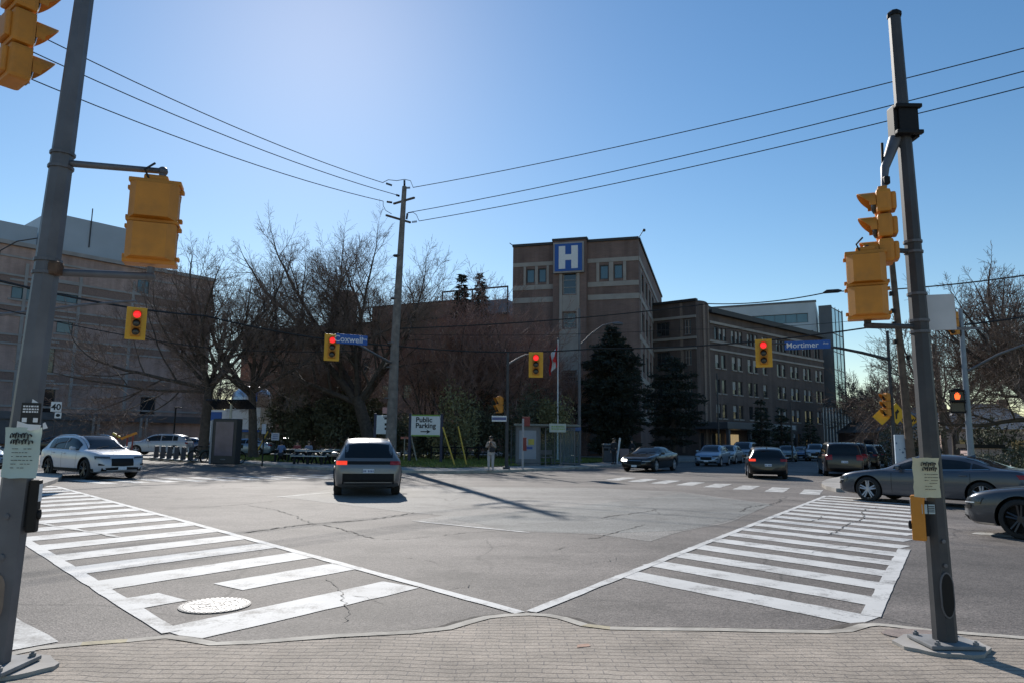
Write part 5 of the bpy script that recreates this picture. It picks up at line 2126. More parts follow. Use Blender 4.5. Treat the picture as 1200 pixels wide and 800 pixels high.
# upper clamp cage and the mast arm that carries the side facing signal
cg = MB()
zc = R_(1056, 145).z
q = along_r(zc)
for sx in (-1, 1):
    cg.bbox((q.x + sx * .088, 0, zc), (.04, .12, .30), .01)
cg.bbox((q.x, -.075, zc), (.15, .03, .22), .008)
cg.bbox((q.x, .075, zc), (.15, .03, .22), .008)
cg.bbox((q.x, -.09, zc + .12), (.23, .05, .035), .008)
cg.bbox((q.x, -.09, zc - .12), (.23, .05, .035), .008)
cg.build('clamp_cage', BLK, rpole)
da = MB()
da.path([R_(1049, 163), R_(1043, 180, -.02), R_(1037, 197, -.05), R_(1036, 215, -.08), R_(1035.5, 228, -.1)], [.055, .045, .036, .026, .022], 8)
da.build('drop_arm', GALV, rpole, 50)
MB().tube(R_(1033.5, 168, -.03), R_(1034.5, 196, -.03), .012).build('conduit', BLK, rpole)
MB().bbox(R_(1038.5, 212, -.1), (.05, .05, .07), .01).build('arm_clamp', BLK, rpole)
for py, x1 in ((291, 1016), (381, 1017)):
    a_ = MB()
    zc = R_(1065, py + (4 if py < 300 else 2)).z
    q = along_r(zc)
    e_ = R_(x1, py, -.12)
    a_.tube(q, e_, .022, .020, 8)
    a_.ell(e_, (.035, .035, .03), 8, 6)
    a_.tube(e_, e_ + V((0, 0, -.05 if py < 300 else .05)), .028, .028, 8)
    a_.build('signal_arm', GALVD, rpole, 50)
sp_ = MB()
for py in (284, 296, 376, 389, 345):
    zc = R_(1064, py).z
    q = along_r(zc)
    strap(sp_, q, .091 - .039 * zc / rp.z)
sp_.split('steel_strap', GALV, rpole)
# right pole: things fixed to it
cpos = rb0 + R_(1016, 335, -.14)
pr_ = ped_signal('yellow walk signal back, held by two arms on the dark right pole', cpos, 66)
pr_.scale = (.74, .74, .78)
vs = vehicle_signal('yellow three section signal in profile hanging high beside the dark right pole', rb0 + R_(1036, 267, -.12), 158, lit=0, back=False, sec=.215)
sb_ = thing('blank_sign', 'blank grey back of a rectangular sign strapped to the dark right pole', 'sign', rb0 + R_(1099, 366, .08), facing(74))
MB().prism([(-.135 * 1.0, -.155), (.135, -.155), (.135, .155), (-.135, .155)], 0, .006, 0, front((0, 0, 0))).build('panel', mat('aluminium_sheet', (.55, .55, .56), .6, .3, var=.06), sb_)
MB().box((-.16, -.02, -.145), (.34, .012, .02)).build('bracket', GALV, sb_)

def poster(label, loc, face, w, h, col, rows, seed, rz=0):
    p = thing('poster', label, 'poster', loc, facing(face))
    rg = random.Random(seed)
    m = MB()
    P, F = [], []
    nx, nz = 6, 8
    for i in range(nx + 1):
        for k in range(nz + 1):
            x = -w / 2 + w * i / nx
            z = -h / 2 + h * k / nz
            curve = .5 * x * x / w * 1.6
            edge = 1 if i in (0, nx) or k in (0, nz) else 0
            P.append((x + edge * rg.uniform(-.004, .004), curve - edge * rg.uniform(0, .012) + rg.uniform(-.002, .002), z + edge * rg.uniform(-.005, .005)))
    for i in range(nx):
        for k in range(nz):
            F.append((i * (nz + 1) + k, (i + 1) * (nz + 1) + k, (i + 1) * (nz + 1) + k + 1, i * (nz + 1) + k + 1))
    m.add(P, F)
    sheet = m.build('sheet', col, p, 60)
    ink = MB()
    def bar(x, z, a, b):
        ink.box((x, .5 * x * x / w * 1.6 - .010, z), (a, .002, b))
    # brush-drawn heading, two rough words of joined strokes
    for row, (z, x0, x1) in enumerate(((h * .34, -.26, .30), (h * .22, -.22, .34))):
        pts = []
        n = 46
        ph = rg.uniform(0, 6)
        for k in range(n + 1):
            f = k / n
            x = w * (x0 + (x1 - x0) * f) + w * .022 * sin(f * 44 + ph)
            amp = h * (.030 + .026 * abs(sin(f * 7.3 + ph)))
            zz = z + amp * cos(f * 44 + ph) + h * .012 * sin(f * 19)
            pts.append((x, .5 * x * x / w * 1.6 - .012, zz))
        ink.path(pts, [w * .013 * (1 + .6 * sin(k * 1.3)) + w * .004 for k in range(n + 1)], 5)
    for k in range(rows):
        z = h * .08 - k * h * .075
        x = -w * .16
        while x < w * .34:
            l_ = w * rg.uniform(.04, .1)
            if rg.random() < .8:
                bar(x + l_ / 2, z, l_, h * .012)
            x += l_ + w * .02
    ink.build('lettering', INK, p)
    return p
PAPER_G = mat('poster_pale_green', (.48, .58, .53), .8, var=.07, scale=5, dirt=(.33, .40, .36), dirt_amt=.4, dirt_scale=5)
PAPER_C = mat('poster_cream', (.60, .57, .40), .8, var=.07, scale=5, dirt=(.42, .38, .26), dirt_amt=.4, dirt_scale=5)
poster('cream paper poster with a brushed heading taped to the dark right pole', rb0 + R_(1088, 559, -.102), -96, .205, .315, PAPER_C, 6, 3)
st_ = thing('sticker', 'small pale blue sticker below the cream poster on the dark right pole', 'sticker', rb0 + R_(1088, 596, -.088), facing(-96))
MB().bbox((0, 0, 0), (.10, .003, .075), .001).build('sheet', mat('sticker_blue', (.36, .45, .48), .5), st_)
s2 = MB()
for k in range(4):
    s2.box((.02, -.003, .022 - k * .014), (.05, .002, .006))
s2.build('lettering', INK, st_)
def pushbutton(label, loc, face, m):
    t = thing('push_button', label, 'push button', loc, facing(face))
    MB().bbox((0, 0, 0), (.085, .10, .36), .012).build('housing', m, t)
    MB().lathe([(.035, 0), (.035, .02), (.02, .026)], 14, Matrix.Translation((0, -.05, -.06)) @ Matrix.Rotation(pi / 2, 4, 'X')).build('button', BLK, t, 40)
    MB().box((0, -.051, .09), (.07, .004, .12)).build('notice', SIGNWHITE, t)
    MB().box((0, .055, .0), (.05, .04, .28)).build('bracket', BLK, t)
    return t
pushbutton('bright yellow push button box on the side of the dark right pole', rb0 + R_(1076.5, 606, -.03), 146, YEL)

# ================= near left pole
lb0 = G(-10, 782, PZ)
ltop = at(100, -45, lb0.y)
lpole = thing('traffic_pole', 'thick galvanised steel pole with posters at the kerb, left of the crossing', 'pole', lb0)
def L_(px, py, dy=0.0):
    return at(px, py, lb0.y + dy) - lb0
lp_ = L_(107, -60)
lp_.y = 0
def along_l(z):
    return V((lp_.x * z / lp_.z, 0, z))
sh = MB()
octpole(sh, (0, 0, .03), lp_, .108, .061)
sh.build('shaft', GALV, lpole, 20)
bp_ = MB()
bp_.bbox((0, 0, .016), (.42, .40, .03), .008)
plate_bolts(bp_, .165, .03)
bp_.build('base_plate', PLATEM, lpole)
for py, px1 in ((191, 191), (319, 176)):
    a_ = MB()
    q = L_(70, py)
    q = along_l(q.z)
    e_ = L_(px1, 201 if py < 200 else 324, .10)
    a_.tube(q, e_, .030 if py > 200 else .026, .030 if py > 200 else .022, 8)
    a_.ell(e_, (.038, .038, .035), 8, 6)
    a_.tube(e_, e_ + V((0, 0, -.06 if py < 200 else .07)), .026, .026, 8)
    a_.build('signal_arm', GALV, lpole, 50)
sp_ = MB()
for py in (181, 197, 306, 321):
    q = along_l(L_(70, py).z)
    strap(sp_, q, .110 - .047 * q.z / lp_.z)
sp_.split('steel_strap', GALV, lpole)
q = along_l(L_(68, 316).z)
MB().bbox((q.x + .085, -.03, q.z), (.08, .08, .1), .02).build('arm_clamp', mat('rusty_clamp', (.12, .075, .05), .8, .3, var=.4, scale=15), lpole)
oc = MB()
cz = L_(8, 695).z
q = along_l(cz)
ov2 = [(.052 * cos(2 * pi * k / 20), .10 * sin(2 * pi * k / 20) + (.05 if sin(2 * pi * k / 20) > 0 else -.05)) for k in range(20)]
oc.prism(ov2, 0, .006, 0, front((q.x + .035, -.100, cz)))
oc.build('hand_hole_cover', mat('brown_cover', (.20, .155, .125), .6, .3, var=.2), lpole)
bt = MB()
for py, r_ in ((603, .022), (650, .026)):
    zc = L_(12, py).z
    q = along_l(zc)
    bt.lathe([(r_, 0), (r_, .012), (r_ * .4, .014)], 8, Matrix.Translation((q.x + .03, -.097, zc)) @ Matrix.Rotation(pi / 2, 4, 'X'))
bt.split('bolt_head', GALV, lpole)
pl_ = ped_signal('large yellow walk signal back on the arms of the thick left pole', lb0 + L_(180, 262, .12), 108)
pl_.scale = (.84, .84, .88)
vl = vehicle_signal('yellow three section signal cut by the top left corner, visors pointing at the thick pole', lb0 + L_(22, 38, .05), 52, lit=0, back=False, sec=.285)
ah = MB()
q = lb0 + L_(22, 38, .05)
o_ = q - lb0
ah.tube(along_l(L_(90, -30).z), V((o_.x, o_.y, L_(90, -30).z)), .03, .03, 8)
ah.tube(V((o_.x, o_.y, L_(90, -30).z)), V((o_.x, o_.y, o_.z + .38)), .026, .026, 8)
ah.build('top_arm', GALV, lpole, 50)
poster('pale green paper poster with a brushed heading wrapped on the thick left pole', lb0 + L_(21, 530, -.118), -84, .235, .345, PAPER_G, 6, 5)
pb = thing('sticker', 'torn black sticker with white lettering above the pale green poster', 'sticker', lb0 + L_(36, 484, -.104), facing(-80))
MB().bbox((0, 0, 0), (.125, .003, .15), .001).build('sheet', INK, pb)
pt_ = MB()
rg = random.Random(9)
for row, z in enumerate((.05, .03, .012)):
    x = -.05
    while x < .045:
        l_ = rg.uniform(.008, .018)
        pt_.box((x + l_ / 2, -.003, z), (l_, .002, .011))
        x += l_ + .005
pt_.box((-.035, -.003, -.045), (.03, .002, .03))
pt_.box((.035, -.003, -.045), (.03, .002, .03))
pt_.build('lettering', SIGNWHITE, pb)
tp = thing('torn_paper', 'torn scraps of white paper and tape left between sticker and green poster', 'paper', lb0 + L_(36, 499, -.108), facing(-82))
m = MB()
m.add([(-.09, 0, -.01), (.0, -.004, -.03), (.06, -.002, -.02), (.07, -.006, .01), (-.02, -.004, .015), (-.085, -.008, .035)], [(0, 1, 2, 3, 4, 5)])
m.add([(.085, -.01, -.02), (.125, -.03, -.01), (.10, -.02, .03), (.08, -.01, .02)], [(0, 1, 2, 3)])
m.add([(-.02, .012, .12), (.05, .010, .125), (.045, .010, .155), (-.012, .012, .19)], [(0, 1, 2, 3)])
m.build('scraps', SIGNWHITE, tp)
pushbutton('dark push button box with an orange edge on the side of the thick left pole', lb0 + L_(40, 592, .02), 14, mat('button_dark', (.016, .014, .013), .6, spec=.25)).scale = (.8, .62, 1)
ledge = MB()

# ================= far signal poles
def plainpole(name, label, base, h, r0, r1, m=GALVD, cat='pole', n=10):
    t = thing(name, label, cat, base)
    MB().tube((0, 0, 0), (0, 0, h), r0, r1, n).build('shaft', m, t, 40)
    MB().lathe([(r0 * 1.9, 0), (r0 * 1.9, .10), (r0 * 1.2, .16)], 12).build('base', m, t, 40)
    return t

def topz_at(px, py, Y):
    return at(px, py, Y).z

def armpath(t, pts, r0, r1, m=GALVD, name='mast_arm'):
    n = len(pts)
    a = MB().path(pts, [r0 + (r1 - r0) * i / (n - 1) for i in range(n)], 8)
    return a.build(name, m, t, 50)

def blue_sign(label, loc, face, text, sup, w, h):
    t = thing('street_name_sign', label, 'sign', loc, facing(face))
    MB().bbox((0, 0, 0), (w, .03, h), .008).build('panel', SIGNBLUE, t)
    tx = MB()
    text_into(tx, text, h * .88, front((-w * .11, -.018, -h * .03)), bold=.003)
    text_into(tx, sup, h * .36, front((w * .40, -.018, h * .12)))
    tx.build('lettering', SIGNWHITE, t)
    return t

# centre pole beside the shelter
cb0 = on(593.5, 549)
cp_ = plainpole('signal_pole', 'slim grey signal pole with a short curved arm left of the bus shelter', cb0, topz_at(594, 413, cb0.y) - HK, .10, .07)
armpath(cp_, [at(594, 428, cb0.y) - cb0, at(606, 420, cb0.y) - cb0, at(616, 415.5, cb0.y) - cb0, at(628, 415, cb0.y - .2) - cb0], .06, .045, GALV)
vehicle_signal('red traffic light on yellow backboard over the bus shelter, on the slim centre pole', at(628, 427, cb0.y - .35), -93, group='red traffic lights facing the camera')
ps = ped_signal('small brown walk signal seen edge on, on the slim centre pole', at(585, 474, cb0.y), 200)
ps.scale = (1.15, 1.15, 1.15)
sg_ = thing('street_name_sign', 'small white and blue street name plate on the slim centre pole', 'sign', at(585, 490, cb0.y - .05), facing(-100))
MB().bbox((0, 0, 0), (.80, .03, .30), .01).build('panel', SIGNWHITE, sg_)
MB().box((0, -.018, 0), (.76, .006, .15)).build('blue_band', mat('faded_blue', (.10, .12, .25), .6), sg_)
# far right pole
fb0 = V((at(1049, 540, 35.5).x, 35.5, HK))
fp_ = plainpole('signal_pole', 'dark signal pole behind the grey sedan with a long straight arm and yellow side signal', fb0, topz_at(1037, 388, 35.5) - HK, .11, .07)
zz = topz_at(1040, 421, 35.5) - HK
armpath(fp_, [V((0, 0, zz)), at(1010, 413, 35.2) - fb0, at(985, 408, 34.9) - fb0, at(962, 404.5, 34.6) - fb0, at(900, 402, 34.2) - fb0], .085, .045, GALVD)
vehicle_signal('red traffic light on yellow backboard beside the Mortimer sign', at(895, 413.5, 34.0), -112, group='red traffic lights facing the camera')
blue_sign('blue Mortimer Ave street sign on the long far right arm', at(946, 404, 33.95), -112, 'Mortimer', 'Ave', 2.05, .42)
vehicle_signal('yellow signal in profile low on the dark pole behind the grey sedan', at(1039, 474, 35.3), 186, lit=0, back=False, sec=.38)
# yellow warning diamonds
def diamond(label, loc, face, s, text=None, sym=False):
    t = thing('warning_sign', label, 'sign', loc, facing(face))
    c = .7071 * s
    MB().prism([(0, -c), (c, 0), (0, c), (-c, 0)], 0, .012, 0, front((0, 0, 0))).build('panel', mat('warning_yellow', (.70, .42, .02), .5, var=.06), t)
    k = MB()
    if text:
        text_into(k, text, s * .38, front((0, -.015, 0)), bold=.012)
    if sym:
        k.prism([(-.10 * s, -.35 * s), (.02 * s, -.35 * s), (.05 * s, -.02 * s), (.22 * s, .12 * s), (.10 * s, .30 * s), (-.02 * s, .16 * s), (-.12 * s, .10 * s)], 0, .004, 0, front((0, -.013, 0)))
    if k.v:
        k.build('lettering' if text else 'symbol', INK, t)
    return t
diamond('yellow diamond warning sign seen obliquely on the left side of the dark far pole', at(1033.5, 487.5, 35.9), -130, .62)
diamond('yellow diamond sign with a black figure on the right side of the dark far pole', at(1050.5, 484, 35.9), -75, .78, sym=True)
diamond('yellow diamond sign reading SLOW beside the edge of the thick near pole', at(1065, 492, 38), -100, .66, text='SLOW')
wp = plainpole('sign_post', 'thin post carrying the yellow SLOW diamond', V((at(1063, 520, 38.1).x, 38.1, HK)), topz_at(1063, 486, 38.1) - HK, .03, .03, GALV)
# right side: pole with orange hand
hb0 = V((at(1139, 545, 29.5).x, 29.5, HK))
hp_ = plainpole('signal_pole', 'blue grey signal pole with the orange hand signal, behind the grey sedan', hb0, topz_at(1128, 362, 29.5) - HK, .14, .09, mat('bluegrey_steel', (.20, .235, .28), .5, .4, var=.1))
armpath(hp_, [V((0, 0, topz_at(1136, 436, 29.5) - HK)), at(1170, 415, 29.0) - hb0, at(1205, 402, 28.6) - hb0, at(1260, 392, 28.2) - hb0], .06, .04, GALV)
ped_signal('walk signal showing a lit orange hand on the blue grey pole', at(1122, 470, 29.2), -118, lit=True, yel=BLK).scale = (1.3, 1.3, 1.3)
armpath(hp_, [V((-.05, 0, topz_at(1128, 462, 29.5) - HK)), at(1122, 457, 29.2) - hb0], .03, .03, GALVD, 'signal_bracket')
vehicle_signal('yellow signal in profile at the top of the blue grey pole, above the orange hand', at(1118.5, 379, 29.3), 196, lit=0, back=False, sec=.32)
armpath(hp_, [V((-.05, 0, topz_at(1130, 395, 29.5) - HK)), at(1124, 380, 29.35) - hb0, at(1118, 360, 29.3) - hb0], .05, .04, GALVD, 'signal_bracket')
# left corner: arm from a pole outside the picture
lc0 = V((at(-75, 560, 30).x, 30, HK))
lcp = plainpole('signal_pole', 'signal pole outside the picture on the left, its long pale arm carrying a red light', lc0, topz_at(-70, 330, 30) - HK, .12, .08, GALV)
armpath(lcp, [V((0, 0, topz_at(-70, 380, 30) - HK)), at(-20, 370.5, 29.9) - lc0, at(40, 365, 29.8) - lc0, at(100, 357, 29.6) - lc0, at(160, 353, 29.3) - lc0], .085, .05, GALV)
vehicle_signal('red traffic light on yellow backboard in front of the tan banded building', at(159.5, 379, 29.2), -58, group='red traffic lights facing the camera')
# light pole by the shelter
sl0 = on(679, 541)
slp = plainpole('street_lamp', 'grey street lamp with a curved arm and cobra head in front of the brick tower', sl0, topz_at(678, 362, sl0.y) - HK, .13, .08, GALV, 'street lamp')
armpath(slp, [V((0, 0, topz_at(679, 405, sl0.y) - HK)), at(692, 392, sl0.y) - sl0, at(706, 381.5, sl0.y) - sl0, at(718, 378.5, sl0.y) - sl0, at(726, 377.5, sl0.y) - sl0], .06, .05, GALV, 'lamp_arm')
MB().ell(at(724, 379.5, sl0.y) - sl0, (.42, .16, .13), 12, 8).build('lamp_head', GALV, slp, 60)

# ================= wooden utility pole and wires
ub0 = on(457, 544)
UY = ub0.y
ut = at(474, 219, UY)
upole = thing('utility_pole', 'tall wooden utility pole with crossarms and insulators in the middle of the view', 'utility pole', ub0)
um = MB()
top_l = ut - ub0
top_l.y = 0
mid_l = at(463, 400, UY) - ub0
mid_l.y = 0
um.path([V((0, 0, -.05)), V((mid_l.x * 1.0, 0, mid_l.z)), top_l], [.34, .25, .14], 12)
um.build('shaft', WOODG, upole, 50)
def U_(px, py, dy=0.0):
    return at(px, py, UY + dy) - ub0
ca = MB()
ca.path([U_(461.5, 239, .9), U_(485.5, 232, -.9)], .075, 4)
ca.path([U_(452.5, 252.5, -.9), U_(481, 261, .9)], .075, 4)
ca.build('crossarm', WOOD, upole)
ins = MB()
def insul(a, b):
    a, b = V(a), V(b)
    for k in range(5):
        p = a.lerp(b, k / 5)
        q = a.lerp(b, (k + .6) / 5)
        ins.tube(p, q, .075, .055, 8)
insul(U_(459, 217.5), U_(452, 215))
insul(U_(476, 220.5), U_(481, 220.3))
insul(U_(468, 230), U_(464, 228.6))
insul(U_(459, 237.5, .6), U_(453, 236.7, .7))
insul(U_(483, 260.5, .8), U_(489, 259.7, .8))
insul(U_(476.5, 257), U_(477.5, 250))
insul(U_(474, 218), U_(474, 211))
ins.build('insulator_strings', BLK, upole)
jw = MB()
jw.path([U_(449, 214), U_(455, 211), U_(465, 212), U_(474, 210.5), U_(481, 212), U_(484, 219.5)], .022, 4)
jw.path([U_(449, 236), U_(449, 241), U_(452, 247), U_(459, 251)], .022, 4)
jw.path([U_(477.5, 250), U_(484, 249), U_(488, 252), U_(491, 259)], .022, 4)
jw.build('jumper_wires', CABLE, upole)
bk = MB()
for py in (300, 350, 402, 430, 466, 488):
    q = U_(460 + (400 - py) * .06, py)
    bk.lathe([(.26, -.03), (.285, -.03), (.285, .03), (.26, .03)], 12, Matrix.Translation((q.x, 0, q.z)))
bk.split('steel_band', GALV, upole)
# mast arm from the wooden pole with signal and Coxwell sign
armpath(upole, [U_(460, 426), U_(440, 415, -2.0), U_(420, 404, -4.0), U_(408, 400, -5.0), U_(392, 395, -6.0)], .075, .045, GALV)
vehicle_signal('red traffic light on yellow backboard beside the Coxwell sign', at(389, 407, UY - 6.2), -70, group='red traffic lights facing the camera')
blue_sign('blue Coxwell Ave street sign on the wooden pole arm', at(412.5, 397.8, UY - 5.95), -62, 'Coxwell', 'Ave', 1.62, .50)

def wire(label, pts, r, sag=0.0, name='overhead_wire', group='power lines across the sky', m=CABLE, n=14):
    pts = [V(p) for p in pts]
    a = pts[0]
    t = thing(name, label, 'wire', a, 0, group)
    out = []
    for i in range(len(pts) - 1):
        p, q = pts[i], pts[i + 1]
        for k in range(n + (1 if i == len(pts) - 2 else 0)):
            f = k / n
            c = p.lerp(q, f)
            c.z -= sag * 4 * f * (1 - f)
            out.append(c - a)
    MB().path(out, r, 5).build('conductor', m, t, 60)
    return t
def far_end(px, py, Y):
    return at(px, py, Y)
for k, (a, dy, b, lab) in enumerate((
        ((449, 214.5), 0, (-60, -12), 'top power line running up left from the wooden pole'),
        ((464, 228.5), 0, (-60, 15), 'middle power line running up left from the wooden pole'),
        ((449, 236), .7, (-60, 52), 'lowest power line running up left from the wooden pole'))):
    s_ = at(*a, UY + dy)
    e_ = at(b[0], b[1], 22)
    wire(lab, [s_, e_], .022, .5)
for k, (a, dy, b, lab) in enumerate((
        ((484, 220), 0, (1260, 41), 'top power line running up right from the wooden pole'),
        ((478, 249.5), 0, (1260, 68), 'middle power line running up right from the wooden pole'),
        ((491, 259.3), .8, (1260, 87), 'lowest power line running up right from the wooden pole'))):
    s_ = at(*a, UY + dy)
    e_ = at(b[0], b[1], 24)
    wire(lab, [s_, e_], .022, .35)
grp = 'span cables over the junction'
wire('black cable dipping from the left edge past the hanging red light to the wooden pole', [at(-40, 319, 24), at(240, 370, 36), U_(462, 405) + ub0], .045, .25, 'overhead_cable', grp)
wire('thin grey cable under the black one on the left, crossing the bare trees', [at(-40, 352, 26), at(250, 408, 40), U_(462, 408) + ub0], .022, .2, 'overhead_cable', grp)
wire('black cable from the wooden pole across the brick tower to the right pole', [U_(464, 405) + ub0, at(700, 408, 42), at(1016, 384, 34), at(1270, 358, 26)], .04, .3, 'overhead_cable', grp)
wire('upper cable crossing in front of the grey glass tower, with a splice case', [U_(466, 385) + ub0, at(830, 356, 46), at(975, 341.5, 40), at(1270, 312, 28)], .035, .25, 'overhead_cable', grp)
sc2 = thing('splice_case', 'dark splice case hanging on the cable right of the grey glass tower', 'splice case', at(976, 342, 39.9))
MB().path([(-.55, .0, -.08), (-.35, 0, 0), (.3, 0, .05), (.5, 0, .06)], [.05, .11, .11, .05], 8).build('shell', CABLE, sc2, 50)
wire('thin lower cable in front of the brown wing windows', [at(480, 392, 50), at(800, 386, 50), at(1040, 372, 46)], .016, .2, 'overhead_cable', grp)

# guy wires with yellow guards
for k, (a, b, lab) in enumerate((
        ((533.5, 546.5), (519, 500), 'yellow guy guard slanting right of the public parking sign, nearer the kerb'),
        ((547, 545.5), (537, 499), 'yellow guy guard slanting beside the yellowish shrub, farther right'),
        ((297, 536), (314, 505), 'yellow guy guard leaning beside the dark tree trunk on the left lawn'),
        ((322, 526), (334, 512), 'short yellow guy guard leaning left of the picnic table people'))):
    g0 = on(*a)
    t = thing('guy_wire', lab, 'guy wire', g0, 0, 'guy wires with yellow guards')
    tt = (U_(468, 270) + ub0) if k != 1 else (U_(466, 330) + ub0)
    d = at(b[0], b[1], g0.y + (.6 if k < 2 else .4)) - g0
    MB().tube((0, 0, 0), d, .045, .045, 8).build('guard', ORANGEP, t)
    e2 = d * 6.2 if k >= 2 else d * (tt.z / max(.5, d.z) * .8)
    MB().tube(d, e2 if k < 2 else d * 3.0, .010, .010, 4).build('wire', GALVD, t)

# ================= leaning brown poles on the right
def wpole(label, b, tpx, Y, r0, r1, extras=True):
    base = V((at(b[0], b[1], Y).x, Y, 0))
    t = thing('utility_pole', label, 'utility pole', base, 0, 'brown utility poles down the right street')
    tp_ = at(tpx[0], tpx[1], Y) - base
    tp_.y = 0
    MB().path([V((0, 0, -.05)), tp_ * .5, tp_], [r0, (r0 + r1) / 2, r1], 10).build('shaft', WOOD, t, 50)
    x_ = MB()
    for f in (.55, .62, .70, .76, .84):
        x_.bbox((tp_.x * f + r0 * (1.3 if int(f * 100) % 2 else -1.3), -.1, tp_.z * f), (.14, .14, .22), .03)
    x_.split('fitting', BLK, t)
    return t
wpole('leaning brown utility pole just left of the thick near right pole', (1069, 545), (1045, 305), 33, .20, .13)
wpole('brown utility pole behind the bare branches right of the thick near pole', (1110, 545), (1094, 402), 46, .19, .14)
plainpole('lamp_post', 'thin grey post in front of the paired windows, right of the young spruces', V((at(929, 540, 62).x, 62, HK)), topz_at(926, 470, 62) - HK, .07, .06, GALVD)
lpp = plainpole('street_lamp', 'slender street lamp with a short arm beside the glass tower', V((at(969, 540, 66).x, 66, HK)), topz_at(965, 470, 66) - HK, .09, .06, GALVD, 'street lamp')
armpath(lpp, [V((0, 0, topz_at(965, 474, 66) - HK)), at(972, 470, 65.5) - lpp.location, at(980, 471, 65) - lpp.location], .05, .04, GALVD, 'lamp_arm')
plainpole('lamp_post', 'grey lamp post before the ribbed brick corner', V((at(843, 540, 60).x, 60, HK)), topz_at(841, 437, 60) - HK, .08, .06, GALVD)
plp = plainpole('lamp_post', 'short black parking lot lamp in front of the tan building', V((at(202, 530, 60).x, 60, HK)), topz_at(203, 477, 60) - HK, .07, .06, BLK)
MB().bbox((.2, 0, topz_at(203, 477, 60) - HK), (.55, .25, .10), .03).build('lamp_head', BLK, plp)
dlamp = plainpole('street_lamp', 'dark lamp with a long curved arm at the left edge, before the tan building', V((at(-30, 540, 56).x, 56, HK)), topz_at(-20, 320, 56) - HK, .11, .08, GALVD, 'street lamp')
armpath(dlamp, [V((0, 0, topz_at(-20, 322, 56) - HK)), at(0, 294, 56) - dlamp.location, at(20, 283, 56) - dlamp.location, at(46, 279, 56) - dlamp.location], .06, .045, GALVD, 'lamp_arm')

# flag
fl0 = dep(653.5, 56)
flp = plainpole('flagpole', 'white flagpole rising behind the bus shelter', fl0, topz_at(653, 398, 56) - HK, .07, .04, SIGNWHITE, 'flagpole')
MB().ell((0, 0, topz_at(653, 397, 56) - HK), (.09, .09, .09), 8, 6).build('finial', GALV, flp)
fg = thing('flag', 'limp red and white maple leaf flag hanging on the white flagpole', 'flag', at(653, 400, 55.9))
RED = mat('flag_red', (.60, .03, .03), .8, var=.12, scale=6)
fx = MB()
H_ = 2.5
cols = 14
P, F, MI = [], [], []
for i in range(cols + 1):
    f = i / cols
    x = -.02 - .62 * f + .05 * sin(f * 9)
    y = .16 * sin(f * 17)
    for k in range(9):
        z = -.15 - H_ * .62 * (k / 8) - 1.05 * f ** .7
        P.append((x + .05 * sin(k * .9 + f * 6), y, z))
for i in range(cols):
    for k in range(8):
        F.append((i * 9 + k, (i + 1) * 9 + k, (i + 1) * 9 + k + 1, i * 9 + k + 1))
        MI.append(1 if 4 <= i < 10 else 0)
o_ = len(fx.v)
fx.add(P, F)
fx.m = MI
fx.build('cloth', [RED, SIGNWHITE], fg, 60)
lf_ = MB()
leaf = [(0, -.30), (.03, -.08), (.20, -.12), (.16, -.04), (.30, .08), (.22, .10), (.24, .20), (.12, .14), (.14, .32), (.07, .26), (0, .42)]
leaf = leaf + [(-x, y) for x, y in leaf[::-1][1:-1]]
lf_.prism([(x * .55, y * .9) for x, y in leaf], 0, .01, 0, front((-.24, -.19, -1.55)))
lf_.build('maple_leaf', RED, fg)

# public parking sign
sx0 = at(499, 498, 47)
pk = thing('parking_sign', 'white Public Parking sign with an arrow and green edging on two dark posts', 'sign', (sx0.x, 47, HK), facing(-96))
zs = sx0.z - HK
MB().bbox((0, 0, zs), (1.95, .10, 1.38), .02).build('panel', SIGNWHITE, pk)
GRN = mat('sign_green', (.20, .34, .07), .6)
MB().box((0, -.002, zs + .66), (1.9, .11, .09)).add(*(lambda q: (q.v, q.f))(MB().box((0, -.002, zs - .66), (1.9, .11, .09)))).build('green_edge', GRN, pk)
tx = MB()
text_into(tx, 'Public', .46, front((-.12, -.053, zs + .36)), bold=.012)
text_into(tx, 'Parking', .46, front((0, -.053, zs - .02)), bold=.012)
tx.prism([(-.33, -.035), (.12, -.035), (.06, -.14), (.34, 0), (.06, .14), (.12, .035), (-.33, .035)], 0, .004, 0, front((0, -.052, zs - .40)))
tx.build('lettering', INK, pk)
ps_ = MB()
NAVY = mat('navy_post', (.025, .03, .07), .5)
for x in (-1.06, 1.06):
    ps_.bbox((x, .02, (zs + .75) / 2), (.16, .14, zs + .75), .01)
ps_.split('post', NAVY, pk)
# second sign half behind the utility pole
s20 = at(449, 497, 49.5)
s2t = thing('parking_sign', 'white sign with dark lettering half hidden behind the wooden utility pole', 'sign', (s20.x, 49.5, HK), facing(-90))
z2 = s20.z - HK
MB().bbox((.15, 0, z2), (1.35, .08, 1.3), .02).build('panel', SIGNWHITE, s2t)
b2 = MB()
for z, w in ((.42, .3), (.02, .22), (-.28, .2)):
    b2.box((.22, -.045, z2 + z), (w, .008, .12 if z > .1 else .16))
b2.build('lettering', INK, s2t)
b3 = MB()
for x in (-.55, .85, 1.9):
    b3.bbox((x, .02, (z2 + .8) / 2), (.18, .14, z2 + .8), .01)
b3.split('post', NAVY, s2t)
MB().bbox((.1, -.0, z2 + .98), (.36, .04, .42), .01).build('notice', mat('pink_notice', (.55, .30, .28), .7), s2t)
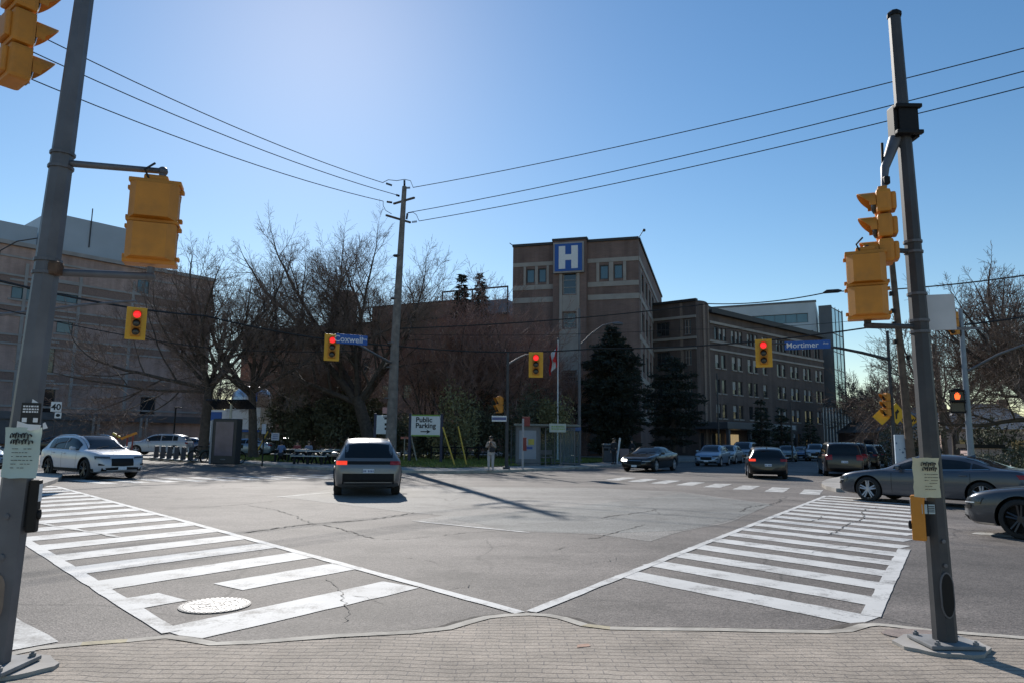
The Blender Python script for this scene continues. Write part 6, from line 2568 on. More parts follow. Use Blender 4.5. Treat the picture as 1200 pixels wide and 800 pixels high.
# a-frame board beside the parking sign
af = thing('folding_ladder', 'pale slanted timber prop under the public parking sign', 'prop', on(486, 540))
MB().tube((.15, 0, 0), (-.32, 0, 1.75), .05, .05, 6).build('leg', mat('grey_timber', (.30, .29, .26), .9), af)
MB().box((-.62, .1, 1.58), (.8, .05, .14)).build('red_board', mat('red_white_board', (.55, .20, .16), .7), af)
MB().tube((-.75, .1, 0), (-.75, .1, 1.6), .04, .04, 6).build('leg', mat('grey_timber', (.30, .29, .26), .9), af)
# low rail fence behind the person
rf_ = thing('rail_fence', 'low dark rail fence between the public parking sign and the person', 'fence', on(505, 539))
q1 = dep(575, on(505, 539).y + .6) - rf_.location
rl = MB()
for z in (.55, .95):
    rl.path([V((0, 0, z)), V((q1.x, q1.y, z))], .05, 6)
rl.build('rail', BLK, rf_)
for k in range(6):
    p = V((q1.x, q1.y, 0)) * (k / 5)
    MB().tube(p, p + V((0, 0, 1.05)), .06, .06, 6).build('post', BLK, rf_)

# bus shelter
SHM = mat('shelter_metal', (.13, .14, .155), .6, .2, var=.1)
bs0 = on(641, 545)
bsT = thing('bus_shelter', 'grey bus shelter with glass walls and an advertising panel at its left end', 'bus shelter', bs0, radians(12))
W_ = 3.75
xL, xR = -1.95, 1.75
f_ = MB()
for x in (xL, xL + 1.5, -.1, .85, xR):
    for y in (0, 1.35):
        f_.bbox((x, y, 1.2), (.07, .07, 2.4), .01)
f_.bbox((-.1, .0, 2.35), (xR - xL, .06, .08), .01)
f_.bbox((-.1, 1.35, 2.35), (xR - xL, .06, .08), .01)
f_.bbox((-.1, 1.35, .15), (xR - xL, .05, .06), .01)
f_.bbox((1.3, .0, .15), (.95, .05, .06), .01)
f_.build('frame', SHM, bsT)
rfm = MB()
P = []
for i in range(9):
    y = -.35 + 2.05 * i / 8
    z = 2.46 + .02 * sin(pi * i / 8)
    P += [(xL - .25, y, z), (xR + .2, y, z)]
rfm.add(P, [(2 * i, 2 * i + 1, 2 * i + 3, 2 * i + 2) for i in range(8)])
rfm.add([(p[0], p[1], p[2] + .05) for p in P], [(2 * i, 2 * i + 2, 2 * i + 3, 2 * i + 1)[::-1] for i in range(8)])
rfm.bbox((-.1, -.35, 2.44), (xR - xL + .45, .05, .12), .01)
rfm.bbox((-.1, 1.70, 2.44), (xR - xL + .45, .05, .12), .01)
rfm.build('roof', mat('green_grey_roof', (.17, .19, .175), .8, .0, var=.15), bsT, 40)
SG = glassmat('shelter_glass', (.80, .88, .90), .09)
for a, b, y in ((-.05, .82, 1.35), (.90, xR - .05, 1.35), (.90, xR - .05, .0), (xL + .1, -.15, 1.35)):
    MB().box(((a + b) / 2, y, 1.25), (b - a, .012, 2.05)).build('glass_panel', SG, bsT)
MB().box((xR, .67, 1.25), (.012, 1.25, 2.05)).build('glass_panel', SG, bsT)
ad = MB()
ad.bbox((xL + .72, .0, 1.28), (1.48, .22, 2.3), .04)
ad.bbox((xL + .72, .0, .06), (1.6, .3, .12), .02)
adp = ad.build('advert_panel', SHM, bsT)
MB().box((xL + .70, -.115, 1.25), (1.06, .01, 1.72)).build('advert_sheet', mat('poster_blue_white', (.20, .24, .30), .35, var=.12, scale=1.5), adp)
pi_ = MB()
pi_.box((xL + .55, -.125, 1.42), (.22, .006, .42))
pi_.build('picture', SIGNWHITE, adp)
MB().box((xL + .92, -.126, 1.42), (.36, .006, .34)).build('picture', mat('ad_yellow', (.40, .34, .06), .5), adp)
MB().box((xL + .70, -.127, 1.06), (.6, .006, .16)).build('picture', mat('ad_blue', (.03, .07, .25), .5), adp)
bench = MB()
bench.bbox((.0, 1.05, .46), (1.3, .36, .05), .015)
bench.bbox((.0, 1.24, .78), (1.3, .04, .28), .015)
for x in (-.55, .55):
    bench.box((x, 1.05, .22), (.05, .3, .44))
bench.build('bench', SHM, bsT)
bsn = MB()
bsn.bbox((.55, -.42, 2.28), (1.05, .05, .52), .01)
bsg = bsn.build('stop_sign_panel', mat('stop_sign_pale', (.42, .47, .42), .6), bsT)
tx = MB()
for z in (2.36, 2.22):
    x = .15
    rg = random.Random(int(z * 100))
    while x < .95:
        l_ = rg.uniform(.05, .12)
        tx.box((x + l_ / 2, -.448, z), (l_, .004, .07))
        x += l_ + .035
tx.build('lettering', GRN, bsg)
bst = thing('bus_stop_pole', 'red and white bus stop pole standing before the shelter advert', 'bus stop pole', on(612.5, 549))
hh_ = topz_at(612, 490, bst.location.y) - HK
MB().tube((0, 0, 0), (0, 0, hh_), .06, .06, 8).build('shaft', mat('stop_pole_white', (.36, .36, .38), .6), bst, 40)
rd = MB()
rd.bbox((.16, 0, hh_ - .15), (.42, .05, .5), .02)
rd.bbox((.1, -.02, hh_ - 1.35), (.2, .08, .7), .02)
rd.build('red_plates', mat('stop_red', (.20, .035, .03), .6), bst)
# glass booth
tb = thing('phone_booth', 'narrow glass booth with a blue top between the shelter and the lamp post', 'booth', on(669.5, 544))
t_ = MB()
for x in (-.5, .0, .5):
    for y in (-.45, .45):
        t_.bbox((x, y, 1.1), (.07, .07, 2.2), .01)
t_.bbox((0, 0, .06), (1.1, 1.0, .1), .01)
t_.build('frame', SHM, tb)
MB().bbox((0, 0, 2.25), (1.15, 1.05, .22), .03).build('roof', mat('booth_blue', (.06, .13, .30), .5), tb)
for x in (-.25, .25):
    MB().box((x, -.45, 1.15), (.42, .012, 1.9)).build('glass_panel', SG, tb)
MB().box((.5, 0, 1.15), (.012, .82, 1.9)).build('glass_panel', SG, tb)
# litter bin
wb = thing('waste_bin', 'grey boxy street waste bin on the pavement right of the lamp post', 'waste bin', on(713, 542))
m = MB()
m.bbox((0, 0, .62), (.78, .75, 1.1), .06)
m.build('body', mat('bin_grey', (.075, .08, .09), .5, .2, var=.15), wb)
m = MB()
m.bbox((0, 0, 1.28), (.85, .85, .14), .06)
m.build('lid', mat('bin_lid', (.16, .17, .18), .5, .2), wb)
for x in (-.2, .2):
    MB().bbox((x, -.385, .95), (.3, .03, .16), .01).build('slot', BLK, wb)
sbd = thing('sandwich_board', 'leaning pale board beside the bin and the two people', 'board', on(726, 543))
MB().tube((-.2, 0, 0), (.05, 0, 1.75), .07, .07, 6).build('prop', SIGNWHITE, sbd)
MB().bbox((.35, .1, .55), (.62, .08, .95), .02).build('board', mat('dull_pink_board', (.26, .19, .19), .8), sbd)
# picnic tables
def picnic(label, loc, rz, top, group='picnic tables on the corner lawn'):
    t = thing('picnic_table', label, 'picnic table', loc, rz, group)
    TT = mat('table_top_' + top, (.50, .51, .50) if top == 'pale' else (.34, .33, .31), .6, var=.12)
    MB().bbox((0, 0, .74), (2.15, .80, .06), .02).build('table_top', TT, t)
    for sy in (-1, 1):
        MB().bbox((0, sy * .72, .46), (2.15, .28, .05), .015).build('bench', TT, t)
    for x in (-.85, 0, .85):
        l_ = MB()
        l_.path([(x, -.78, 0), (x, -.72, .44), (x, -.28, .70), (x, .28, .70), (x, .72, .44), (x, .78, 0)], .075, 6)
        l_.path([(x, -.35, .05), (x, 0, .45), (x, .35, .05)], .06, 6)
        l_.build('leg', BLK, t)
    return t
pt1 = on(368, 543)
picnic('pale topped picnic table with black arched legs nearest the kerb', pt1, radians(-12), 'pale')
pt2 = V((at(344, 530, 45.5).x, 45.5, HK + .02))
picnic('picnic table with seated people, behind the black legged one', pt2, radians(-6), 'grey')
pt3 = V((at(398, 530, 46).x, 46, HK + .02))
picnic('picnic table mostly hidden behind the silver car', pt3, radians(-4), 'grey')
# small posts and signs on the lawn
sg1 = thing('small_sign', 'small white sign on a dark kerb post, left of the black legged picnic table', 'sign', on(307, 546))
MB().tube((0, 0, 0), (0, 0, topz_at(308, 497, sg1.location.y) - HK), .035, .03, 6).build('post', BLK, sg1)
MB().bbox((0, -.05, topz_at(308, 502, sg1.location.y) - HK), (.22, .02, .52), .01).build('panel', mat('faded_sign', (.42, .44, .50), .6), sg1)
sg2 = thing('small_sign', 'low square white sign on the lawn left of the seated people', 'sign', V((at(321.5, 530, 47).x, 47, HK)))
MB().bbox((0, 0, topz_at(321, 511, 47) - HK), (.52, .03, .48), .01).build('panel', mat('faded_sign', (.42, .44, .50), .6), sg2)
b2 = MB()
for k in range(3):
    b2.box((0, -.02, topz_at(321, 511, 47) - HK + .12 - .12 * k), (.34, .004, .05))
b2.build('lettering', mat('faded_blue', (.10, .12, .25), .6), sg2)
MB().tube((0, .04, 0), (0, .04, topz_at(321, 511, 47) - HK), .03, .03, 6).build('post', BLK, sg2)
# speed sign
sp0 = V((at(60.5, 530, 44).x, 44, HK))
sp = thing('speed_sign', 'white 40 speed limit sign with a tab below, behind the white turning car', 'sign', sp0, facing(-70))
zt = topz_at(60.5, 476, 44) - HK
MB().bbox((0, 0, zt), (.58, .02, .60), .01).build('panel', SIGNWHITE, sp)
tx = MB()
text_into(tx, '40', .52, front((0, -.012, -.03 + zt)), bold=.014)
tx.build('lettering', INK, sp)
tb_ = MB().bbox((.14, 0, zt - .52), (.36, .02, .36), .01).build('tab', SIGNWHITE, sp)
MB().prism([(.04 * cos(2 * pi * k / 14) * 3 + 0, .10 * sin(2 * pi * k / 14)) for k in range(14)], 0, .004, 0, front((.14, -.011, zt - .52))).build('symbol', INK, tb_)
MB().tube((0, .03, 0), (0, .03, zt + .3), .03, .03, 6).build('post', GALVD, sp)
# advertising kiosk with solar panels
ks0 = on(264, 543.5)
ks = thing('advertising_kiosk', 'dark advertising kiosk with a purple screen at the kerb, under the solar panels', 'kiosk', ks0, radians(-14))
MB().bbox((0, 0, 1.25), (1.5, .55, 2.5), .05).build('cabinet', mat('kiosk_black', (.03, .03, .034), .4, .2), ks)
MB().bbox((-.80, .0, 1.22), (.12, .6, 2.45), .03).build('side_panel', mat('kiosk_grey', (.26, .26, .28), .5, .3), ks)
MB().box((.02, -.285, 1.40), (1.12, .02, 1.85)).build('screen', mat('kiosk_screen', (.13, .105, .14), .2, var=.2, scale=1.4), ks)
MB().box((.02, -.28, .28), (.3, .012, .06)).build('label_plate', GALV, ks)
so = thing('solar_panel', 'pair of dark solar panels tilted on a pale post above the advertising kiosk', 'solar panel', V((ks0.x - .1, ks0.y + .55, HK)), radians(-14))
zt = topz_at(262, 473, ks0.y + .5) - HK
MB().tube((0, 0, 0), (0, 0, zt), .07, .07, 8).build('post', mat('pale_post', (.45, .43, .36), .6), so)
for x in (-.72, .66):
    mM = Matrix.Translation((x, 0, zt)) @ Matrix.Rotation(radians(-28), 4, 'X')
    MB().bbox((0, 0, 0), (1.3, 1.0, .05), .01, M=mM).build('panel', mat('solar_cell', (.012, .013, .018), .2, .2), so)
# bike share
dk0, dk1 = on(166, 536.5), on(222, 541)
dn = (dk1 - dk0)
dd = dn.normalized()
inw = V((-dd.y, dd.x, 0))
bang = atan2(dd.y, dd.x)
DOCK = mat('dock_grey', (.24, .25, .27), .5, .4, var=.1)
doc = thing('bike_dock', 'grey bike share dock', 'bike dock', dk0 + inw * .9, bang)
MB().bbox((0, 0, .42), (.16, .30, .84), .03).build('body', mat('dock_dark', (.05, .05, .06), .5), doc)
MB().bbox((0, -.16, .62), (.13, .03, .40), .01).build('face', mat('dock_pale', (.42, .44, .47), .5), doc)
MB().bbox((0, .12, .03), (.62, .9, .05), .01).build('base_plate', DOCK, doc)
words_ = ('end of the row beside the white turning car', 'second in the row from the white turning car', 'third in the row from the white turning car', 'fourth in the row, in front of the white parked car', 'fifth in the row, next to the parked bikes', 'last empty one before the parked bikes')
doc['group'] = 'empty bike share docks'
doc['label'] = 'empty grey bike dock, ' + words_[0]
km = childmap()
docks = [doc]
for k in range(1, 6):
    docks.append(copy_tree(doc, label='empty grey bike dock, ' + words_[k], loc=dk0 + inw * .9 + dd * (1.22 * k), km=km))

def bike(label, loc, rz, col, group='rental bikes parked beside the kiosk'):
    t = thing('bicycle', label, 'bicycle', loc, rz, group)
    R = .33
    for x in (-.52, .52):
        w = MB()
        n = 24
        P = []
        w.path([(x + R * cos(2 * pi * k / n), 0, R + R * sin(2 * pi * k / n)) for k in range(n + 1)], .026, 6, cap=False)
        wo = w.build('wheel', BLK, t, 60)
        sp = MB()
        for k in range(9):
            a = pi * k / 9
            sp.tube((x - R * cos(a), 0, R - R * sin(a)), (x + R * cos(a), 0, R + R * sin(a)), .003, .003, 3)
        sp.build('spokes', GALV, wo)
        fd = MB()
        fd.path([(x + (R + .05) * cos(radians(a)), 0, R + (R + .05) * sin(radians(a))) for a in range(10, 190, 20)], .03, 5)
        fd.build('mudguard', col, t, 50)
    fr = MB()
    for a, b, r in (((-.52, 0, R), (-.08, 0, .30), .02), ((-.08, 0, .30), (-.18, 0, .86), .022), ((-.52, 0, R), (-.15, 0, .70), .016), ((-.08, 0, .30), (.40, 0, .78), .04), ((.36, 0, .95), (.52, 0, R), .022)):
        fr.tube(a, b, r, r, 7)
    fr.build('frame', col, t, 50)
    MB().bbox((-.20, 0, .90), (.26, .16, .07), .03).build('saddle', BLK, t, 50)
    hb_ = MB()
    hb_.tube((.36, 0, .95), (.33, 0, 1.08), .018)
    hb_.path([(.20, -.30, 1.06), (.32, -.22, 1.09), (.34, 0, 1.08), (.32, .22, 1.09), (.20, .30, 1.06)], .016, 6)
    hb_.build('handlebar', BLK, t, 50)
    MB().bbox((.56, 0, .98), (.26, .34, .22), .02).build('basket', col, t)
    return t
BK = mat('bike_black_green', (.020, .030, .020), .5, var=.3)
bl = ('closest to the empty docks', 'second from the empty docks', 'in front of the dark tree trunk', 'just right of the dark tree trunk', 'closest to the kiosk')
b0 = bike('dark green rental bike ' + bl[0], dk0 + inw * 1.0 + dd * 7.9, bang + radians(62), BK)
km = childmap()
for k in range(1, 5):
    copy_tree(b0, label='dark green rental bike ' + bl[k], loc=dk0 + inw * 1.0 + dd * (7.9 + .92 * k), rz=bang + radians((62, 118, 70, 110, 66)[k]), km=km)
# orange slanted boards behind the white car
ob = thing('road_barrier', 'orange and yellow slanted barrier boards behind the bonnet of the white turning car', 'barrier', V((at(146, 530, 46).x, 46, HK)))
OR = mat('barrier_orange', (.75, .28, .03), .6, var=.1)
zc = topz_at(150, 510, 46) - HK
m = MB()
m.path([(-.30, 0, zc - .20), (.62, .1, zc + .18)], .10, 4)
m.build('board', OR, ob)
MB().path([(-.95, .2, zc + .15), (-.45, .1, zc - .1)], .09, 4).build('board', mat('barrier_yellow', (.65, .48, .05), .6), ob)
m = MB()
for x in (-.6, 0.05, .4):
    m.tube((x, .1, 0), (x, .1, zc + .1), .05, .05, 6)
m.split('post', mat('barrier_red', (.30, .07, .06), .7), ob)
# utility box with speckles, shed
ub = thing('utility_box', 'tall pale blue speckled utility box behind the grey sedan roof', 'utility box', V((at(1060, 540, 33.5).x, 33.5, HK)), radians(-25))
zt = topz_at(1060, 509, 33.5) - HK
MB().bbox((0, 0, zt / 2), (.74, .6, zt), .03).build('cabinet', mat('box_pale_blue', (.40, .50, .60), .6, var=.08), ub)
rg = random.Random(4)
sp = MB()
SPK = mat('box_speckle', (.06, .12, .22), .6)
for k in range(22):
    x, z, r_ = rg.uniform(-.31, .31), rg.uniform(.1, zt - .1), rg.uniform(.02, .055)
    sp.prism([(r_ * cos(2 * pi * q / 7) * rg.uniform(.6, 1.2), r_ * sin(2 * pi * q / 7) * rg.uniform(.6, 1.2)) for q in range(7)], 0, .002, 0, front((x, -.3005, z)))
sp.build('speckles', SPK, ub)
sd = thing('garden_shed', 'small pale pink wooden shed with a dark flat roof under the big bare tree', 'shed', V((at(1156, 545, 38).x, 38, HK)), radians(-20))
hs_ = topz_at(1156, 524, 38) - HK
MB().box((0, 1, hs_ / 2), (1.5, 1.9, hs_)).build('wall', mat('pink_boards', (.42, .31, .30), .85, var=.15, scale=4), sd)
MB().box((0, 1, hs_ + .08), (1.8, 2.2, .2)).build('roof', BLK, sd)
bdm = MB()
for k in range(4):
    bdm.box((-.5 + k * .33, .04, hs_ / 2), (.02, .02, hs_ - .1))
bdm.build('board_joints', BLK, sd)
# ------------------------------------------------------------------ people
SKIN = mat('skin', (.42, .27, .20), .6, var=.06)
HAIRM = mat('hair_dark', (.025, .018, .014), .7, var=.2)

def skin_mesh(name, pts, edges, rad, root, m, sub=1):
    me = bpy.data.meshes.new(name)
    me.from_pydata([tuple(p) for p in pts], edges, [])
    o = bpy.data.objects.new(name, me)
    COL.objects.link(o)
    sk = o.modifiers.new('s', 'SKIN')
    sk.use_smooth_shade = True
    for i, r in enumerate(rad):
        d = me.skin_vertices[0].data[i]
        d.radius = (r, r) if not isinstance(r, tuple) else r
        d.use_root = (i == root)
    ss = o.modifiers.new('u', 'SUBSURF')
    ss.levels = sub
    ss.render_levels = sub
    dg = bpy.context.evaluated_depsgraph_get()
    res = bpy.data.meshes.new_from_object(o.evaluated_get(dg))
    bpy.data.objects.remove(o)
    bpy.data.meshes.remove(me)
    res.materials.clear()
    res.materials.append(m)
    res.polygons.foreach_set('use_smooth', [True] * len(res.polygons))
    return res

def person(label, loc, heading, top, bottom, shoe, pose='phone', H=1.68, hair=HAIRM, bag=None, skirt=False, group=None):
    "figure facing local -y. pose: phone / stand / walk / sit"
    k = H / 1.70
    t = thing('person', label, 'person', loc, facing(heading), group)
    P, E, R = [], [], []
    def add(p, r, par=None):
        P.append(V(p) * k)
        R.append(r * k if not isinstance(r, tuple) else (r[0] * k, r[1] * k))
        if par is not None:
            E.append((par, len(P) - 1))
        return len(P) - 1
    sit = pose == 'sit'
    hz = .50 if sit else .92
    pel = add((0, 0, hz), .125)
    wa = add((0, -.02 if sit else 0, hz + .18), .115, pel)
    chs = add((0, -.04 if sit else .0, hz + .38), .135, wa)
    nb = add((0, -.05 if sit else .0, hz + .53), .062, chs)
    hb = add((0, -.06 if sit else -.015, hz + .60), .058, nb)
    hm_ = add((0, -.075 if sit else -.03, hz + .68), .092, hb)
    ht = add((0, -.07 if sit else -.02, hz + .765), .070, hm_)
    legs, arms = {}, {}
    for s in (-1, 1):
        hip = add((s * .09, 0, hz - .03), .092, pel)
        if sit:
            kn = add((s * .11, -.42, .50), .062, hip)
            an = add((s * .11, -.40, .09), .042, kn)
        else:
            st = .16 * s if pose == 'walk' else .0
            kn = add((s * .10, -.02 - st * .7, .50), .060, hip)
            an = add((s * .10, .02 - st, .09), .042, kn)
        toe = add((s * .12, P[an].y / k - .14, .045), .036, an)
        legs[s] = (hip, kn, an, toe)
        sh = add((s * .165, P[chs].y / k, hz + .46), .058, chs)
        if pose == 'phone':
            el = add((s * .24, -.06, hz + .22), .044, sh)
            wr = add((s * .07, -.27, hz + .36), .030, el)
            fd = V((-s * .25, -.55, .8)).normalized()
        elif sit:
            el = add((s * .24, -.16, hz + .24), .044, sh)
            wr = add((s * .12, -.38, hz + .27), .030, el)
            fd = V((-s * .3, -.9, .1)).normalized()
        else:
            sw = (.12 * s if pose == 'walk' else .0)
            el = add((s * .225, .02 + sw, hz + .20), .044, sh)
            wr = add((s * .235, -.07 + sw, hz - .04), .030, el)
            fd = V((0, -.25, -1)).normalized()
        w0 = P[wr] / k
        pa = add(tuple(w0 + fd * .055), (.036, .022), wr)
        sdv = V((s, 0, 0)) - fd * (fd.x * s)
        sdv.normalize()
        nrm = fd.cross(sdv)
        for q in range(4):
            a0 = add(tuple(w0 + fd * .095 + sdv * (.027 - .018 * q)), .0095, pa)
            ln = (.055, .072, .078, .066)[q]
            a1 = add(tuple(w0 + fd * (.095 + ln * .5) + sdv * (.029 - .019 * q) + nrm * .006), .0085, a0)
            add(tuple(w0 + fd * (.095 + ln * .85) + sdv * (.029 - .019 * q) + nrm * .024), .007, a1)
        b0_ = add(tuple(w0 + fd * .045 - sdv * .036), .011, pa)
        add(tuple(w0 + fd * .085 - sdv * .055 + nrm * .012), .009, b0_)
        arms[s] = (sh, el, wr)
    body = link('body', skin_mesh('body', P, E, R, pel, SKIN, 1), t)
    # face
    f = MB()
    hc = P[hm_]
    f.ell(hc + V((0, -.095, -.005)) * k, (.014 * k, .022 * k, .024 * k), 8, 6)
    for s in (-1, 1):
        f.ell(hc + V((s * .088, 0, 0)) * k, (.014 * k, .026 * k, .034 * k), 8, 6)
    f.build('nose_and_ears', SKIN, t, 60)
    ey = MB()
    for s in (-1, 1):
        ey.ell(hc + V((s * .034, -.084, .022)) * k, (.013 * k, .010 * k, .008 * k), 8, 6)
    ey.box(tuple(hc + V((0, -.086, -.045)) * k), (.045 * k, .008 * k, .008 * k))
    ey.build('eyes_and_mouth', HAIRM, t, 60)
    hr = MB()
    hr.ell(hc + V((0, .022, .045)) * k, (.104 * k, .108 * k, .088 * k), 14, 10)
    hr.ell(hc + V((0, .055, -.02)) * k, (.085 * k, .062 * k, .11 * k), 12, 8)
    hr.build('hair', hair, t, 60)
    # coat: same skeleton, thicker, torso and arms
    def sub(ids, grow_, cut=None):
        m = {i: n for n, i in enumerate(ids)}
        pts = [P[i] for i in ids]
        ed = [(m[a], m[b]) for a, b in E if a in m and b in m]
        rr = [(R[i] if not isinstance(R[i], tuple) else R[i][0]) + grow_ for i in ids]
        return pts, ed, rr
    ids = [pel, wa, chs] + [q for s in (-1, 1) for q in arms[s]]
    pts, ed, rr = sub(ids, .022)
    pts[0] = pts[0] - V((0, 0, .05))
    pts.append(P[nb] - V((0, 0, .045)))
    ed.append((2, len(pts) - 1))
    rr.append(.066)
    link('coat', skin_mesh('coat', pts, ed, rr, 0, top, 1), t)
    ids = [pel] + [q for s in (-1, 1) for q in legs[s][:3]]
    pts, ed, rr = sub(ids, .020 if not skirt else .045)
    link('trousers', skin_mesh('trousers', pts, ed, rr, 0, bottom, 1), t)
    shm = MB()
    for s in (-1, 1):
        an, toe = P[legs[s][2]], P[legs[s][3]]
        c = (an + toe) / 2
        shm.bbox((c.x, c.y - .01, .045 * k), (.095 * k, .27 * k, .085 * k), .035)
    shm.build('shoes', shoe, t, 60)
    if pose == 'phone':
        MB().bbox(tuple(V((0, -.33, hz + .45)) * k), (.075, .012, .15), .005).build('phone', BLK, t)
    if bag:
        b = MB().bbox(tuple(V((.06, -.19, hz + .12)) * k), (.26, .12, .24), .05)
        b.path([V((.06, -.17, hz + .22)) * k, V((-.10, -.15, hz + .42)) * k, V((-.14, .02, hz + .54)) * k], .012, 5)
        b.build('shoulder_bag', bag, t, 50)
    return t
COATT = mat('coat_tan', (.34, .27, .22), .9, var=.1)
TROUP = mat('trousers_pale', (.50, .46, .45), .9, var=.1)
DARKC = mat('cloth_dark', (.035, .035, .04), .9, var=.15)
BLUEC = mat('cloth_blue', (.13, .19, .33), .9, var=.12)
GREYC = mat('cloth_grey_blue', (.20, .22, .30), .9, var=.12)
REDC = mat('cloth_red', (.25, .06, .06), .9, var=.12)
SHOE = mat('shoe_pale', (.45, .43, .42), .7)
SHOED = mat('shoe_dark', (.04, .035, .03), .7)
person('person in tan coat and pale trousers looking at a phone left of the bus shelter', on(575, 550.5), -92, COATT, TROUP, SHOE, 'phone', bag=DARKC)
person('person in dark clothes standing right beside the grey waste bin', on(720, 543.5), -130, DARKC, DARKC, SHOED, 'stand', H=1.72)
person('person in dark clothes standing by the pale leaning board, nearest the black car', on(741, 542), 190, DARKC, mat('trousers_brown', (.10, .075, .06), .9), SHOED, 'walk', H=1.65)
seat = pt2 + V((0, 0, 0))
person('person in a pale blue top seated at the left end of the picnic table', seat + V((-.55, -.78, 0)), 95, BLUEC, DARKC, SHOE, 'sit', group='people seated at the picnic table')
person('person in a grey blue top seated on the far side of the picnic table', seat + V((.75, .78, 0)), -90, GREYC, DARKC, SHOED, 'sit', group='people seated at the picnic table')
person('person in dark red seated mid way along the far side of the picnic table', seat + V((.0, .80, 0)), -90, REDC, DARKC, SHOED, 'sit', group='people seated at the picnic table')
# ------------------------------------------------------------------ vehicles in place
P_CHAMP = paint('paint_silver_bronze', (.17, .17, .175), .45)
P_WHITE = paint('paint_white', (.46, .49, .54), .1)
P_BLACK = paint('paint_black', (.006, .006, .007), .2, .25)
P_CHAR = paint('paint_charcoal', (.012, .012, .014), .2, .3)
P_GREY = paint('paint_nardo_grey', (.070, .080, .098), .45, .3)
P_GREY2 = paint('paint_slate_grey', (.07, .075, .085), .5, .3)
P_BLUE = paint('paint_silver_blue', (.22, .30, .40), .5)
P_SILV = paint('paint_silver', (.34, .36, .38), .6)
P_GREEN = paint('paint_grey_green', (.16, .19, .18), .5)
P_BROWN = paint('paint_dark_brown', (.014, .011, .010), .2)
P_NAVY = paint('paint_navy', (.05, .09, .17), .4)

def mid(front_or_rear, heading, L, rear=True):
    u = V((cos(radians(heading)), sin(radians(heading))))
    return V(front_or_rear[:2]) + u * (L / 2) * (1 if rear else -1)

car('suv', 'silver bronze SUV seen from behind in the middle of the junction, left brake light glowing', mid((-4.02, 20.4), 103, 4.8), 103, P_CHAMP, cat='car', tail='bar', lit_tail=True, clad=True, rim=DARKRIM)
car('suv', 'white SUV with a black glass roof turning at the left corner', V((-16.6, 28.45)), -34, P_WHITE, clad=True, black_roof=True, rim=DARKRIM)
car('sedan', 'black car with a lit headlight coming through the far crosswalk', V((8.05, 41.3)), -122, P_BLACK, lit_head=True)
car('hatch', 'small dark hatchback seen from behind under the red light, tail light glowing', mid((11.95, 33.3), 74, 4.2), 74, P_CHAR, lit_tail=True)
car('wagon', 'boxy dark brown SUV seen from behind beside the right kerb, first of the queue', mid((16.9, 36.3), 72, 4.75), 72, P_BROWN, rim=RIM)
q = mid((16.9, 36.3), 72, 4.75)
for k, (kind, pt, lab) in enumerate((('wagon', P_BLACK, 'dark SUV second in the queue at the right kerb'), ('suv', P_CHAR, 'dark SUV third in the queue at the right kerb'), ('suv', P_BROWN, 'dark brown SUV fourth in the queue at the right kerb'))):
    d = V((cos(radians(58)), sin(radians(58))))
    c_ = q + d * 6.2 * (k + 1)
    car(kind, lab, c_, 62, pt, group='cars queued at the right kerb', detail=False)
car('sedan', 'dark grey sedan in profile stopped across the right crosswalk behind the near pole', V((12.1, 20.5)), 129.5, P_GREY)
ax = G(1190, 631)
u_ = V((cos(radians(131)), sin(radians(131))))
car('sedan', 'slate grey sedan cut by the right frame edge, only its nose showing', V((ax.x, ax.y)) + V((.72, .48)) - u_ * 1.5 - V((0, 0)), 131, P_GREY2, rim=DARKRIM)
# parked along the far kerb
for i, (kind, px, Y, hd, pt, lab) in enumerate((
        ('hatch', 835, 51.5, -118, P_BLUE, 'pale blue hatchback parked first in the row along the hospital kerb'),
        ('hatch', 853, 57.5, -118, P_SILV, 'silver hatchback parked second in the row along the hospital kerb'),
        ('wagon', 872, 62.0, -118, P_SILV, 'large silver SUV parked third in the row along the hospital kerb'),
        ('hatch', 922, 67.0, -112, P_GREEN, 'greyish green car parked in front of the young spruces'),
        ('sedan', 938, 72.0, -112, P_NAVY, 'dark blue car parked between the greyish green and the silver ones'),
        ('suv', 955, 70.0, -112, P_SILV, 'silver SUV parked in front of the glass tower podium'))):
    p = at(px, 525, Y)
    car(kind, lab, V((p.x, Y)), hd, pt, group='cars parked along the hospital kerb', detail=False)
# parking lot on the left
for i, (kind, px, Y, hd, pt, lab) in enumerate((
        ('suv', 187, 57, 186, P_WHITE, 'white SUV parked behind the bike docks'),
        ('sedan', 218, 60, 180, P_NAVY, 'blue car parked behind the rental bikes'),
        ('sedan', 288, 58, 175, P_BLUE, 'pale blue car parked right of the advertising kiosk'),
        ('hatch', 321, 60, 190, P_SILV, 'silver car parked behind the small square sign'),
        ('sedan', 66, 62, 182, P_CHAR, 'dark car parked behind the white turning SUV'))):
    p = at(px, 525, Y)
    o = car(kind, lab, V((p.x, Y)), hd, pt, group='cars parked in the left lot', detail=False)
    o.location.z = HK + .01
p = at(-12, 525, 33)
car('sedan', 'pale blue car entering at the left frame edge behind the thick pole', V((p.x - 1.3, 33.5)), -40, P_BLUE)

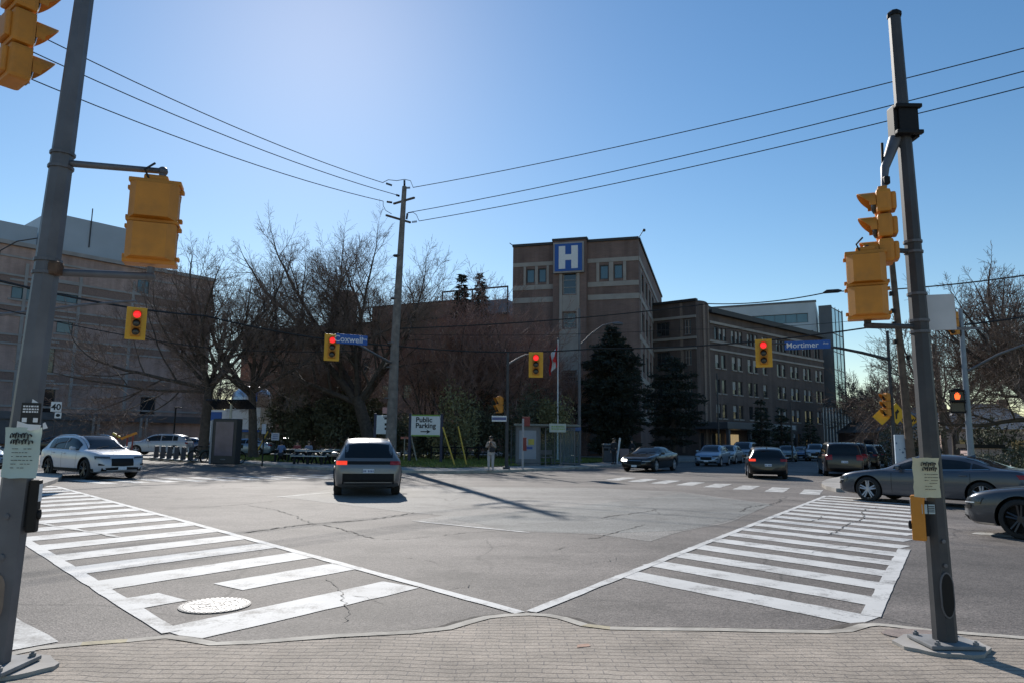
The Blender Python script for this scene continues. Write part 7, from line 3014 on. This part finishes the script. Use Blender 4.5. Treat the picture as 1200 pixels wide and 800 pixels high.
# ------------------------------------------------------------------ light, sky, camera
SUN_AZ = V((-.285, .958)).normalized()
SUN_EL = 32.0
w = bpy.data.worlds.new('World')
scene.world = w
w.use_nodes = True
nt = w.node_tree
bg = nt.nodes['Background']
sky = nt.nodes.new('ShaderNodeTexSky')
sky.sky_type = 'NISHITA'
sky.sun_disc = False
sky.sun_elevation = radians(SUN_EL)
sky.sun_rotation = atan2(SUN_AZ.x, SUN_AZ.y)
sky.altitude = 100
sky.air_density = 1.15
sky.dust_density = 0.15
sky.ozone_density = 1.6
hs_n = nt.nodes.new('ShaderNodeHueSaturation')
hs_n.inputs['Saturation'].default_value = 1.26
nt.links.new(sky.outputs[0], hs_n.inputs['Color'])
nt.links.new(hs_n.outputs[0], bg.inputs[0])
bg.inputs[1].default_value = SKY_STRENGTH
sl = bpy.data.lights.new('sun', 'SUN')
sl.energy = SUN_STRENGTH
sl.angle = radians(.53)
sl.color = (1.0, .95, .88)
so_ = bpy.data.objects.new('sun', sl)
COL.objects.link(so_)
dv = V((SUN_AZ.x * cos(radians(SUN_EL)), SUN_AZ.y * cos(radians(SUN_EL)), sin(radians(SUN_EL))))
so_.rotation_euler = (-dv).to_track_quat('-Z', 'Y').to_euler()
so_.location = (0, 0, 60)

cam = bpy.data.cameras.new('camera')
cam.sensor_width = 36
cam.lens = 36 * FPX / 1200
cam.clip_start = .05
cam.clip_end = 5000
co_ = bpy.data.objects.new('camera', cam)
COL.objects.link(co_)
Dn0 = V((0, sin(PITCH), -cos(PITCH)))
Rv = V((1, 0, 0)) * cos(ROLL) - Dn0 * sin(ROLL)
Dn = V((1, 0, 0)) * sin(ROLL) + Dn0 * cos(ROLL)
Fw = V((0, cos(PITCH), sin(PITCH)))
M = Matrix((Rv, -Dn, -Fw)).transposed().to_4x4()
M.translation = V((0, 0, CAMH))
co_.matrix_world = M
scene.camera = co_
vs_ = scene.view_settings
vs_.view_transform = 'Standard'
vs_.look = 'None'
vs_.exposure = EXPOSURE
vs_.gamma = 1
vs_.use_curve_mapping = False
scene.cycles.use_denoising = True
scene.cycles.max_bounces = 6
scene.cycles.transparent_max_bounces = 8
scene.cycles.caustics_reflective = False
scene.cycles.caustics_refractive = False
